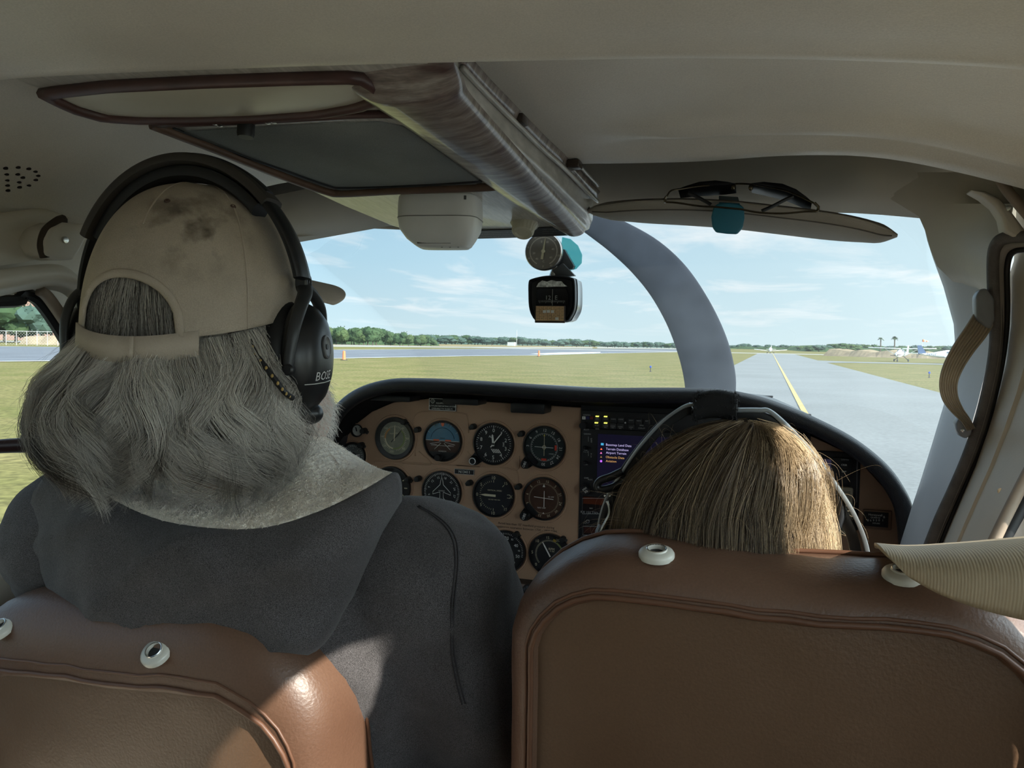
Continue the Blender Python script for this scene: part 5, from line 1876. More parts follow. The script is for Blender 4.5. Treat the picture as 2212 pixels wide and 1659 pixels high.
# ================================================================ THERMOMETER and COMPASS
tc_ = pY(1174, 543, 1.27)
ts = (tc_ - CAM).dot(CF) / FPX
tr_ = 41 * ts
tdir = V((math.sin(0.05), -math.cos(0.05), 0.0)).normalized()
tx = V((tdir.y * -1, tdir.x, 0)).normalized()
th = thing('thermometer', 'round brown dial thermometer hanging at the windshield centre', 'thermometer', tc_)
MB().lathe([(tr_ * 0.97, -0.014), (tr_, -0.01), (tr_, 0.0), (tr_ * 0.95, 0.002), (tr_ * 0.93, 0.0)], tc_, tdir, 36, ZA).build('case', mat('rim_steel', (0.30, 0.27, 0.25), 0.3, 0.9), th, sharp=50)
MB().lathe([(0.0, -0.0005), (tr_ * 0.94, -0.0005)], tc_, tdir, 36).build('dial', mat('thermo_brown', (0.055, 0.034, 0.028), 0.85, var=0.15, scale=50), th)


def tp(an, k, h=0.0004):
    a = math.radians(an)
    return tc_ + tx * (math.sin(a) * k * tr_) + ZA * (math.cos(a) * k * tr_) + tdir * h


b = MB()
for an in rng(-150, 150, 5):
    for k0, k1, w in ((0.70, 0.76, 0.018),):
        p0, p1 = tp(an, k0), tp(an, k1)
        s = (p1 - p0).normalized().cross(tdir) * (w * tr_)
        b.add([p0 - s, p0 + s, p1 + s, p1 - s], [(0, 1, 2, 3)])
for s, an, k, z in (('0', -12, 0.52, 0.16), ('20', 22, 0.52, 0.15), ('40', 78, 0.52, 0.15), ('60', 128, 0.52, 0.15), ('20', -100, 0.52, 0.15), ('40', -138, 0.52, 0.15), ('C', 178, 0.52, 0.16), ('F', 180, 0.80, 0.16), ('32', -32, 0.86, 0.13), ('60', 12, 0.86, 0.13), ('80', 48, 0.86, 0.13), ('120', 105, 0.86, 0.13), ('0', -75, 0.86, 0.13), ('20', -115, 0.86, 0.13), ('60', 150, 0.86, 0.13)):
    b.text(s, z * tr_, tp(an, k, 0.0006), tx, ZA)
b.build('dial_marking', mat('thermo_text', (0.8, 0.74, 0.68), 0.6), th, smooth=False, weld=False)
d = (tp(9, 1) - tp(9, 0)).normalized()
s = d.cross(tdir)
b = MB()
b.prism([tp(9, -0.42, 0.002) - s * 0.0022, tp(9, -0.42, 0.002) + s * 0.0022, tp(9, 0.12, 0.002) + s * 0.0016, tp(9, 0.68, 0.002) + s * 0.0005, tp(9, 0.68, 0.002) - s * 0.0005, tp(9, 0.12, 0.002) - s * 0.0016], tdir * 0.0006)
b.build('needle', GC, th, smooth=False)
MB().lathe([(0.003, 0.0), (0.003, 0.004), (0, 0.0045)], tc_, tdir, 12).build('hub', GC, th)
# stem bracket and turquoise tag behind
b = MB()
b.prism([tc_ + tx * 0.012 - ZA * 0.03 - tdir * 0.012, tc_ + tx * 0.030 - ZA * 0.018 - tdir * 0.012, tc_ + tx * 0.050 - ZA * 0.038 - tdir * 0.016, tc_ + tx * 0.020 - ZA * 0.042 - tdir * 0.014], -tdir * 0.014)
b.build('bracket', mat('bracket_grey', (0.07, 0.075, 0.08), 0.4), th, bevel=0.001)
b = MB()
tg = [(1214, 512), (1232, 516), (1248, 530), (1257, 550), (1256, 568), (1244, 581), (1226, 585), (1218, 560), (1212, 530)]
b.prism([pY(a, c, 1.30) for a, c in tg], (0, 0.004, 0))
tq = bpy.data.materials.new('turquoise_film')
tq.use_nodes = True
_pb = tq.node_tree.nodes['Principled BSDF']
_pb.inputs['Base Color'].default_value = (0.10, 0.42, 0.45, 1)
_pb.inputs['Roughness'].default_value = 0.2
_nt = tq.node_tree
_tl = _nt.nodes.new('ShaderNodeBsdfTransparent')
_tl.inputs['Color'].default_value = (0.45, 0.85, 0.85, 1)
_mx = _nt.nodes.new('ShaderNodeMixShader')
_mx.inputs['Fac'].default_value = 0.7
_nt.links.new(_pb.outputs[0], _mx.inputs[1])
_nt.links.new(_tl.outputs[0], _mx.inputs[2])
_nt.links.new(_mx.outputs[0], _nt.nodes['Material Output'].inputs['Surface'])
b.build('tinted_tab', tq, th, bevel=0.001)
b = MB()
b.prism([pY(a, c, 1.292) for a, c in ((1205, 540), (1219, 538), (1240, 574), (1237, 581), (1206, 584), (1198, 572))], (0, 0.012, 0))
b.build('bracket', MATS['bracket_grey'], th, bevel=0.001)
MB().tube([tc_ + ZA * 0.03 - tdir * 0.010, tc_ + ZA * 0.058 - tdir * 0.03], 0.006, 10).build('stem', MATS['bracket_grey'], th)

cc_ = pY(1192, 645, 1.27)
cs = (cc_ - CAM).dot(CF) / FPX
co = thing('compass', 'black magnetic compass with a correction card hanging from the windshield centre', 'compass', cc_)
cx_ = V((math.cos(0.06), math.sin(0.06), 0))
cyv = V((-math.sin(0.06), math.cos(0.06), 0))


def cq(dx, dy, back=0.0):
    return cc_ + cx_ * (dx * cs) - ZA * (dy * cs) + cyv * back


outl = [(-53, -36), (-46, -43), (-20, -49), (0, -50), (25, -49), (44, -45), (50, -38), (52, -5), (51, 20), (44, 38), (30, 50), (-28, 50), (-44, 38), (-51, 18), (-53, -10)]
outl = [(p.x, p.y) for p in spline([V((a, c, 0)) for a, c in outl], 3, True)]
rows = [[cq(a * k, c * k, bk) for a, c in outl] for k, bk in ((0.0, 0.006), (0.55, 0.005), (0.86, 0.003), (0.93, -0.001), (0.98, -0.001), (1.0, 0.003), (1.0, 0.014))]
b = MB()
b.grid(rows, closed_u=True)
b.build('face', mat('compass_black', (0.010, 0.010, 0.012), 0.4, spec=0.4), co, sharp=40)
rows = [[cq(a * k + 6 * bk / 0.05, c * k, bk) for a, c in outl] for k, bk in ((1.0, 0.014), (1.0, 0.022), (0.97, 0.03), (0.96, 0.05), (0.86, 0.062), (0.6, 0.07), (0.0, 0.072))]
b = MB()
b.grid(rows, closed_u=True)
b.build('case', mat('compass_chrome', (0.42, 0.44, 0.45), 0.22, 0.85, var=0.05), co, sharp=180)
b = MB()
b.prism([cq(a, c, -0.0012) for a, c in ((-30, -22), (30, -22), (36, -10), (36, 15), (-34, 15), (-34, -10))], cyv * 0.003)
b.build('lens', mat('compass_lens', (0.006, 0.006, 0.008), 0.12, spec=0.6), co)
b = MB()
b.text('12', 13 * cs, cq(-7, -2, -0.0016), cx_, ZA)
b.text('E', 13 * cs, cq(10, -2, -0.0016), cx_, ZA)
for k in range(-11, 12):
    b.add([cq(k * 2.6 - 0.4, 4, -0.0016), cq(k * 2.6 + 0.4, 4, -0.0016), cq(k * 2.6 + 0.4, 8 + (2 if k % 5 == 0 else 0), -0.0016), cq(k * 2.6 - 0.4, 8 + (2 if k % 5 == 0 else 0), -0.0016)], [(0, 1, 2, 3)])
b.add([cq(1.2, -20, -0.0018), cq(2.2, -20, -0.0018), cq(2.2, 15, -0.0018), cq(1.2, 15, -0.0018)], [(0, 1, 2, 3)])
b.build('lettering', mat('compass_text', (0.30, 0.31, 0.30), 0.6), co, smooth=False, weld=False)
# peeled paint patch
rr_ = random.Random(3)
pp = [(-34, -25), (-30, -33), (-22, -38), (-10, -37), (0, -39), (10, -37), (20, -37), (26, -30), (33, -27), (25, -26), (10, -25), (-10, -25)]
b = MB()
b.prism([cq(a + rr_.uniform(-1, 1), c + rr_.uniform(-1, 1), -0.0012) for a, c in pp], cyv * 0.002)
b.build('worn_patch', mat('peeled_paint', (0.7, 0.68, 0.64), 0.8, var=0.5, scale=260, bump=0.8, bscale=300), co, smooth=False)
MB().tube([cq(-3, -48, 0.02), cq(-1, -62, 0.02), cq(2, -74, 0.018)], [0.008, 0.006, 0.007], 10).build('stem', MATS['compass_chrome'], co)
MB().tube([cq(3, -72, 0.016), cq(-8, -92, 0.02), cq(-14, -120, 0.01)], [0.007, 0.009, 0.008], 10).build('stem_bracket', MATS['bracket_grey'], co)
# card
b = MB()
b.box(cq(-2, 34, -0.004), (66 * cs, 0.004, 37 * cs), (cx_, cyv, ZA))
cf = b.build('card_holder', mat('card_frame', (0.05, 0.03, 0.02), 0.5), co, bevel=0.0008)
b = MB()
b.box(cq(-2, 32.5, -0.0066), (61 * cs, 0.0008, 31 * cs), (cx_, cyv, ZA))
b.build('card', mat('card_buff', (0.72, 0.47, 0.25), 0.7, var=0.1, scale=90), cf, smooth=False)
b = MB()
for k in range(1, 7):
    x = -32 + 8.8 * k - 1
    b.add([cq(x - 0.25, 17.5, -0.0072), cq(x + 0.25, 17.5, -0.0072), cq(x + 0.25, 47, -0.0072), cq(x - 0.25, 47, -0.0072)], [(0, 1, 2, 3)])
for y in (24.5, 32, 39.5):
    b.add([cq(-32, y - 0.25, -0.0072), cq(28, y - 0.25, -0.0072), cq(28, y + 0.25, -0.0072), cq(-32, y + 0.25, -0.0072)], [(0, 1, 2, 3)])
for j, row in enumerate((('FOR', 'N', '30', '60', 'E', '120', '150'), ('STEER', '358', '28', '57', '90', '121', '151'), ('FOR', 'S', '210', '240', 'W', '300', '330'), ('STEER', '181', '211', '241', '272', '301', '330'))):
    for k, s in enumerate(row):
        b.text(s, (4.6 if k else 3.6) * cs, cq(-28.5 + 8.8 * k + (0.8 if k else 0), 21 + 7.5 * j, -0.0074), cx_, ZA)
b.build('lettering', mat('card_ink', (0.05, 0.03, 0.02), 0.7), cf, smooth=False, weld=False)
b = MB()
for (x, y) in ((-13.5, 28.5), (-5, 28), (4, 28.5), (14, 43.5)):
    b.prism([cq(x + dx, y + dy, -0.0078) for dx, dy in ((-3.6, -2.8), (3.4, -3.2), (3.8, 2.8), (-3.2, 3.2))], cyv * 0.0002)
b.build('correction_marking', GW, cf, smooth=False)

# ================================================================ SUN VISORS
VIS = mat('visor_vinyl', (0.30, 0.265, 0.215), 0.6, var=0.06, scale=20, bump=0.3, bscale=700)
vz = thing('sun_visor', 'padded taupe sun visor folded up above the passenger', 'visor', pY(1290, 455, 1.1))
vl = [(1272, 456, 0.006, 1.10), (1300, 456, 0.022, 1.10), (1380, 457, 0.045, 1.10), (1480, 459, 0.055, 1.10), (1580, 465, 0.058, 1.10), (1680, 476, 0.058, 1.095), (1780, 488, 0.056, 1.09), (1850, 497, 0.045, 1.085), (1905, 505, 0.026, 1.082), (1938, 509, 0.005, 1.08)]
rows = []
vpts = spline([V((a, c, 0)) for a, c, _, _ in vl], 4)
vhd = spline([V((h, y, 0)) for _, _, h, y in vl], 4)
for p, h in zip(vpts, vhd):
    c = pY(p.x, p.y, h.y)
    row = []
    for k in range(20):
        a = 2 * math.pi * k / 20
        ca, sa = math.cos(a), math.sin(a)
        tt = min(0.010, h.x * 0.35)
        row.append(c + V((0, ca * h.x, sa * tt * (1.0 if abs(ca) < 0.9 else 0.7) - 0.12 * ca * h.x)))
    rows.append(row)
b = MB()
b.grid(rows, closed_u=True)
b.build('pad', VIS, vz, sharp=180)
b = MB()
b.tube([r[10] for r in rows][2:-2] , 0.0016, 6)
b.build('piping', VIS, vz, sharp=180)
b = MB()
b.tube([(r[13] + r[12]) / 2 for r in rows][2:-2], 0.0012, 6)
b.build('seam', mat('visor_seam', (0.10, 0.085, 0.07), 0.7), vz, sharp=180)
MB().tube([pY(1272, 456, 1.10), pY(1262, 440, 1.12), pY(1262, 425, 1.15)], 0.004, 8).build('hinge_rod', MATS['bright_metal'], vz)

lv = thing('sun_visor', 'beige sun visor with a wavy lower edge above the pilot', 'visor', pY(700, 470, 1.3))
outl = [(560, 446), (600, 436), (680, 428), (780, 438), (870, 462), (930, 485), (930, 500), (870, 494), (800, 491), (770, 496), (735, 497), (715, 503), (680, 506), (640, 511), (600, 515), (560, 520)]
b = MB()
b.prism([pY(a, c, 1.30 - (c - 430) * 0.0012) for a, c in outl], (0, 0.012, 0.004))
b.build('pad', TRIMT, lv, bevel=0.004, bseg=3, sharp=180)
b = MB()
b.tube([pY(a, c, 1.296 - (c - 430) * 0.0012) for a, c in outl[5:]], 0.0022, 6)
b.build('piping', TRIMT, lv, sharp=180)
MB().tube([pY(590, 450, 1.30), pY(560, 420, 1.26)], 0.004, 8).build('hinge_rod', MATS['bright_metal'], lv)

# blue clip with the sunglasses
YC = 1.03
cl = thing('visor_clip', 'turquoise plastic clip on the passenger sun visor', 'clip', pY(1572, 470, YC))
rp_ = [(1541, 447), (1550, 439), (1575, 437), (1598, 441), (1607, 448), (1608, 470), (1604, 492), (1592, 505), (1570, 504), (1546, 501), (1538, 490), (1536, 468)]
b = MB()
b.prism([pY(a, c, YC) for a, c in rp_], (0, 0.008, 0))
b.build('front_plate', mat('turquoise_plastic', (0.025, 0.165, 0.24), 0.45, var=0.05), cl, bevel=0.0025, bseg=3, sharp=180)
b = MB()
b.prism([pY(a, c, 1.16) + V((0, 0, 0.012)) for a, c in ((1552, 446), (1594, 449), (1592, 470), (1554, 468))], (0, 0.005, 0))
b.prism([pY(1552, 441, YC) + V((0, 0.006, 0)), pY(1598, 443, YC) + V((0, 0.006, 0)), pY(1594, 449, 1.16) + V((0, 0, 0.012)), pY(1552, 446, 1.16) + V((0, 0, 0.012))], (0, 0, 0.003))
b.build('rear_arm', MATS['turquoise_plastic'], cl, bevel=0.001)

YG = 1.02
sg = thing('sunglasses', 'folded sunglasses with thin dark metal frame held by the turquoise clip', 'sunglasses', pY(1600, 440, YG))
FRM = mat('frame_bronze', (0.10, 0.08, 0.05), 0.25, 0.8, var=0.2)
LNS = mat('lens_black', (0.008, 0.008, 0.009), 0.35, spec=0.3)
front = spline([pY(a, c, YG + dy) for a, c, dy in [(1440, 424, 0.0), (1450, 412, 0.004), (1472, 408, 0.01), (1510, 402, 0.018), (1560, 399, 0.024), (1606, 397, 0.026), (1650, 402, 0.024), (1700, 413, 0.016), (1740, 430, 0.008), (1760, 440, 0.002)]], 5)
MB().tube(front, 0.0011, 8).build('brow_bar', FRM, sg)
for pts in ([(1463, 408), (1478, 402), (1510, 392), (1545, 389), (1572, 392), (1590, 396), (1560, 400), (1510, 403)], [(1622, 395), (1650, 392), (1690, 396), (1720, 408), (1742, 424), (1755, 436), (1738, 429), (1700, 413), (1655, 402)]):
    b = MB()
    b.prism([pY(a, c, YG + 0.02) for a, c in pts], (0, 0.035, -0.006))
    b.build('lens', LNS, sg, bevel=0.001)
for pts in ([(1440, 424), (1436, 430), (1438, 436), (1462, 438), (1510, 445), (1545, 447), (1600, 452)], [(1760, 438), (1767, 446), (1766, 456), (1740, 457), (1690, 461), (1640, 459), (1600, 452)]):
    MB().tube(spline([pY(a, c, YG - 0.003) for a, c in pts], 4), 0.0012, 8).build('temple', FRM, sg)
for pts in ([(1487, 417), (1505, 425), (1522, 434), (1536, 442)], [(1714, 424), (1695, 432), (1668, 446), (1645, 456)]):
    MB().tube(spline([pY(a, c, YG + 0.004) for a, c in pts], 4), [0.0022] * 13, 8).build('temple_tip', BLACK, sg)
for a, c in ((1584, 404), (1622, 405)):
    MB().ellipsoid(pY(a, c, YG + 0.022), (0.003, 0.002, 0.004), nu=8, nv=6).build('nose_pad', FRM, sg)
for pts in ([(1440, 424), (1436, 430), (1437, 438)], [(1759, 438), (1768, 447), (1766, 457)]):
    MB().tube([pY(a, c, YG - 0.001) for a, c in pts], 0.0018, 8).build('hinge', FRM, sg)

# ================================================================ ASSIST STRAP on the right post
ast = thing('assist_strap', 'ribbed beige grab strap looped between two grey brackets on the windshield post', 'strap', pY(2090, 800, 1.05))
sp_ = spline([pY(a, c, y) for a, c, y in [(2124, 690, 1.075), (2108, 716, 1.06), (2082, 752, 1.04), (2060, 790, 1.025), (2049, 825, 1.02), (2052, 858, 1.03), (2068, 886, 1.05), (2085, 906, 1.065), (2097, 926, 1.08)]], 6)
NRIB = 8
wd = spline([V((w, 0, 0)) for w in (0.0125, 0.0125, 0.0115, 0.0105, 0.0095, 0.0085, 0.0065, 0.0050, 0.0048)], 6)
side = V((0.93, 0.25, 0.28)).normalized()
b = MB()
rows = []
for i, p in enumerate(sp_):
    t = (sp_[min(i + 1, len(sp_) - 1)] - sp_[max(i - 1, 0)]).normalized()
    view = (CAM - p).normalized()
    s = t.cross(view).normalized()
    nrm = s.cross(t).normalized()
    if nrm.dot(view) < 0:
        nrm = -nrm
    row = []
    M = NRIB * 4
    for k in range(M + 1):
        f_ = -1 + 2 * k / M
        row.append(p + s * (f_ * wd[i].x) + nrm * (0.0016 * abs(math.sin(math.pi * k / 4)) + 0.001))
    for k in range(M, -1, -1):
        f_ = -1 + 2 * k / M
        row.append(p + s * (f_ * wd[i].x) - nrm * 0.0015)
    rows.append(row)
b.grid(rows, closed_u=True)
b.build('strap', mat('strap_beige', (0.42, 0.345, 0.245), 0.6, var=0.08, scale=60), ast, sharp=50)
b = MB()
uq = [(2108, 640), (2118, 624), (2132, 622), (2149, 645), (2150, 690), (2142, 712), (2130, 708), (2110, 690)]
b.prism([pY(a, c, 1.062) for a, c in uq], (0, 0.022, 0))
b.build('bracket', mat('bracket_plastic', (0.22, 0.225, 0.24), 0.35), ast, bevel=0.005, bseg=3, sharp=180)
b = MB()
uq = [(2070, 905), (2078, 896), (2088, 898), (2098, 915), (2102, 925), (2098, 940), (2088, 948), (2076, 944), (2068, 930), (2066, 915)]
b.prism([pY(a, c, 1.078) for a, c in uq], (0, 0.02, 0))
b.build('bracket', MATS['bracket_plastic'], ast, bevel=0.004, bseg=3, sharp=180)
MB().lathe([(0.0022, 0), (0.0, 0.0015)], pY(2079, 930, 1.076), V((-0.4, -0.9, 0)), 10).build('screw', MATS['bright_metal'], ast)

# ================================================================ PROPELLER and NOSE
YP = 2.85
hub = pY(1505, 985, YP)
pr = thing('propeller', 'dark grey propeller blade standing in front of the windshield', 'propeller', hub)
bl = [(1512, 960, 60), (1528, 900, 95), (1534, 840, 110), (1528, 790, 112), (1512, 735, 110), (1484, 672, 104), (1444, 608, 98), (1395, 556, 88), (1338, 514, 72), (1290, 486, 58), (1255, 470, 42), (1232, 462, 16)]
PROP = mat('propeller_grey', (0.022, 0.027, 0.037), 0.8, var=0.2, scale=12, spec=0.15, detail=6)
cpts = spline([V((a, c, w)) for a, c, w in bl], 5)
c3 = [pY(p.x, p.y, YP) for p in cpts]
rows = []
for i, p in enumerate(c3):
    t = (c3[min(i + 1, len(c3) - 1)] - c3[max(i - 1, 0)]).normalized()
    s = t.cross(YA).normalized()
    half = cpts[i].z / 2 * (p - CAM).dot(CF) / FPX
    tw = 0.45 * (1 - i / len(c3))
    cd = (s * math.cos(tw * 0.5) + YA * math.sin(tw * 0.5)).normalized()
    nd = t.cross(cd).normalized()
    row = []
    for k in range(20):
        a = 2 * math.pi * k / 20
        row.append(p + cd * (half * math.cos(a)) + nd * (0.10 * half * math.sin(a) * (1.2 + 0.5 * math.cos(a)) + 0.003 * math.sin(a)))
    rows.append(row)
b = MB()
b.grid(rows, closed_u=True)
b.build('blade', PROP, pr, sharp=180)
b = MB()
b.grid([[hub + V((-(q.x - hub.x), q.y - hub.y, -(q.z - hub.z))) for q in row] for row in rows], closed_u=True)
b.build('blade', PROP, pr, sharp=180)
MB().lathe([(0.17, -0.06), (0.17, 0.0), (0.15, 0.08), (0.11, 0.16), (0.05, 0.23), (0.0, 0.25)], hub, YA, 24).build('spinner', mat('spinner_white', (0.6, 0.6, 0.58), 0.3), pr)
b = MB()
rows = []
for y, hw, zt, zb in ((2.012, 0.50, 1.85, 1.15), (2.2, 0.47, 1.84, 1.18), (2.45, 0.42, 1.82, 1.24), (2.65, 0.36, 1.79, 1.32), (2.77, 0.28, 1.75, 1.40)):
    row = []
    for k in range(28):
        a = 2 * math.pi * k / 28
        ca, sa = math.cos(a), math.sin(a)
        row.append(V((hub.x * (y - 2.0) / 0.8 + XC * (2.8 - y) / 0.8 + hw * math.copysign(abs(ca) ** 0.7, ca), y, (zt + zb) / 2 + (zt - zb) / 2 * math.copysign(abs(sa) ** 0.7, sa))))
    rows.append(row)
b.grid(rows, closed_u=True)
b.f.append(tuple(4 * 28 + k for k in range(28)))
tag(b.build('engine_cowling', mat('cowl_white', (0.6, 0.58, 0.55), 0.35), sharp=180), 'pale engine cowling ahead of the windshield', 'cowling')

# ================================================================ SEATS
def leather(name, c, c2):
    m = mat(name, c, 0.42, base2=c2, scale=5, detail=6, bump=0.22, bscale=330, spec=0.5, fine=0.07, fscale=500)
    return m


LEA = leather('seat_leather', (0.094, 0.051, 0.028), (0.120, 0.068, 0.039))
LEAD = leather('seat_leather_bolster', (0.088, 0.043, 0.026), (0.128, 0.069, 0.042))
PIP = mat('seat_piping', (0.11, 0.050, 0.028), 0.45, var=0.1, scale=40)
GROM = mat('grommet_ivory', (0.56, 0.54, 0.47), 0.3, var=0.05, spec=0.5)


def seat_outline(w, hgt, rc, n=90, wb=0.02):
    """closed loop (x, z), top at z = 0, starts bottom left and runs over the top"""
    pts = [(-w - wb, -hgt), (-w - wb * 0.6, -hgt * 0.6), (-w - wb * 0.15, -hgt * 0.3)]
    for k in range(13):
        a = math.pi - (math.pi / 2) * k / 12
        pts.append((-w + rc + rc * math.cos(a) * 1.0, -rc * 0.85 + rc * 0.85 * math.sin(a)))
    for k in range(13):
        a = math.pi / 2 - (math.pi / 2) * k / 12
        pts.append((w - rc + rc * math.cos(a), -rc * 0.85 + rc * 0.85 * math.sin(a)))
    pts += [(w + wb * 0.15, -hgt * 0.3), (w + wb * 0.6, -hgt * 0.6), (w + wb, -hgt)]
    loop = resample([V((x, 0, z)) for x, z in pts], n, True)
    return loop


def inset(loop, e, sag=0.0):
    n = len(loop)
    out = []
    for i in range(n):
        t = loop[(i + 1) % n] - loop[i - 1]
        nrm = V((t.z, 0, -t.x)).normalized()
        out.append(loop[i] + nrm * e)
    return out


def make_seat(label, cx, ytop, ztop, w, tilt, seed, grommets, rc=0.085, roll=0.0, drop=0.0):
    o = thing('pilot_seat', label, 'seat', (cx, ytop + 0.25, 1.05))
    hgt = 0.60
    base = seat_outline(w, hgt, rc)

    def place(p, y, e=0.0):
        x, z = p.x, p.z
        z -= drop * min(1.0, e / 0.03) * max(0.0, min(1.0, (z + 0.25) / 0.12))
        k = max(0.0, 1 + z / 0.12) if z > -0.12 else 0
        z2 = z - 0.004 * k * math.cos(x / w * math.pi * 1.6) - 0.008 * k * (x / w) ** 2
        nn = 0.0016 * noise.noise(V((x * 14 + seed, y * 20, z * 14))) + 0.0016 * noise.noise(V((x * 40, y * 60 + seed, z * 40)))
        return V((cx + x, ytop + y + nn - z * tilt, ztop + z2 + nn + roll * x))
    rings = [(0.009, 0.034), (0.0045, 0.030), (0.004, 0.027), (0.006, 0.022), (0.014, 0.012), (0.027, 0.004), (0.045, 0.0), (0.07, -0.003), (0.095, -0.001), (0.115, 0.008), (0.126, 0.022), (0.130, 0.045)]
    b = MB()
    b.grid([[place(p, y, e if y < 0.06 else 0) for p in inset(base, e)] for y, e in rings], closed_u=True)
    # front cushion cap
    lp = inset(base, 0.045)
    c0 = sum(lp, V((0, 0, 0))) / len(lp)
    b.grid([[place(c0 + (p - c0) * k, 0.130 + 0.012 * (1 - k * k)) for p in lp] for k in (1, 0.85, 0.6, 0.3, 0.0)], closed_u=True)
    bol = b.build('bolster', LEAD, o, sharp=180)
    lp = inset(base, 0.0335)
    c0 = sum(lp, V((0, 0, 0))) / len(lp)
    b = MB()
    b.grid([[place(c0 + (p - c0) * k, 0.0085 - 0.012 * (1 - k ** 3), 0.0335) for p in lp] for k in (1, 0.985, 0.95, 0.9, 0.8, 0.65, 0.5, 0.35, 0.2, 0.0)], closed_u=True)
    b.build('back_panel', LEA, o, sharp=180)
    for e, y, r, nm in ((0.0285, 0.0035, 0.0026, 'piping'), (0.0235, 0.0055, 0.0016, 'seam')):
        b = MB()
        b.tube([place(p, y - 0.0004, e) for p in inset(base, e)], r, 7, closed=True)
        b.build(nm, PIP, o, sharp=180)
    # edge welt between bolster and front cushion
    b = MB()
    b.tube([place(p, 0.096) for p in inset(base, -0.0025)], 0.0022, 7, closed=True)
    b.build('welt', PIP, o, sharp=180)
    # seat cushion, base
    b = MB()
    b.box((cx, ytop + 0.47, 1.30), (0.44, 0.46, 0.13))
    b.build('cushion', LEA, o, bevel=0.035, bseg=4, sharp=180)
    b = MB()
    b.box((cx, ytop + 0.46, 1.20), (0.38, 0.40, 0.07))
    b.build('pan', BLACK, o, bevel=0.006)
    for sx in (-0.16, 0.16):
        for sy in (0.30, 0.62):
            MB().tube([V((cx + sx, ytop + sy, 1.05)), V((cx + sx, ytop + sy, 1.18))], 0.012, 8).build('leg', MATS['bright_metal'], o)
    # grommets sit on the bolster where the photo shows them
    vs = [v.co + ORG[o.name] for v in bol.data.vertices]
    tree_ = BVHTree.FromPolygons(vs, [tuple(p.vertices) for p in bol.data.polygons])
    for (px, py) in grommets:
        hit, nrm, _, _ = tree_.ray_cast(CAM, ray(px, py).normalized())
        if hit is None:
            continue
        if nrm.dot(CAM - hit) < 0:
            nrm = -nrm
        ax = (nrm + ZA * 1.3 + V((0, -0.25, 0))).normalized()
        r = 0.0150
        hit = hit + nrm * 0.0028
        g_ = MB().lathe([(r, -0.004), (r, -0.0005), (r * 0.93, 0.0012), (r * 0.75, 0.0024), (r * 0.60, 0.0028), (r * 0.56, 0.0040), (r * 0.50, 0.0040), (r * 0.47, -0.001)], hit, ax, 28).build('grommet', GROM, o, sharp=50)
        MB().lathe([(0.0, 0.0), (r * 0.49, -0.0002)], hit, ax, 20).build('socket', BLACK, g_)
        MB().tube(arc_pts(hit + ax * 0.0041, r * 0.53, 0, 2 * math.pi * 19 / 20, 19, *frame_of(ax)), 0.0006, 5, closed=True).build('rim', MATS['bright_metal'], g_)
    return o


make_seat('brown leather seat back with two ivory grommets in front of the camera, hiding the passenger', 0.006, 0.632, 1.826, 0.222, 0.16, 1, [(1418, 1200), (1950, 1245)], 0.105, 0.0, 0.004)
make_seat('lower brown leather seat back behind the bearded pilot', -0.618, 0.60, 1.727, 0.235, 0.16, 5, [(5, 1357), (340, 1407)], 0.125, 0.05, 0.042)

# wide ribbed belt over the passenger seat
BELT = mat('belt_webbing', (0.36, 0.285, 0.19), 0.55, var=0.06, scale=40, spec=0.35)
_nt = BELT.node_tree
_wv = _nt.nodes.new('ShaderNodeTexWave')
_wv.inputs['Scale'].default_value = 170
_wv.inputs['Distortion'].default_value = 0.3
_tc = _nt.nodes.new('ShaderNodeTexCoord')
_mp = _nt.nodes.new('ShaderNodeMapping')
_mp.inputs['Rotation'].default_value = (0.0, 0.0, 0.0)
_nt.links.new(_tc.outputs['Object'], _mp.inputs['Vector'])
_nt.links.new(_mp.outputs[0], _wv.inputs['Vector'])
_bp = _nt.nodes.new('ShaderNodeBump')
_bp.inputs['Strength'].default_value = 0.25
_bp.inputs['Distance'].default_value = 0.001
_nt.links.new(_wv.outputs['Fac'], _bp.inputs['Height'])
_nt.links.new(_bp.outputs[0], _nt.nodes['Principled BSDF'].inputs['Normal'])
bt = thing('shoulder_belt', 'wide beige webbing belt draped over the corner of the passenger seat', 'belt', pY(1950, 1200, 0.62))
front = [(1888, 1182, 0.78), (1960, 1182, 0.78), (2050, 1178, 0.78), (2140, 1170, 0.775), (2250, 1160, 0.77), (2400, 1150, 0.76)]
topc = [(1888, 1173, 0.70), (1960, 1178, 0.69), (2050, 1172, 0.675), (2140, 1165, 0.66), (2250, 1156, 0.645), (2400, 1148, 0.63)]
mid1 = [(1897, 1180, 0.645), (1965, 1195, 0.628), (2050, 1198, 0.612), (2140, 1196, 0.60), (2250, 1190, 0.59), (2400, 1180, 0.57)]
mid2 = [(1925, 1210, 0.622), (1995, 1232, 0.605), (2070, 1244, 0.592), (2150, 1250, 0.582), (2250, 1256, 0.572), (2400, 1250, 0.56)]
low = [(1962, 1244, 0.615), (2030, 1282, 0.602), (2100, 1308, 0.594), (2170, 1328, 0.588), (2260, 1346, 0.58), (2400, 1360, 0.57)]
b = MB()
b.grid([spline([pY(a, c, y) for a, c, y in r_], 6) for r_ in (front, topc, mid1, mid2, low)])
b.build('webbing', BELT, bt, sharp=180, mods=[('SUBSURF', {'levels': 2, 'render_levels': 2}), ('SOLIDIFY', {'thickness': 0.0025, 'offset': 0})])
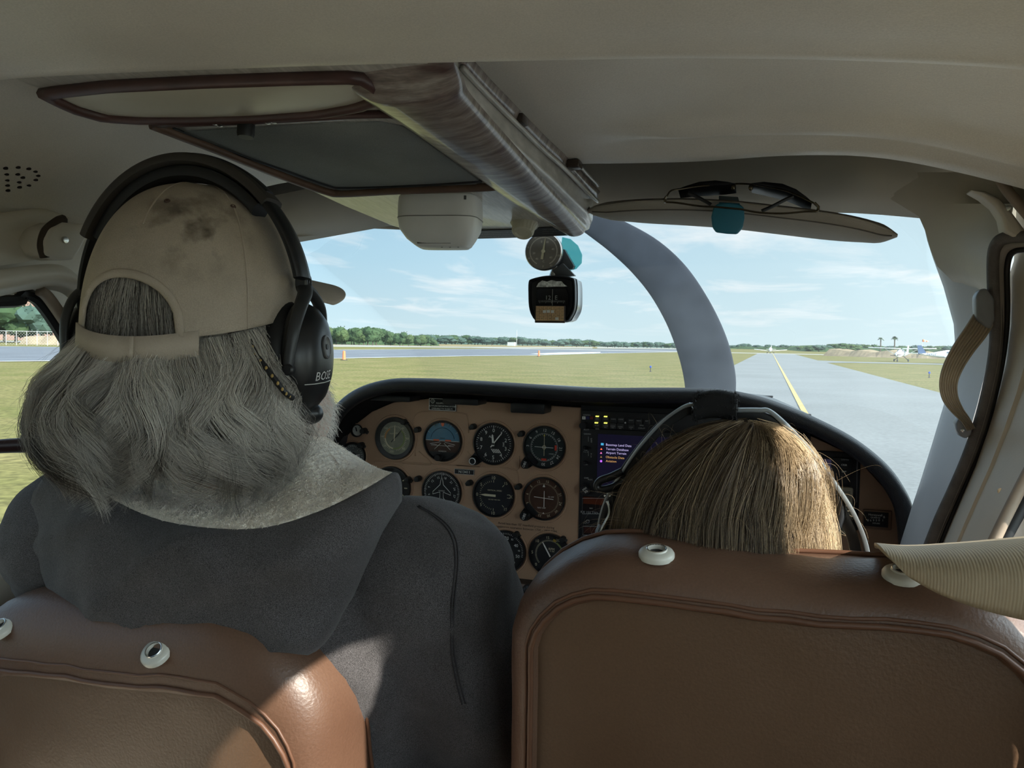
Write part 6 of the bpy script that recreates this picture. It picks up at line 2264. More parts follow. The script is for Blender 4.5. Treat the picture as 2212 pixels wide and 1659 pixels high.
# dark bar across the pilot window
wb_ = thing('window_bar', 'dark maroon bar crossing the pilot side window beside the grey hair', 'bar', pX(50, 960, XL + 0.02))
b = MB()
b.tube([V((XL + 0.02, 0.12, pX(-140, 972, XL + 0.02).z)), pX(-140, 972, XL + 0.02), pX(0, 964, XL + 0.025), pX(60, 961, XL + 0.03), pX(130, 958, XL + 0.035), pX(230, 955, XL + 0.03)], [0.0075, 0.0075, 0.0085, 0.0095, 0.010, 0.010], 12)
b.build('bar', mat('bar_maroon', (0.035, 0.014, 0.012), 0.4, spec=0.4), wb_, sharp=180)

# ================================================================ PEOPLE
SKIN = mat('skin', (0.50, 0.28, 0.20), 0.5, var=0.12, scale=30, spec=0.35, bump=0.15, bscale=300)


def hair_mat(name, dark, light, rough=0.38):
    m = bpy.data.materials.new(name)
    m.use_nodes = True
    nt = m.node_tree
    N, L = nt.nodes, nt.links
    b = N['Principled BSDF']
    b.inputs['Roughness'].default_value = rough
    b.inputs['Specular IOR Level'].default_value = 0.45
    at = N.new('ShaderNodeAttribute')
    at.attribute_name = 'tone'
    rp = N.new('ShaderNodeValToRGB')
    rp.color_ramp.elements[0].color = (*dark, 1)
    rp.color_ramp.elements[1].color = (*light, 1)
    L.new(at.outputs['Fac'], rp.inputs[0])
    L.new(rp.outputs[0], b.inputs['Base Color'])
    MATS[name] = m
    return m


def strands_object(name, m, parent, strands, sides=3, fade=0.0):
    """strands: (points, root radius, tone)"""
    b = MB()
    tones = []
    for pts, r, tone in strands:
        n = len(pts)
        n0 = len(b.v)
        b.tube(pts, [r * (1 - 0.75 * (i / (n - 1)) ** 2) for i in range(n)], sides, caps=False)
        for i in range(n):
            tones += [max(0.0, tone - fade * (i / (n - 1)) ** 2)] * sides
    o = b.build(name, m, parent, sharp=180, weld=False)
    at = o.data.attributes.new('tone', 'FLOAT', 'POINT')
    at.data.foreach_set('value', tones[:len(o.data.vertices)])
    return o


def body_head(b, C, f, r, u, s=1.0, nape=None):
    ax = (r, f, u)

    def E(dr, df, du, a, b_, c):
        b.ellipsoid(C + r * (dr * s) + f * (df * s) + u * (du * s), (a * s, b_ * s, c * s), ax, 20, 14)
    E(0, -0.005, 0.02, 0.075, 0.095, 0.095)          # skull
    E(0, 0.030, -0.045, 0.062, 0.066, 0.080)         # face
    E(0, 0.052, -0.098, 0.044, 0.042, 0.030)         # jaw and chin
    E(0, 0.098, -0.108, 0.018, 0.014, 0.016)         # chin point
    E(0, 0.104, -0.035, 0.011, 0.020, 0.022)         # nose
    E(0, 0.112, -0.050, 0.015, 0.014, 0.010)
    E(0, 0.090, 0.010, 0.050, 0.014, 0.012)          # brow
    E(0.034, 0.080, -0.040, 0.020, 0.016, 0.018)     # cheeks
    E(-0.034, 0.080, -0.040, 0.020, 0.016, 0.018)
    E(0, 0.098, -0.078, 0.024, 0.009, 0.006)         # lips
    E(0, 0.097, -0.088, 0.021, 0.009, 0.006)
    for sd in (-1, 1):
        E(sd * 0.078, -0.005, -0.025, 0.009, 0.020, 0.032)   # ears
    b.tube([C + u * (-0.05 * s) + f * 0.005, nape], [0.056 * s, 0.062 * s], 16)


def hand(b, w, d, up, side):
    """palm and five separate fingers; w wrist, d pointing along the fingers, up back of the hand, side +1/-1 thumb side"""
    d = d.normalized()
    s = d.cross(up).normalized() * side
    nrm = up.normalized()
    rows = []
    for t, hw, th in ((0.0, 0.024, 0.017), (0.03, 0.036, 0.017), (0.07, 0.041, 0.014), (0.088, 0.040, 0.011)):
        rows.append([w + d * t + s * (hw * math.cos(2 * math.pi * k / 14)) + nrm * (th * math.sin(2 * math.pi * k / 14)) for k in range(14)])
    b.grid(rows, closed_u=True)
    b.f.append(tuple(len(b.v) - 14 + k for k in range(14)))
    for i, (off, L) in enumerate(((0.030, 0.070), (0.010, 0.080), (-0.010, 0.074), (-0.029, 0.058))):
        p0 = w + d * 0.080 + s * off
        p1 = p0 + d * (L * 0.45) + nrm * 0.004
        p2 = p1 + (d * 0.8 - nrm * 0.6) * (L * 0.32)
        p3 = p2 + (d * 0.4 - nrm * 0.9) * (L * 0.25)
        b.tube([p0, p1, p2, p3], [0.0090, 0.0085, 0.0075, 0.0060], 8)
    p0 = w + d * 0.025 + s * 0.030
    b.tube([p0, p0 + d * 0.022 + s * 0.022 - nrm * 0.004, p0 + d * 0.050 + s * 0.032 - nrm * 0.012, p0 + d * 0.068 + s * 0.030 - nrm * 0.018], [0.013, 0.0115, 0.0095, 0.007], 8)


def loft(b, secs, n=28, e=0.8):
    rows = []
    for z, cx, cy, hx, hy in secs:
        row = []
        for k in range(n):
            a = 2 * math.pi * k / n
            ca, sa = math.cos(a), math.sin(a)
            row.append(V((cx + hx * math.copysign(abs(ca) ** e, ca), cy + hy * math.copysign(abs(sa) ** e, sa), z)))
        rows.append(row)
    b.grid(rows, closed_u=True)
    o0 = len(b.v) - len(rows) * n
    b.f.append(tuple(o0 + k for k in range(n - 1, -1, -1)))
    b.f.append(tuple(len(b.v) - n + k for k in range(n)))


REM = lambda v, it=6: [('REMESH', {'mode': 'VOXEL', 'voxel_size': v, 'use_smooth_shade': True}), ('SMOOTH', {'factor': 0.5, 'iterations': it})]


def eval_bvh(o):
    bpy.context.view_layer.update()
    dg = bpy.context.evaluated_depsgraph_get()
    ev = o.evaluated_get(dg)
    me = ev.to_mesh()
    mw = o.matrix_world
    vs = [mw @ v.co for v in me.vertices]
    fs = [tuple(p.vertices) for p in me.polygons]
    ev.to_mesh_clear()
    return BVHTree.FromPolygons(vs, fs)


# ---------------------------------------------------------------- pilot
HC = pD(428, 640, 0.84)
aw = V((HC.x, HC.y, 0)).normalized()
rt = V((aw.y, -aw.x, 0))
TURN = math.radians(31)
PF = (aw * math.cos(TURN) + rt * math.sin(TURN)).normalized()
PR = V((PF.y, -PF.x, 0))
PU = (ZA + rt * 0.03).normalized()
PF = (PF - PU * PF.dot(PU)).normalized()
PR = PF.cross(PU)


def hp(r_, f_, u_):
    return HC + PR * r_ + PF * f_ + PU * u_


pilot = thing('person', 'pilot with long wavy grey hair, stained tan cap and charcoal fleece-lined hoodie', 'person', (-0.57, 0.90, 1.05))
b = MB()
body_head(b, HC - PU * 0.02, PF, PR, PU, 1.03, V((-0.555, 0.80, 1.80)))
loft(b, [(1.34, -0.57, 0.90, 0.17, 0.12), (1.50, -0.57, 0.86, 0.18, 0.12), (1.65, -0.565, 0.80, 0.20, 0.11), (1.76, -0.56, 0.79, 0.19, 0.08), (1.81, -0.555, 0.80, 0.10, 0.06)])
arms = [[V((-0.345, 0.785, 1.745)), V((-0.275, 0.87, 1.50)), V((-0.40, 1.10, 1.47))], [V((-0.785, 0.765, 1.755)), V((-0.80, 0.87, 1.52)), V((-0.70, 1.10, 1.47))]]
for A in arms:
    b.tube([A[0], A[0].lerp(A[1], 0.5), A[1], A[1].lerp(A[2], 0.5), A[2]], [0.058, 0.052, 0.044, 0.038, 0.028], 12)
hand(b, arms[0][2], V((-0.25, 0.9, -0.12)), ZA, -1)
hand(b, arms[1][2], V((0.15, 0.9, -0.12)), ZA, 1)
for sx in (-1, 1):
    hp_, kn_, an_ = V((-0.57 + sx * 0.10, 0.92, 1.40)), V((-0.57 + sx * 0.14, 1.32, 1.41)), V((-0.57 + sx * 0.13, 1.46, 1.12))
    b.tube([hp_, hp_.lerp(kn_, 0.5), kn_, kn_.lerp(an_, 0.45), an_], [0.085, 0.078, 0.058, 0.05, 0.036], 12)
    b.tube([an_, an_ + V((0, 0.12, -0.02))], [0.036, 0.03], 10)
b.build('body', SKIN, pilot, mods=REM(0.006, 5))
for sd in (-1, 1):
    e = MB().ellipsoid(hp(sd * 0.032, 0.078, -0.022), (0.012, 0.012, 0.012), nu=14, nv=10).build('eye', mat('eye_white', (0.75, 0.73, 0.70), 0.2), pilot)
    MB().ellipsoid(hp(sd * 0.032, 0.0865, -0.022), (0.0055, 0.0045, 0.0055), nu=12, nv=8).build('iris', mat('eye_iris', (0.05, 0.07, 0.09), 0.15), e)
    MB().tube([hp(sd * 0.016, 0.098, 0.0), hp(sd * 0.032, 0.099, 0.006), hp(sd * 0.050, 0.088, 0.0)], [0.004, 0.005, 0.003], 8).build('eyebrow', mat('brow_grey', (0.45, 0.43, 0.40), 0.8), pilot)

# hoodie
HOOD = mat('hoodie_charcoal', (0.072, 0.066, 0.067), 0.95, var=0.12, scale=25, spec=0.1, sheen=0.12, fine=0.6, fscale=1300, bump=0.35, bscale=900)
b = MB()
loft(b, [(1.30, -0.57, 0.92, 0.215, 0.165), (1.42, -0.57, 0.90, 0.225, 0.170), (1.55, -0.57, 0.85, 0.235, 0.165), (1.66, -0.565, 0.805, 0.245, 0.150), (1.74, -0.56, 0.785, 0.230, 0.130), (1.79, -0.56, 0.785, 0.18, 0.105), (1.825, -0.56, 0.80, 0.12, 0.075)])
for A in arms:
    b.tube([A[0] + V((0, 0, 0.005)), A[0].lerp(A[1], 0.4), A[1], A[1].lerp(A[2], 0.45), A[2].lerp(A[1], 0.08)], [0.095, 0.086, 0.070, 0.060, 0.042], 16)
    b.ellipsoid(A[0], (0.098, 0.10, 0.085), nu=18, nv=12)
rr2 = random.Random(11)
hoodie = b.build('hoodie', HOOD, pilot, mods=REM(0.009, 9))
tx_ = bpy.data.textures.new('cloth_folds', 'CLOUDS')
tx_.noise_scale = 0.09
dm = hoodie.modifiers.new('folds', 'DISPLACE')
dm.texture = tx_
dm.strength = 0.022
dm.mid_level = 0.5
hb_ = eval_bvh(hoodie)


def on_cloth(px, py, lift=0.001):
    hit, nrm, _, _ = hb_.ray_cast(CAM, ray(px, py).normalized())
    if hit is None:
        return None
    return hit + (CAM - hit).normalized() * lift


for pts in ([(905, 1092), (940, 1112), (968, 1135), (985, 1165), (990, 1205), (986, 1260), (980, 1330), (980, 1400), (990, 1460), (1005, 1520)], [(902, 1094), (935, 1113), (964, 1139), (979, 1168), (984, 1206), (980, 1262), (974, 1332), (974, 1400), (983, 1462), (998, 1522)]):
    q = [on_cloth(a, c) for a, c in pts]
    q = [p for p in q if p]
    if len(q) > 2:
        MB().tube(spline(q, 4), 0.0008, 6).build('seam', mat('seam_dark', (0.035, 0.032, 0.035), 0.9), hoodie, sharp=180)
# pouch of the hood, hanging down the back
curv = {
    'L0': [(150, 978, .77), (260, 988, .755), (420, 995, .745), (560, 972, .755), (645, 940, .79), (690, 938, .825), (738, 965, .855)],
    'L1': [(150, 1000, .73), (262, 1050, .715), (420, 1075, .70), (560, 1070, .705), (670, 1030, .72), (750, 1000, .775), (795, 1000, .81)],
    'L2': [(140, 1005, .705), (250, 1066, .672), (420, 1112, .655), (560, 1115, .658), (680, 1080, .68), (775, 1030, .725), (825, 1014, .765)],
    'RM': [(118, 1004, .70), (235, 1074, .662), (330, 1118, .648), (430, 1138, .642), (560, 1141, .645), (680, 1108, .66), (785, 1058, .695), (848, 1020, .74)],
    'E0': [(108, 1012, .695), (225, 1086, .652), (325, 1130, .638), (430, 1150, .632), (562, 1153, .635), (684, 1120, .65), (790, 1070, .685), (862, 1022, .742)],
    'E1': [(84, 1060, .69), (190, 1140, .640), (305, 1188, .626), (440, 1210, .620), (580, 1212, .624), (702, 1180, .643), (800, 1118, .68), (868, 1038, .745)],
    'E2': [(62, 1120, .70), (155, 1230, .642), (290, 1280, .628), (440, 1300, .626), (600, 1300, .632), (722, 1258, .655), (806, 1170, .692), (870, 1066, .752)],
    'E3': [(58, 1190, .715), (140, 1310, .655), (290, 1362, .640), (440, 1392, .638), (600, 1402, .642), (692, 1392, .656), (775, 1270, .702), (868, 1085, .765)],
    'E4': [(64, 1200, .77), (150, 1325, .71), (290, 1378, .70), (440, 1405, .70), (600, 1410, .70), (688, 1396, .72), (768, 1280, .755), (862, 1092, .80)],
}
cv = {k: resample(spline([pY(a, c, y) for a, c, y in v], 8), 72) for k, v in curv.items()}


def wrinkle(p, k, amp):
    n1 = noise.noise(V((p.x * 8 + p.z * 5 + k, p.z * 13 - p.x * 4, 2)))
    return V((0, -amp * (n1 + 0.9 * (1 - abs(noise.noise(V((p.x * 7 - p.z * 9, p.z * 5, k))))) ** 6 + 0.35 * noise.noise(V((p.x * 26, p.z * 26, k)))), 0))


def interp_rows(keys, sub=4):
    out = []
    for i in range(len(keys) - 1):
        a, c = cv[keys[i]], cv[keys[i + 1]]
        p_ = cv[keys[i - 1]] if i else a
        n_ = cv[keys[i + 2]] if i + 2 < len(keys) else c
        for j in range(sub):
            t = j / sub
            out.append([0.5 * ((2 * q1) + (q2 - q0) * t + (2 * q0 - 5 * q1 + 4 * q2 - q3) * t * t + (3 * q1 - q0 - 3 * q2 + q3) * t ** 3) for q0, q1, q2, q3 in zip(p_, a, c, n_)])
    out.append(cv[keys[-1]])
    return out


rows = interp_rows(['RM', 'E0', 'E1', 'E2', 'E3', 'E4'])
rows = [[p + wrinkle(p, 1, 0.010 * min(1, i / 5)) for p in r_] for i, r_ in enumerate(rows)]
b = MB()
b.grid(rows)
hood = b.build('hood', HOOD, hoodie, sharp=180, mods=[('SOLIDIFY', {'thickness': 0.004, 'offset': -1})])
FLE = mat('fleece_cream', (0.84, 0.76, 0.66), 0.95, var=0.22, scale=170, spec=0.1, sheen=0.4, bump=1.0, bscale=330, fine=0.18, fscale=420)
rows = interp_rows(['RM', 'L2', 'L1', 'L0'], 10)
rr3 = random.Random(5)
dense = []
for i, r_ in enumerate(rows):
    rs_ = resample(r_, 260)
    dense.append([p + (CAM - p).normalized() * (0.0035 * noise.noise(p * 260) + 0.003 * noise.noise(p * 110) + 0.003 * min(1, i / 4)) for p in rs_])
b = MB()
b.grid(dense)
b.build('fleece_lining', FLE, hoodie, sharp=180)
# fuzzy pile along and on the fleece
fz = []
for i in range(15000):
    r_ = dense[rr3.randrange(1, len(dense) - 1)]
    p = r_[rr3.randrange(2, len(r_) - 2)]
    nrm = ((CAM - p).normalized() + V((rr3.uniform(-1, 1), rr3.uniform(-1, 1), rr3.uniform(-0.4, 1.2)))).normalized()
    k = rr3.uniform(0.0014, 0.0030)
    s_ = V((rr3.uniform(-1, 1), rr3.uniform(-1, 1), rr3.uniform(-1, 1))) * k * 0.6
    fz.append(([p, p + nrm * k + s_ * 0.4, p + nrm * k * 0.9 + s_], 0.00026, rr3.uniform(0.3, 1)))
strands_object('fleece_fuzz', hair_mat('fleece_fibre', (0.70, 0.63, 0.54), (0.90, 0.83, 0.74), 0.8), hoodie, fz)
# stitched lining seam
for dx in (0, 14):
    pts = [dense[k][int(len(dense[0]) * (0.235 + dx * 0.0011))] + (CAM - dense[k][0]).normalized() * 0.002 for k in range(0, len(dense))]
    MB().tube(pts, 0.0011, 6).build('stitching', mat('stitch_grey', (0.10, 0.10, 0.09), 0.9), hoodie, sharp=180)
# trousers
b = MB()
for sx in (-1, 1):
    hp_, kn_, an_ = V((-0.57 + sx * 0.10, 0.92, 1.40)), V((-0.57 + sx * 0.14, 1.32, 1.41)), V((-0.57 + sx * 0.13, 1.46, 1.13))
    b.tube([hp_, hp_.lerp(kn_, 0.5), kn_, kn_.lerp(an_, 0.45), an_], [0.098, 0.09, 0.07, 0.062, 0.05], 14)
b.ellipsoid(V((-0.57, 0.92, 1.39)), (0.20, 0.14, 0.10))
b.build('trousers', mat('denim', (0.05, 0.06, 0.09), 0.9, fine=0.2), pilot, mods=REM(0.012, 6))

# ---- cap
CAPM = mat('cap_tan', (0.45, 0.385, 0.315), 0.9, var=0.10, scale=22, spec=0.12, bump=0.35, bscale=800, fine=0.08, fscale=900)
# dirt patches on the crown of the cap
_nt = CAPM.node_tree
_pb = _nt.nodes['Principled BSDF']
_src = _pb.inputs['Base Color'].links[0].from_socket
_nz = _nt.nodes.new('ShaderNodeTexNoise')
_nz.inputs['Scale'].default_value = 38
_nz.inputs['Detail'].default_value = 7
_tc = _nt.nodes.new('ShaderNodeTexCoord')
_nt.links.new(_tc.outputs['Object'], _nz.inputs['Vector'])
_vm = _nt.nodes.new('ShaderNodeVectorMath')
_vm.operation = 'DISTANCE'
_nt.links.new(_tc.outputs['Object'], _vm.inputs[0])
CAP_SPOT = _vm
_m1 = _nt.nodes.new('ShaderNodeMapRange')
_m1.inputs['From Min'].default_value = 0.065
_m1.inputs['From Max'].default_value = 0.01
_nt.links.new(_vm.outputs['Value'], _m1.inputs['Value'])
_m2 = _nt.nodes.new('ShaderNodeMapRange')
_m2.inputs['From Min'].default_value = 0.46
_m2.inputs['From Max'].default_value = 0.66
_nt.links.new(_nz.outputs['Fac'], _m2.inputs['Value'])
_mm = _nt.nodes.new('ShaderNodeMath')
_mm.operation = 'MULTIPLY'
_nt.links.new(_m1.outputs[0], _mm.inputs[0])
_nt.links.new(_m2.outputs[0], _mm.inputs[1])
_mc = _nt.nodes.new('ShaderNodeMixRGB')
_mc.inputs['Color2'].default_value = (0.075, 0.055, 0.04, 1)
_nt.links.new(_mm.outputs[0], _mc.inputs['Fac'])
_nt.links.new(_src, _mc.inputs['Color1'])
_nt.links.new(_mc.outputs[0], _pb.inputs['Base Color'])
CAPM_E = mat('cap_strap', (0.45, 0.385, 0.315), 0.9, var=0.08, scale=22, bump=0.35, bscale=800)


def cap_pt(al, t, grow=0.0):
    """al from the back (0) towards the person's right (+90); t 0 rim .. 1 button"""
    a = math.radians(al)
    rb, rf = 0.101 + grow, (0.118 if abs(al) < 90 else 0.112) + grow
    # rim height: a little lower at the back
    u0 = -0.018 - 0.030 * math.cos(a)
    top = 0.112 + grow
    th = t * math.pi / 2
    k = max(0.0, math.cos(th)) ** 0.80
    h = math.copysign(abs(math.sin(th)) ** 0.95, th)
    # panel seams pull in slightly
    pinch = 1 - 0.012 * math.exp(-((((al + 30) % 60) - 30) / 5.0) ** 2) * (1 - t)
    return hp(math.sin(a) * rb * k * pinch, -math.cos(a) * rf * k * pinch, u0 + (top - u0) * h)


NA, NT = 300, 66
b = MB()
pts = [[cap_pt(360 * i / NA - 180, j / NT) for i in range(NA)] for j in range(NT + 1)]
vs = [p for r_ in pts for p in r_]
fs = []
OB, OW, OH = -4, 31, 0.225


def in_arch(al, t):
    x = (al - OB) / OW
    if abs(x) >= 1:
        return False
    return t < OH * math.sqrt(1 - x * x) ** 0.9


for j in range(NT):
    for i in range(NA):
        al = 360 * (i + 0.5) / NA - 180
        if in_arch(al, (j + 0.5) / NT):
            continue
        fs.append((j * NA + i, j * NA + (i + 1) % NA, (j + 1) * NA + (i + 1) % NA, (j + 1) * NA + i))
b.add(vs, fs)
cap = b.build('cap', CAPM, pilot, sharp=180, mods=[('SOLIDIFY', {'thickness': 0.0022, 'offset': 1})])
CAP_SPOT.inputs[1].default_value = (pD(420, 500, 0.76) - ORG[pilot.name])
# snap to a smoother arch with a folded hem
hem = []
for k in range(41):
    x = -1 + 2 * k / 40
    hem.append(cap_pt(OB + OW * x * 1.02, min(1, OH * math.sqrt(max(0, 1 - x * x)) ** 0.9 + 0.005), 0.002))
b = MB()
b.tube(hem, 0.0042, 8, flat=0.5, ups=[(p - HC).normalized() for p in hem])
b.build('hem', CAPM_E, cap, sharp=180)
# seams over the crown
for al in (-60, 60, 120, -120, 180):
    b = MB()
    b.tube([cap_pt(al + (30 if abs(al) == 60 else 0) * 0, t / 20, 0.0022) for t in range(0, 21)], 0.0011, 6)
    b.build('seam', CAPM_E, cap, sharp=180)
b = MB()
b.tube([cap_pt(0, t / 20, 0.0022) for t in range(9, 21)], 0.0011, 6)
b.build('seam', CAPM_E, cap, sharp=180)
# strap across the back in two overlapping tongues
for a0, a1, g_, wv in ((-40, 6, 0.0045, 0.0), (0, 36, 0.0025, 0.0015)):
    rows = [[], []]
    inner = [[], []]
    for k in range(25):
        al = a0 + (a1 - a0) * k / 24
        p = cap_pt(al, 0.0, g_) + PU * (-0.004)
        droop = -0.006 * math.cos(math.radians(al * 1.7))
        rows[0].append(p + PU * (0.013 + droop))
        rows[1].append(p + PU * (-0.011 + droop))
    b = MB()
    b.grid(rows)
    b.build('strap', CAPM_E, cap, sharp=180, mods=[('SOLIDIFY', {'thickness': 0.0022, 'offset': 0})])
MB().lathe([(0.006, -0.002), (0.006, 0.002), (0.0, 0.005)], cap_pt(0, 1.0), PU, 16).build('button', CAPM_E, cap)
for al in (60, -60, 120, -120, 10):
    p = cap_pt(al, 0.60, 0.0022)
    MB().lathe([(0.0030, 0.0), (0.0024, 0.0012), (0.0013, 0.0012), (0.001, -0.001)], p, (p - HC), 14).build('eyelet', mat('eyelet_brown', (0.12, 0.07, 0.055), 0.7), cap)
# brim
rows = []
for j in range(9):
    t = j / 8
    row = []
    for i in range(25):
        s_ = -1 + 2 * i / 24
        wdt = 0.092 * (1 - 0.06 * t * t)
        reach = 0.106 - 0.040 * abs(s_) ** 2.2 + 0.092 * t * math.sqrt(max(0, 1 - 0.72 * abs(s_) ** 3.2))
        r_, f_ = s_ * wdt, reach
        row.append(hp(r_ * 0.956 + f_ * 0.292, f_ * 0.956 - r_ * 0.292, 0.034 - 0.030 * abs(s_) ** 2 - 0.004 * t))
    rows.append(row)
b = MB()
b.grid(rows)
b.build('brim', CAPM_E, cap, sharp=180, mods=[('SOLIDIFY', {'thickness': 0.004, 'offset': 0}), ('SUBSURF', {'levels': 1, 'render_levels': 2})])

# ---- grey hair
HG = hair_mat('hair_grey', (0.040, 0.032, 0.026), (0.80, 0.745, 0.67), 0.32)
rh = random.Random(21)


def shell(al, v):
    a = math.radians(al)
    left = max(0.0, -math.sin(a))
    u_ = (-0.020 - 0.030 * math.cos(a)) * (1 - v) - 0.192 * v
    flare = 0.022 * math.sin(math.pi * min(1, v * 0.95)) + 0.010 * left * max(0.0, math.sin(math.pi * min(1, v ** 1.4))) ** 0.8 + 0.010 * left * v
    ro = 0.092 + flare + 0.006 * v
    rf_ = 1.14
    return hp(math.sin(a) * ro, -math.cos(a) * ro * rf_, u_)


strs = []
for c in range(290):
    al0 = rh.uniform(-112, 92)
    layer = rh.random()
    vend = rh.uniform(0.86, 1.12) if layer > 0.22 else rh.uniform(0.5, 0.9)
    na = noise.noise(V((al0 * 0.045, layer * 1.5, 1)))
    amp = 13 + 5 * na
    ph = 5.0 * noise.noise(V((al0 * 0.03, layer * 1.2, 7))) + rh.gauss(0, 0.35)
    fq = 1.15 + 0.25 * na + rh.gauss(0, 0.06)
    lift = rh.uniform(-0.014, 0.014)
    curl = rh.uniform(4, 30) * (1 if noise.noise(V((al0 * 0.04, 9, layer))) > 0 else -1)
    tone0 = min(1, max(0, rh.gauss(0.55 + 0.16 * math.sin(math.radians(al0)) + lift * 12, 0.27)))  # right side painted lighter as if lit, rest random
    drift = 6 * noise.noise(V((al0 * 0.05, 3, layer))) - 5
    for s_ in range(64):
        da, dr_ = rh.gauss(0, 2.4), rh.gauss(0, 0.0026)
        k_end = vend * rh.uniform(0.85, 1.06)
        pts = []
        fr = rh.uniform(0, 6.28)
        for i in range(12):
            t = i / 11
            v = k_end * t
            al = al0 + da * (1 - 0.55 * t) + drift * t + amp * t ** 0.7 * math.sin(2 * math.pi * fq * t + ph) + curl * max(0, t - 0.7) ** 1.5 * 5
            p = shell(al, v)
            out = (p - HC)
            out = (out - PU * out.dot(PU)).normalized()
            wob = 0.010 * math.sin(2 * math.pi * fq * t + ph + 1.4) * t
            p = p + out * (lift * min(1, 3 * t) + dr_ + wob - 0.012 * max(0, t - 0.75) * 4 * (0.4 if layer < 0.5 else 0.15))
            p += PU * (0.010 * max(0, t - 0.8) * 5 * (1 if curl > 0 else 0.2))
            p += V((math.sin(fr + 9 * t), math.cos(fr + 7 * t), math.sin(2 * fr + 8 * t))) * 0.0012 * t
            pts.append(p)
        strs.append((pts, rh.uniform(0.00017, 0.00026), min(1, max(0, tone0 + rh.gauss(0, 0.10)))))
# fly-aways on the window side
for c in range(90):
    al = rh.uniform(-112, -60)
    p0 = shell(al, rh.uniform(0.05, 0.6))
    out = (p0 - HC)
    out = (out - PU * out.dot(PU)).normalized()
    L_ = rh.uniform(0.02, 0.055)
    dn = rh.uniform(0.2, 0.9)
    pts = [p0 + out * (L_ * t) - PU * (L_ * dn * t * t) + aw * (0.01 * t) for t in [k / 8 for k in range(9)]]
    strs.append((pts, 0.00012, rh.uniform(0.4, 0.9)))
# hair seen through the opening of the cap
for c in range(1500):
    al0 = rh.uniform(-50, 45)
    t0 = rh.uniform(0.25, 0.5)
    drift = rh.uniform(-4, 4) + 8 * math.sin(al0 * 0.12)
    pts = [cap_pt(al0 + drift * k / 8, t0 * (1 - k / 8) - 0.02, -0.0045 + rh.uniform(-0.003, 0.001)) - PU * (0.010 * k / 8) for k in range(9)]
    strs.append((pts, 0.00024, min(1, max(0, rh.gauss(0.5, 0.25)))))
strands_object('hair', HG, pilot, strs, 3, 0.42)  # fade darkens the tips: browner hair plus painted shade
# dark inner mass so that no scalp shows
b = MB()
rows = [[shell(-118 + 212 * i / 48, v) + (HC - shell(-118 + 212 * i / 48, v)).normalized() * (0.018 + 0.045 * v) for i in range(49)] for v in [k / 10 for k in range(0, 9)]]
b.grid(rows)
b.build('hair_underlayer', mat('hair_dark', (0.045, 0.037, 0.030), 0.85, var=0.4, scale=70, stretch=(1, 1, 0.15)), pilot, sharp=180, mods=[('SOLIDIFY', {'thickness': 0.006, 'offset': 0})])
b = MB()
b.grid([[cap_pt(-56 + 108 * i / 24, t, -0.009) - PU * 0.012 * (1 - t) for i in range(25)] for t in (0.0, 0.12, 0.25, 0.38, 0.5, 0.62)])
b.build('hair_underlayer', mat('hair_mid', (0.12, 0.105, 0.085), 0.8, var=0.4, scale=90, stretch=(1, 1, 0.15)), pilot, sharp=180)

# ---- cheek and beard
BRD = mat('beard_base', (0.62, 0.42, 0.35), 0.8, var=0.2, scale=120, base2=(0.74, 0.66, 0.60), bump=0.8, bscale=300)
b = MB()
b.ellipsoid(hp(0.038, 0.085, -0.125), (0.045, 0.05, 0.055), (PR, PF, PU))
b.ellipsoid(hp(0.062, 0.070, -0.110), (0.036, 0.050, 0.052), (PR, PF, PU))
b.ellipsoid(hp(0.066, 0.112, -0.125), (0.040, 0.044, 0.052), (PR, PF, PU))
b.ellipsoid(hp(-0.038, 0.085, -0.125), (0.045, 0.05, 0.055), (PR, PF, PU))
b.ellipsoid(hp(0.0, 0.105, -0.150), (0.045, 0.035, 0.04), (PR, PF, PU))
brd = b.build('beard', BRD, pilot, mods=REM(0.006, 4))
bb_ = eval_bvh(brd)
rb_ = random.Random(8)
bs = []
for k in range(5200):
    d_ = V((rb_.gauss(0, 1), rb_.gauss(0, 1), rb_.gauss(0, 1))).normalized()
    o_ = hp(rb_.uniform(-0.05, 0.09), 0.10, -0.125)
    hit, nrm, _, _ = bb_.ray_cast(o_ + d_ * 0.25, -d_)
    if hit is None:
        continue
    L_ = rb_.uniform(0.006, 0.016)
    dd = (nrm * 0.55 - PU * 0.7 + PF * 0.25 + V((rb_.gauss(0, 0.35), rb_.gauss(0, 0.35), rb_.gauss(0, 0.35)))).normalized()
    bs.append(([hit - nrm * 0.001, hit + dd * L_ * 0.5 + nrm * 0.001, hit + dd * L_ - PU * L_ * 0.25], 0.00025, rb_.uniform(0.55, 1.0)))
strands_object('beard_hair', hair_mat('beard_white', (0.55, 0.48, 0.42), (0.9, 0.87, 0.82), 0.5), pilot, bs)

# ---------------------------------------------------------------- pilot's headset
HB = mat('headset_black', (0.012, 0.0125, 0.014), 0.35, var=0.1, spec=0.5)
HBR = mat('headset_band', (0.050, 0.043, 0.037), 0.5, var=0.12, scale=40)
hs = thing('headset', 'black aviation headset worn over the tan cap', 'headset', hp(0, 0, 0.10))


def band_pt(an, g_=0.0, f_=0.0):
    a = math.radians(an)
    return hp(math.sin(a) * (0.116 + g_), f_ - 0.010 - 0.010 * math.cos(a), -0.015 + math.cos(a) * (0.140 + g_))


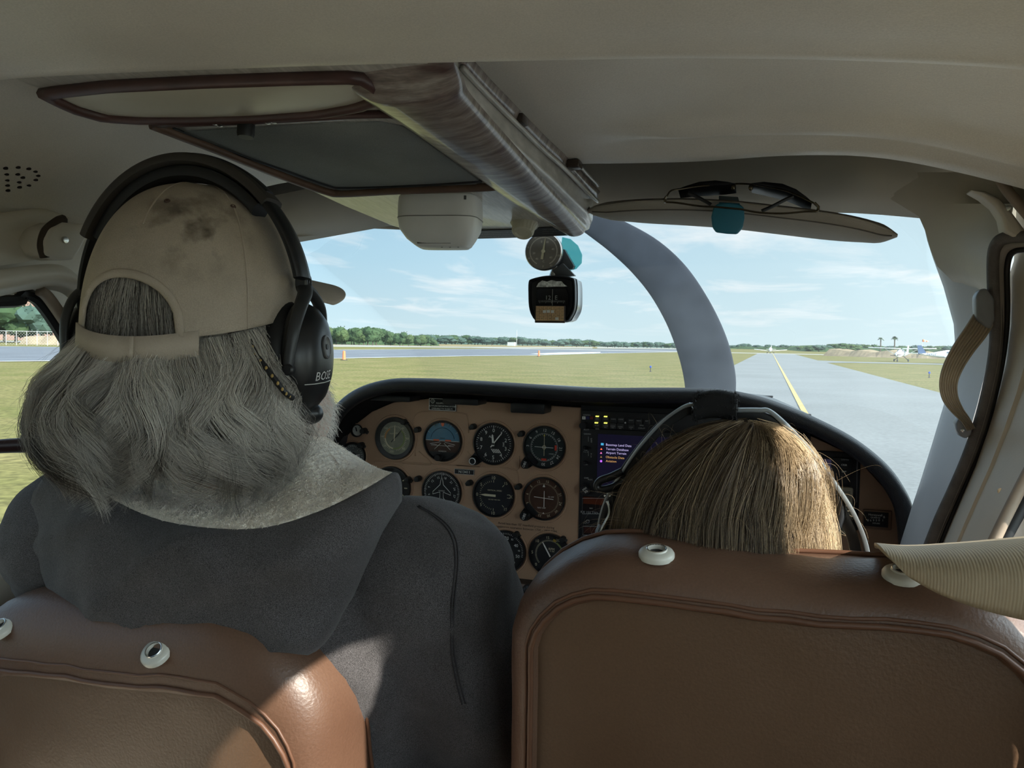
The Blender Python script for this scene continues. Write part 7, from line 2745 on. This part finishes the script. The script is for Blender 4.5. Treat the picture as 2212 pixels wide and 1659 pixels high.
def band(a0, a1, hw, th, g_, m, nm, n=40, f_=0.0):
    b = MB()
    rows = []
    for k in range(n + 1):
        p = band_pt(a0 + (a1 - a0) * k / n, g_, f_)
        out = (p - hp(0, f_, -0.015)).normalized()
        rows.append([p + out * (th * c_) + PF * (hw * s_) for s_, c_ in ((-1, -0.6), (-1, 0.2), (-0.85, 0.8), (-0.4, 1.0), (0.4, 1.0), (0.85, 0.8), (1, 0.2), (1, -0.6), (0.6, -1), (-0.6, -1))])
    b.grid(rows, closed_u=True)
    b.f.append(tuple(range(9, -1, -1)))
    b.f.append(tuple(len(b.v) - 10 + k for k in range(10)))
    return b.build(nm, m, hs, sharp=45)


band(-62, 44, 0.019, 0.0062, 0.011, HBR, 'headband')
band(-60, 42, 0.015, 0.0075, -0.002, HB, 'head_cushion')
band(38, 76, 0.016, 0.0045, 0.009, HB, 'slider')
band(-100, -56, 0.012, 0.0032, 0.008, HB, 'slider')
band(2, 40, 0.008, 0.0015, 0.0168, HB, 'band_groove')
MB().lathe([(0.0035, 0.0), (0.003, 0.001), (0, 0.001)], band_pt(-14, 0.0135, -0.012), (band_pt(-14) - hp(0, 0, -0.02)), 12).build('rivet', HB, hs)


def cup(sd):
    c = hp(sd * 0.098, 0.004, -0.060)
    ax = (PR * sd * 0.985 + PF * 0.10 + PU * 0.02).normalized()
    up = (PU + PF * 0.02).normalized()
    a_ = (up - ax * up.dot(ax)).normalized()
    w_ = ax.cross(a_)

    def ring(h, ku, kw):
        return [c + ax * h + a_ * (ku * math.cos(2 * math.pi * k / 36)) + w_ * (kw * math.sin(2 * math.pi * k / 36)) for k in range(36)]
    b = MB()
    b.grid([ring(-0.012, 0.030, 0.022), ring(-0.014, 0.050, 0.038), ring(-0.006, 0.057, 0.043), ring(0.006, 0.058, 0.044), ring(0.010, 0.054, 0.040)], closed_u=True)
    b.build('ear_cushion', mat('cushion_black', (0.010, 0.010, 0.011), 0.6), hs, sharp=180)
    b = MB()
    b.grid([ring(0.008, 0.052, 0.039), ring(0.012, 0.0565, 0.0435), ring(0.022, 0.057, 0.044), ring(0.032, 0.052, 0.040), ring(0.040, 0.042, 0.032), ring(0.045, 0.028, 0.021), ring(0.047, 0.012, 0.009), ring(0.0472, 0.0, 0.0)], closed_u=True)
    sh = b.build('ear_shell', HB, hs, sharp=180)
    # yoke fork
    for s2 in (-1, 1):
        pts = [c + ax * 0.018 + a_ * 0.075, c + ax * 0.024 + a_ * 0.066 + w_ * (s2 * 0.014), c + ax * 0.026 + a_ * 0.052 + w_ * (s2 * 0.032), c + ax * 0.024 + a_ * 0.028 + w_ * (s2 * 0.0445), c + ax * 0.021 + a_ * 0.002 + w_ * (s2 * 0.0475), c + ax * 0.020 - a_ * 0.012 + w_ * (s2 * 0.047)]
        b = MB()
        b.tube(spline(pts, 5), [0.0085 - 0.0038 * (k / 25) for k in range(26)], 10, flat=0.6)
        b.build('yoke_arm', mat('yoke_grey', (0.05, 0.052, 0.055), 0.4, 0.3), hs, sharp=180)
        MB().lathe([(0.006, -0.004), (0.006, 0.003), (0.004, 0.005), (0, 0.005)], pts[-1], w_ * s2, 14).build('pivot', HB, hs)
    MB().lathe([(0.010, -0.006), (0.010, 0.004), (0.008, 0.006), (0, 0.006)], c + ax * 0.018 + a_ * 0.078, ax, 18).build('yoke_boss', MATS['yoke_grey'], hs)
    MB().tube(arc_pts(c + ax * 0.0245 + a_ * 0.078, 0.004, 0, 2 * math.pi * 11 / 12, 11, a_, w_), 0.0006, 5, closed=True).build('ring_mark', HB, hs)
    if sd > 0:
        # recessed port and lettering on the shell, laid onto its curve
        tb = BVHTree.FromPolygons([v.co + ORG[hs.name] for v in sh.data.vertices], [tuple(p.vertices) for p in sh.data.polygons])

        def onshell(ka, kw, lift=0.0005):
            hit, nrm, _, _ = tb.ray_cast(c + ax * 0.2 + a_ * ka + w_ * kw, -ax)
            if hit is None:
                return c + ax * 0.03 + a_ * ka + w_ * kw, ax
            if nrm.dot(ax) < 0:
                nrm = -nrm
            return hit + nrm * lift, nrm
        qa, qn = onshell(0.012, 0.010)
        MB().lathe([(0.0098, -0.001), (0.0098, 0.0008), (0.0082, 0.0014), (0.0068, 0.0006), (0.0, 0.0)], qa, qn, 24, hint=a_, sx=1.25, sy=0.95).build('port', MATS.get('port_grey') or mat('port_grey', (0.11, 0.11, 0.112), 0.35), sh)
        MB().lathe([(0.0028, 0.0), (0.0028, 0.0010), (0.0, 0.0011)], qa, qn, 12).build('port_hole', BLACK, sh)
        b = MB()
        b.text('BOSE', 0.0125, V((0, 0, 0)), XA, YA)
        b.v = [onshell(-0.017 + v.y + v.x * 0.10, 0.012 - v.x, 0.0006)[0] for v in b.v]
        b.build('lettering', mat('logo_silver', (0.62, 0.62, 0.60), 0.4), sh, smooth=False, weld=False)
        MB().tube([onshell(-0.0245 + 0.10 * x, 0.012 - x, 0.0003)[0] for x in (-0.022, -0.012, 0.0, 0.012, 0.02)], 0.0005, 5).build('logo_line', MATS['logo_silver'], sh)
        # microphone boss under the cup
        MB().ellipsoid(c + ax * 0.022 - a_ * 0.058 - w_ * 0.012, (0.016, 0.014, 0.012)).build('mic_boss', HB, hs)
        b = MB()
        b.tube(spline([c + ax * 0.026 - a_ * 0.060 - w_ * 0.016, hp(0.105, 0.06, -0.125), hp(0.075, 0.115, -0.135), hp(0.03, 0.135, -0.12)], 6), 0.0028, 8)
        b.build('mic_boom', HB, hs)
        MB().ellipsoid(hp(0.022, 0.138, -0.118), (0.012, 0.010, 0.010)).build('microphone', HB, hs)


cup(1)
cup(-1)
# speckled retainer cord at the back of the cup
cd_ = thing('glasses_cord', 'black and gold speckled eyeglass cord below the ear cup', 'cord', hp(0.095, -0.03, -0.09))
b = MB()
cpts_ = spline([pD(a, c, d_) for a, c, d_ in [(540, 735, 0.775), (552, 765, 0.77), (575, 795, 0.765), (600, 828, 0.765), (618, 850, 0.77), (632, 860, 0.78)]], 6)
b.tube(cpts_, 0.0028, 8)
b.build('cord', BLACK, cd_)
for k in range(3, len(cpts_) - 1, 3):
    MB().ellipsoid(cpts_[k] + (CAM - cpts_[k]).normalized() * 0.0022, (0.0016, 0.0012, 0.002), nu=8, nv=6).build('fleck', mat('cord_gold', (0.45, 0.30, 0.10), 0.5), cd_)
# eyeglass frame of the pilot
gl_ = thing('eyeglasses', 'dark eyeglasses on the pilot, one hinge showing past the ear cup', 'eyeglasses', hp(0.0, 0.11, -0.02))
for sd in (-1, 1):
    MB().tube([hp(sd * 0.072, 0.10, -0.015), hp(sd * 0.080, 0.05, -0.018), hp(sd * 0.080, 0.0, -0.025)], 0.0018, 8).build('temple', BLACK, gl_)
    MB().tube(arc_pts(hp(sd * 0.034, 0.112, -0.028), 0.026, 0, 2 * math.pi * 23 / 24, 23, PR, PU * 0.8), 0.0016, 6, closed=True).build('lens_frame', BLACK, gl_)
    MB().box(hp(sd * 0.070, 0.104, -0.016), (0.012, 0.010, 0.006), (PR, PF, PU)).build('hinge', FRM, gl_, bevel=0.001)
MB().tube([hp(-0.010, 0.115, -0.02), hp(0, 0.120, -0.018), hp(0.010, 0.115, -0.02)], 0.0014, 6).build('bridge', BLACK, gl_)

# ---------------------------------------------------------------- passenger
QC = V((-0.040, 0.815, 1.800))
QF = V((-0.03, 1, 0)).normalized()
QR = V((QF.y, -QF.x, 0))
QU = ZA


def qp(r_, f_, u_):
    return QC + QR * r_ + QF * f_ + QU * u_


pas = thing('person', 'passenger with straight dark blonde hair, seen from behind over the seat back', 'person', (-0.02, 0.95, 1.05))
b = MB()
body_head(b, QC - QU * 0.01, QF, QR, QU, 0.97, V((-0.036, 0.845, 1.60)))
loft(b, [(1.34, -0.02, 0.98, 0.15, 0.11), (1.42, -0.02, 0.95, 0.15, 0.11), (1.52, -0.025, 0.90, 0.17, 0.10), (1.585, -0.03, 0.865, 0.165, 0.08), (1.62, -0.035, 0.845, 0.09, 0.06)])
parms = [[V((0.14, 0.875, 1.55)), V((0.17, 0.98, 1.40)), V((0.08, 1.18, 1.42))], [V((-0.20, 0.875, 1.55)), V((-0.22, 0.98, 1.40)), V((-0.12, 1.18, 1.42))]]
for A in parms:
    b.tube([A[0], A[0].lerp(A[1], 0.5), A[1], A[1].lerp(A[2], 0.5), A[2]], [0.046, 0.042, 0.036, 0.031, 0.024], 12)
hand(b, parms[0][2], V((-0.2, 0.9, -0.1)), ZA, -1)
hand(b, parms[1][2], V((0.2, 0.9, -0.1)), ZA, 1)
for sx in (-1, 1):
    hp_, kn_, an_ = V((-0.02 + sx * 0.085, 0.99, 1.39)), V((-0.02 + sx * 0.10, 1.38, 1.39)), V((-0.02 + sx * 0.10, 1.50, 1.11))
    b.tube([hp_, hp_.lerp(kn_, 0.5), kn_, kn_.lerp(an_, 0.45), an_], [0.075, 0.068, 0.05, 0.044, 0.032], 12)
    b.tube([an_, an_ + V((0, 0.11, -0.02))], [0.032, 0.027], 10)
b.build('body', SKIN, pas, mods=REM(0.006, 5))
for sd in (-1, 1):
    e = MB().ellipsoid(qp(sd * 0.031, 0.075, -0.012), (0.0115, 0.0115, 0.0115), nu=14, nv=10).build('eye', MATS['eye_white'], pas)
    MB().ellipsoid(qp(sd * 0.031, 0.083, -0.012), (0.005, 0.0045, 0.005), nu=12, nv=8).build('iris', MATS['eye_iris'], e)
    MB().tube([qp(sd * 0.016, 0.094, 0.010), qp(sd * 0.031, 0.095, 0.015), qp(sd * 0.046, 0.085, 0.010)], [0.0025, 0.003, 0.002], 8).build('eyebrow', mat('brow_brown', (0.12, 0.07, 0.04), 0.8), pas)
b = MB()
loft(b, [(1.33, -0.02, 0.99, 0.165, 0.125), (1.42, -0.02, 0.955, 0.165, 0.125), (1.52, -0.025, 0.905, 0.185, 0.115), (1.585, -0.03, 0.87, 0.18, 0.095), (1.625, -0.035, 0.85, 0.105, 0.072), (1.645, -0.036, 0.845, 0.08, 0.065)])
for A in parms:
    b.tube([A[0], A[0].lerp(A[1], 0.5), A[1], A[1].lerp(A[2], 0.5), A[2].lerp(A[1], 0.1)], [0.062, 0.056, 0.050, 0.044, 0.034], 14)
b.build('sweater', mat('sweater_grey', (0.16, 0.15, 0.16), 0.9, fine=0.2), pas, mods=REM(0.01, 6))
b = MB()
for sx in (-1, 1):
    hp_, kn_, an_ = V((-0.02 + sx * 0.085, 0.99, 1.39)), V((-0.02 + sx * 0.10, 1.38, 1.39)), V((-0.02 + sx * 0.10, 1.50, 1.12))
    b.tube([hp_, hp_.lerp(kn_, 0.5), kn_, kn_.lerp(an_, 0.45), an_], [0.086, 0.078, 0.06, 0.054, 0.042], 14)
b.ellipsoid(V((-0.02, 0.99, 1.375)), (0.165, 0.12, 0.085))
b.build('trousers', MATS['denim'], pas, mods=REM(0.012, 6))

# hair: from the crown over the skull and straight down
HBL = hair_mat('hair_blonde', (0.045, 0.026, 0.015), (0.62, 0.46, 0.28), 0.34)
rq = random.Random(33)
AR, AF, AU = 0.103, 0.112, 0.122
CROWN = (0.024, -0.035)


def scalp(th, al, g_=0.0):
    """th 0 top .. 90 equator; al from back (0) to right (+90)"""
    t, a = math.radians(th), math.radians(al)
    return qp(math.sin(a) * math.sin(t) * (AR + g_), -math.cos(a) * math.sin(t) * (AF + g_), math.cos(t) * (AU + g_))


ph = []
for c in range(360):
    al0 = rq.uniform(-150, 150)
    th0 = rq.choice((rq.uniform(2, 14), rq.uniform(2, 14), rq.uniform(10, 45)))
    sway = rq.gauss(0, 4)
    lay = rq.uniform(-0.006, 0.005)
    # sunlight painted in: sun side lighter; middle of the back darker, random streaks
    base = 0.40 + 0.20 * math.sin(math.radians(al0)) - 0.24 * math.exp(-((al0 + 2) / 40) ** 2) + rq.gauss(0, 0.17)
    low = rq.uniform(-0.16, -0.20)
    wv, wp = rq.uniform(0.5, 4.5), rq.uniform(0, 6.28)
    bend = rq.uniform(84, 104)
    for s_ in range(40):
        al = al0 + rq.gauss(0, 3.4)
        th = th0 + rq.gauss(0, 2)
        g_ = lay + rq.gauss(0, 0.0022)
        pts = []
        for i in range(9):
            f_ = i / 8
            tt = th + (bend - th) * f_
            aa = al + sway * f_ + wv * math.sin(wp + 4.2 * f_)
            p = scalp(tt, aa, g_)
            # strands start bunched at the crown
            k = max(0, 1 - f_ * 1.6)
            p = p.lerp(p + QR * CROWN[0] + QF * CROWN[1] * 0.4, k)
            pts.append(p)
        e = pts[-1]
        drop = low - (e.z - QC.z) + rq.uniform(-0.015, 0.015)
        outw = V((e.x - QC.x, e.y - QC.y, 0)).normalized()
        fr = rq.uniform(0, 6.28)
        for i in range(1, 7):
            f_ = i / 6
            pts.append(e + QU * (drop * f_) + outw * (0.006 * math.sin(math.pi * f_) - 0.010 * f_ * f_ + 0.0015 * math.sin(fr + 5 * f_)) + QR * (0.004 * math.sin(fr + 3 * f_)))
        tone = base + rq.gauss(0, 0.12)
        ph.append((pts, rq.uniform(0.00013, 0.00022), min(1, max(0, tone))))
# loose fly-away strands
for c in range(110):
    al = rq.choice((rq.uniform(-125, -60), rq.uniform(60, 125), rq.uniform(-60, 60)))
    th = rq.uniform(25, 95)
    p0 = scalp(th, al, 0.001)
    out = (p0 - QC).normalized()
    tg = V((rq.gauss(0, 1), rq.gauss(0, 0.6), rq.gauss(-0.3, 0.8)))
    L_ = rq.uniform(0.02, 0.06)
    pts = [p0 + (out * (0.55 * math.sin(2.2 * t)) + tg * (0.5 * t)) * L_ - QU * (L_ * 0.4 * t * t) for t in [k / 9 for k in range(10)]]
    ph.append((pts, 0.00009, rq.uniform(0.5, 1.0)))
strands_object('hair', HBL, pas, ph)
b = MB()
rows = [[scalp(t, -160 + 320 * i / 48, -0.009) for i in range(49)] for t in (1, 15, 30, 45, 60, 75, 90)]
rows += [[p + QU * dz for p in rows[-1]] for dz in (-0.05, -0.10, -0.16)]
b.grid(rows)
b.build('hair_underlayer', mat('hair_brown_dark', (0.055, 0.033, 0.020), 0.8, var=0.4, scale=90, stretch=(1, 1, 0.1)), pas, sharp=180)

# ---------------------------------------------------------------- passenger's headset
h2 = thing('headset', 'headset with thin steel arms and a fuzzy black pad over the blonde hair', 'headset', qp(0, 0, 0.12))
STL = mat('steel_arm', (0.36, 0.39, 0.41), 0.32, 0.75, var=0.05)
YH = 0.815


def arm(pts, w, th, m, nm):
    q = spline([pY(a, c, y) for a, c, y in pts], 6)
    b = MB()
    prof = [(-th, -w), (-th, w), (th, w), (th, -w)]
    b.sweep(q, prof, [V((p.x - QC.x, 0, p.z - QC.z)) for p in q])
    return b.build(nm, m, h2, bevel=0.0006)


arm([(1505, 872, YH), (1475, 880, YH), (1430, 912, YH), (1385, 962, YH), (1350, 1012, YH + 0.005), (1318, 1062, YH + 0.01), (1300, 1110, YH + 0.012), (1290, 1170, YH + 0.015), (1288, 1230, YH + 0.015)], 0.006, 0.0016, STL, 'band_arm')
arm([(1590, 886, YH), (1640, 886, YH), (1665, 890, YH), (1710, 930, YH - 0.002), (1760, 985, YH - 0.004), (1800, 1040, YH - 0.004), (1836, 1095, YH - 0.002), (1858, 1140, YH), (1872, 1185, YH), (1880, 1240, YH)], 0.006, 0.0020, STL, 'band_arm')
arm([(1495, 880, YH + 0.006), (1470, 892, YH + 0.006), (1425, 925, YH + 0.006), (1382, 975, YH + 0.006), (1345, 1028, YH + 0.01), (1325, 1070, YH + 0.012), (1310, 1120, YH + 0.012), (1303, 1180, YH + 0.015)], 0.007, 0.0055, HB, 'inner_band')
arm([(1590, 893, YH + 0.006), (1640, 898, YH + 0.006), (1690, 925, YH + 0.006), (1740, 985, YH + 0.006), (1780, 1040, YH + 0.006), (1815, 1100, YH + 0.006), (1838, 1150, YH + 0.006), (1850, 1200, YH + 0.006)], 0.007, 0.0050, HB, 'inner_band')
# top pad
c0, c1 = pY(1502, 880, YH), pY(1592, 882, YH)
b = MB()
n_ = 14
rows = []
for k in range(n_ + 1):
    t = k / n_
    p = c0.lerp(c1, t) + QU * (0.004 * math.sin(math.pi * t))
    hz_ = 0.0135 * (1.0 if 0 < k < n_ else 0.88)
    rows.append([p + V((0, 0.022 * math.copysign(abs(math.cos(a)) ** 0.6, math.cos(a)), hz_ * math.copysign(abs(math.sin(a)) ** 0.6, math.sin(a)))) for a in [2 * math.pi * j / 20 for j in range(20)]])
b.grid(rows, closed_u=True)
b.f.append(tuple(range(19, -1, -1)))
b.f.append(tuple(len(b.v) - 20 + k for k in range(20)))
pad = b.build('top_pad', mat('pad_black', (0.006, 0.006, 0.007), 0.9), h2, sharp=60)
rp2 = random.Random(4)
fz = []
for k in range(1500):
    r_ = rows[rp2.choice((0, 1, n_ - 1, n_, rp2.randrange(n_)))]
    p = rp2.choice(r_)
    d_ = (p - c0.lerp(c1, 0.5) + V((rp2.gauss(0, 0.02), rp2.gauss(0, 0.02), rp2.gauss(0, 0.02)))).normalized()
    fz.append(([p, p + d_ * 0.0015, p + d_ * 0.0025 + V((0, 0, rp2.gauss(0, 0.0012)))], 0.00018, rp2.random()))
strands_object('pad_fuzz', hair_mat('pad_fibre', (0.006, 0.006, 0.007), (0.05, 0.05, 0.055), 0.8), h2, fz)
# cups at the ears, below the seat line
for sd in (-1, 1):
    c = qp(sd * 0.112, 0.0, -0.030 - 0.05)
    ax = QR * sd

    def ring(h, ku, kw):
        return [c + ax * h + QU * (ku * math.cos(2 * math.pi * k / 28)) + QF * (kw * math.sin(2 * math.pi * k / 28)) for k in range(28)]
    b = MB()
    b.grid([ring(-0.014, 0.034, 0.024), ring(-0.014, 0.044, 0.033), ring(0.0, 0.048, 0.036), ring(0.016, 0.046, 0.034), ring(0.028, 0.036, 0.026), ring(0.032, 0.0, 0.0)], closed_u=True)
    b.build('ear_cup', HB, h2, sharp=60)
# boom wire, adjuster and cable
MB().tube(spline([pY(a, c, YH - 0.01) for a, c in [(1312, 1082), (1317, 1095), (1317, 1112), (1308, 1130), (1299, 1148), (1300, 1160), (1310, 1175)]], 5), 0.0022, 8).build('boom_wire', MATS['bright_metal'], h2, sharp=180)
MB().tube(spline([pY(a, c, YH - 0.008) for a, c in [(1298, 1135), (1291, 1150), (1292, 1165), (1298, 1185)]], 5), 0.0028, 8).build('boom_wire', mat('wire_blue', (0.30, 0.35, 0.42), 0.3, 0.6), h2, sharp=180)
MB().tube(spline([pY(a, c, YH - 0.002) for a, c in [(1735, 1000), (1765, 1020), (1792, 1045), (1812, 1080), (1816, 1110), (1806, 1140), (1795, 1165), (1792, 1200)]], 6), 0.0045, 10).build('cable', HB, h2, sharp=180)
MB().tube(spline([pY(a, c, YH + 0.002) for a, c in [(1345, 1018), (1320, 1030), (1298, 1038), (1290, 1050), (1300, 1058), (1330, 1050), (1360, 1030)]], 6), 0.0042, 10).build('adjuster_arm', HB, h2, sharp=180)
for a, c in ((1307, 1071), (1317.5, 1071)):
    MB().ellipsoid(pY(a, c, YH - 0.004), (0.0016, 0.0016, 0.0016), nu=8, nv=6).build('rivet', MATS['bright_metal'], h2)
MB().tube(spline([pY(a, c, YH) for a, c in [(1280, 1165), (1272, 1168), (1268, 1176)]], 4), 0.004, 8).build('mic_stub', MATS['wire_blue'], h2)
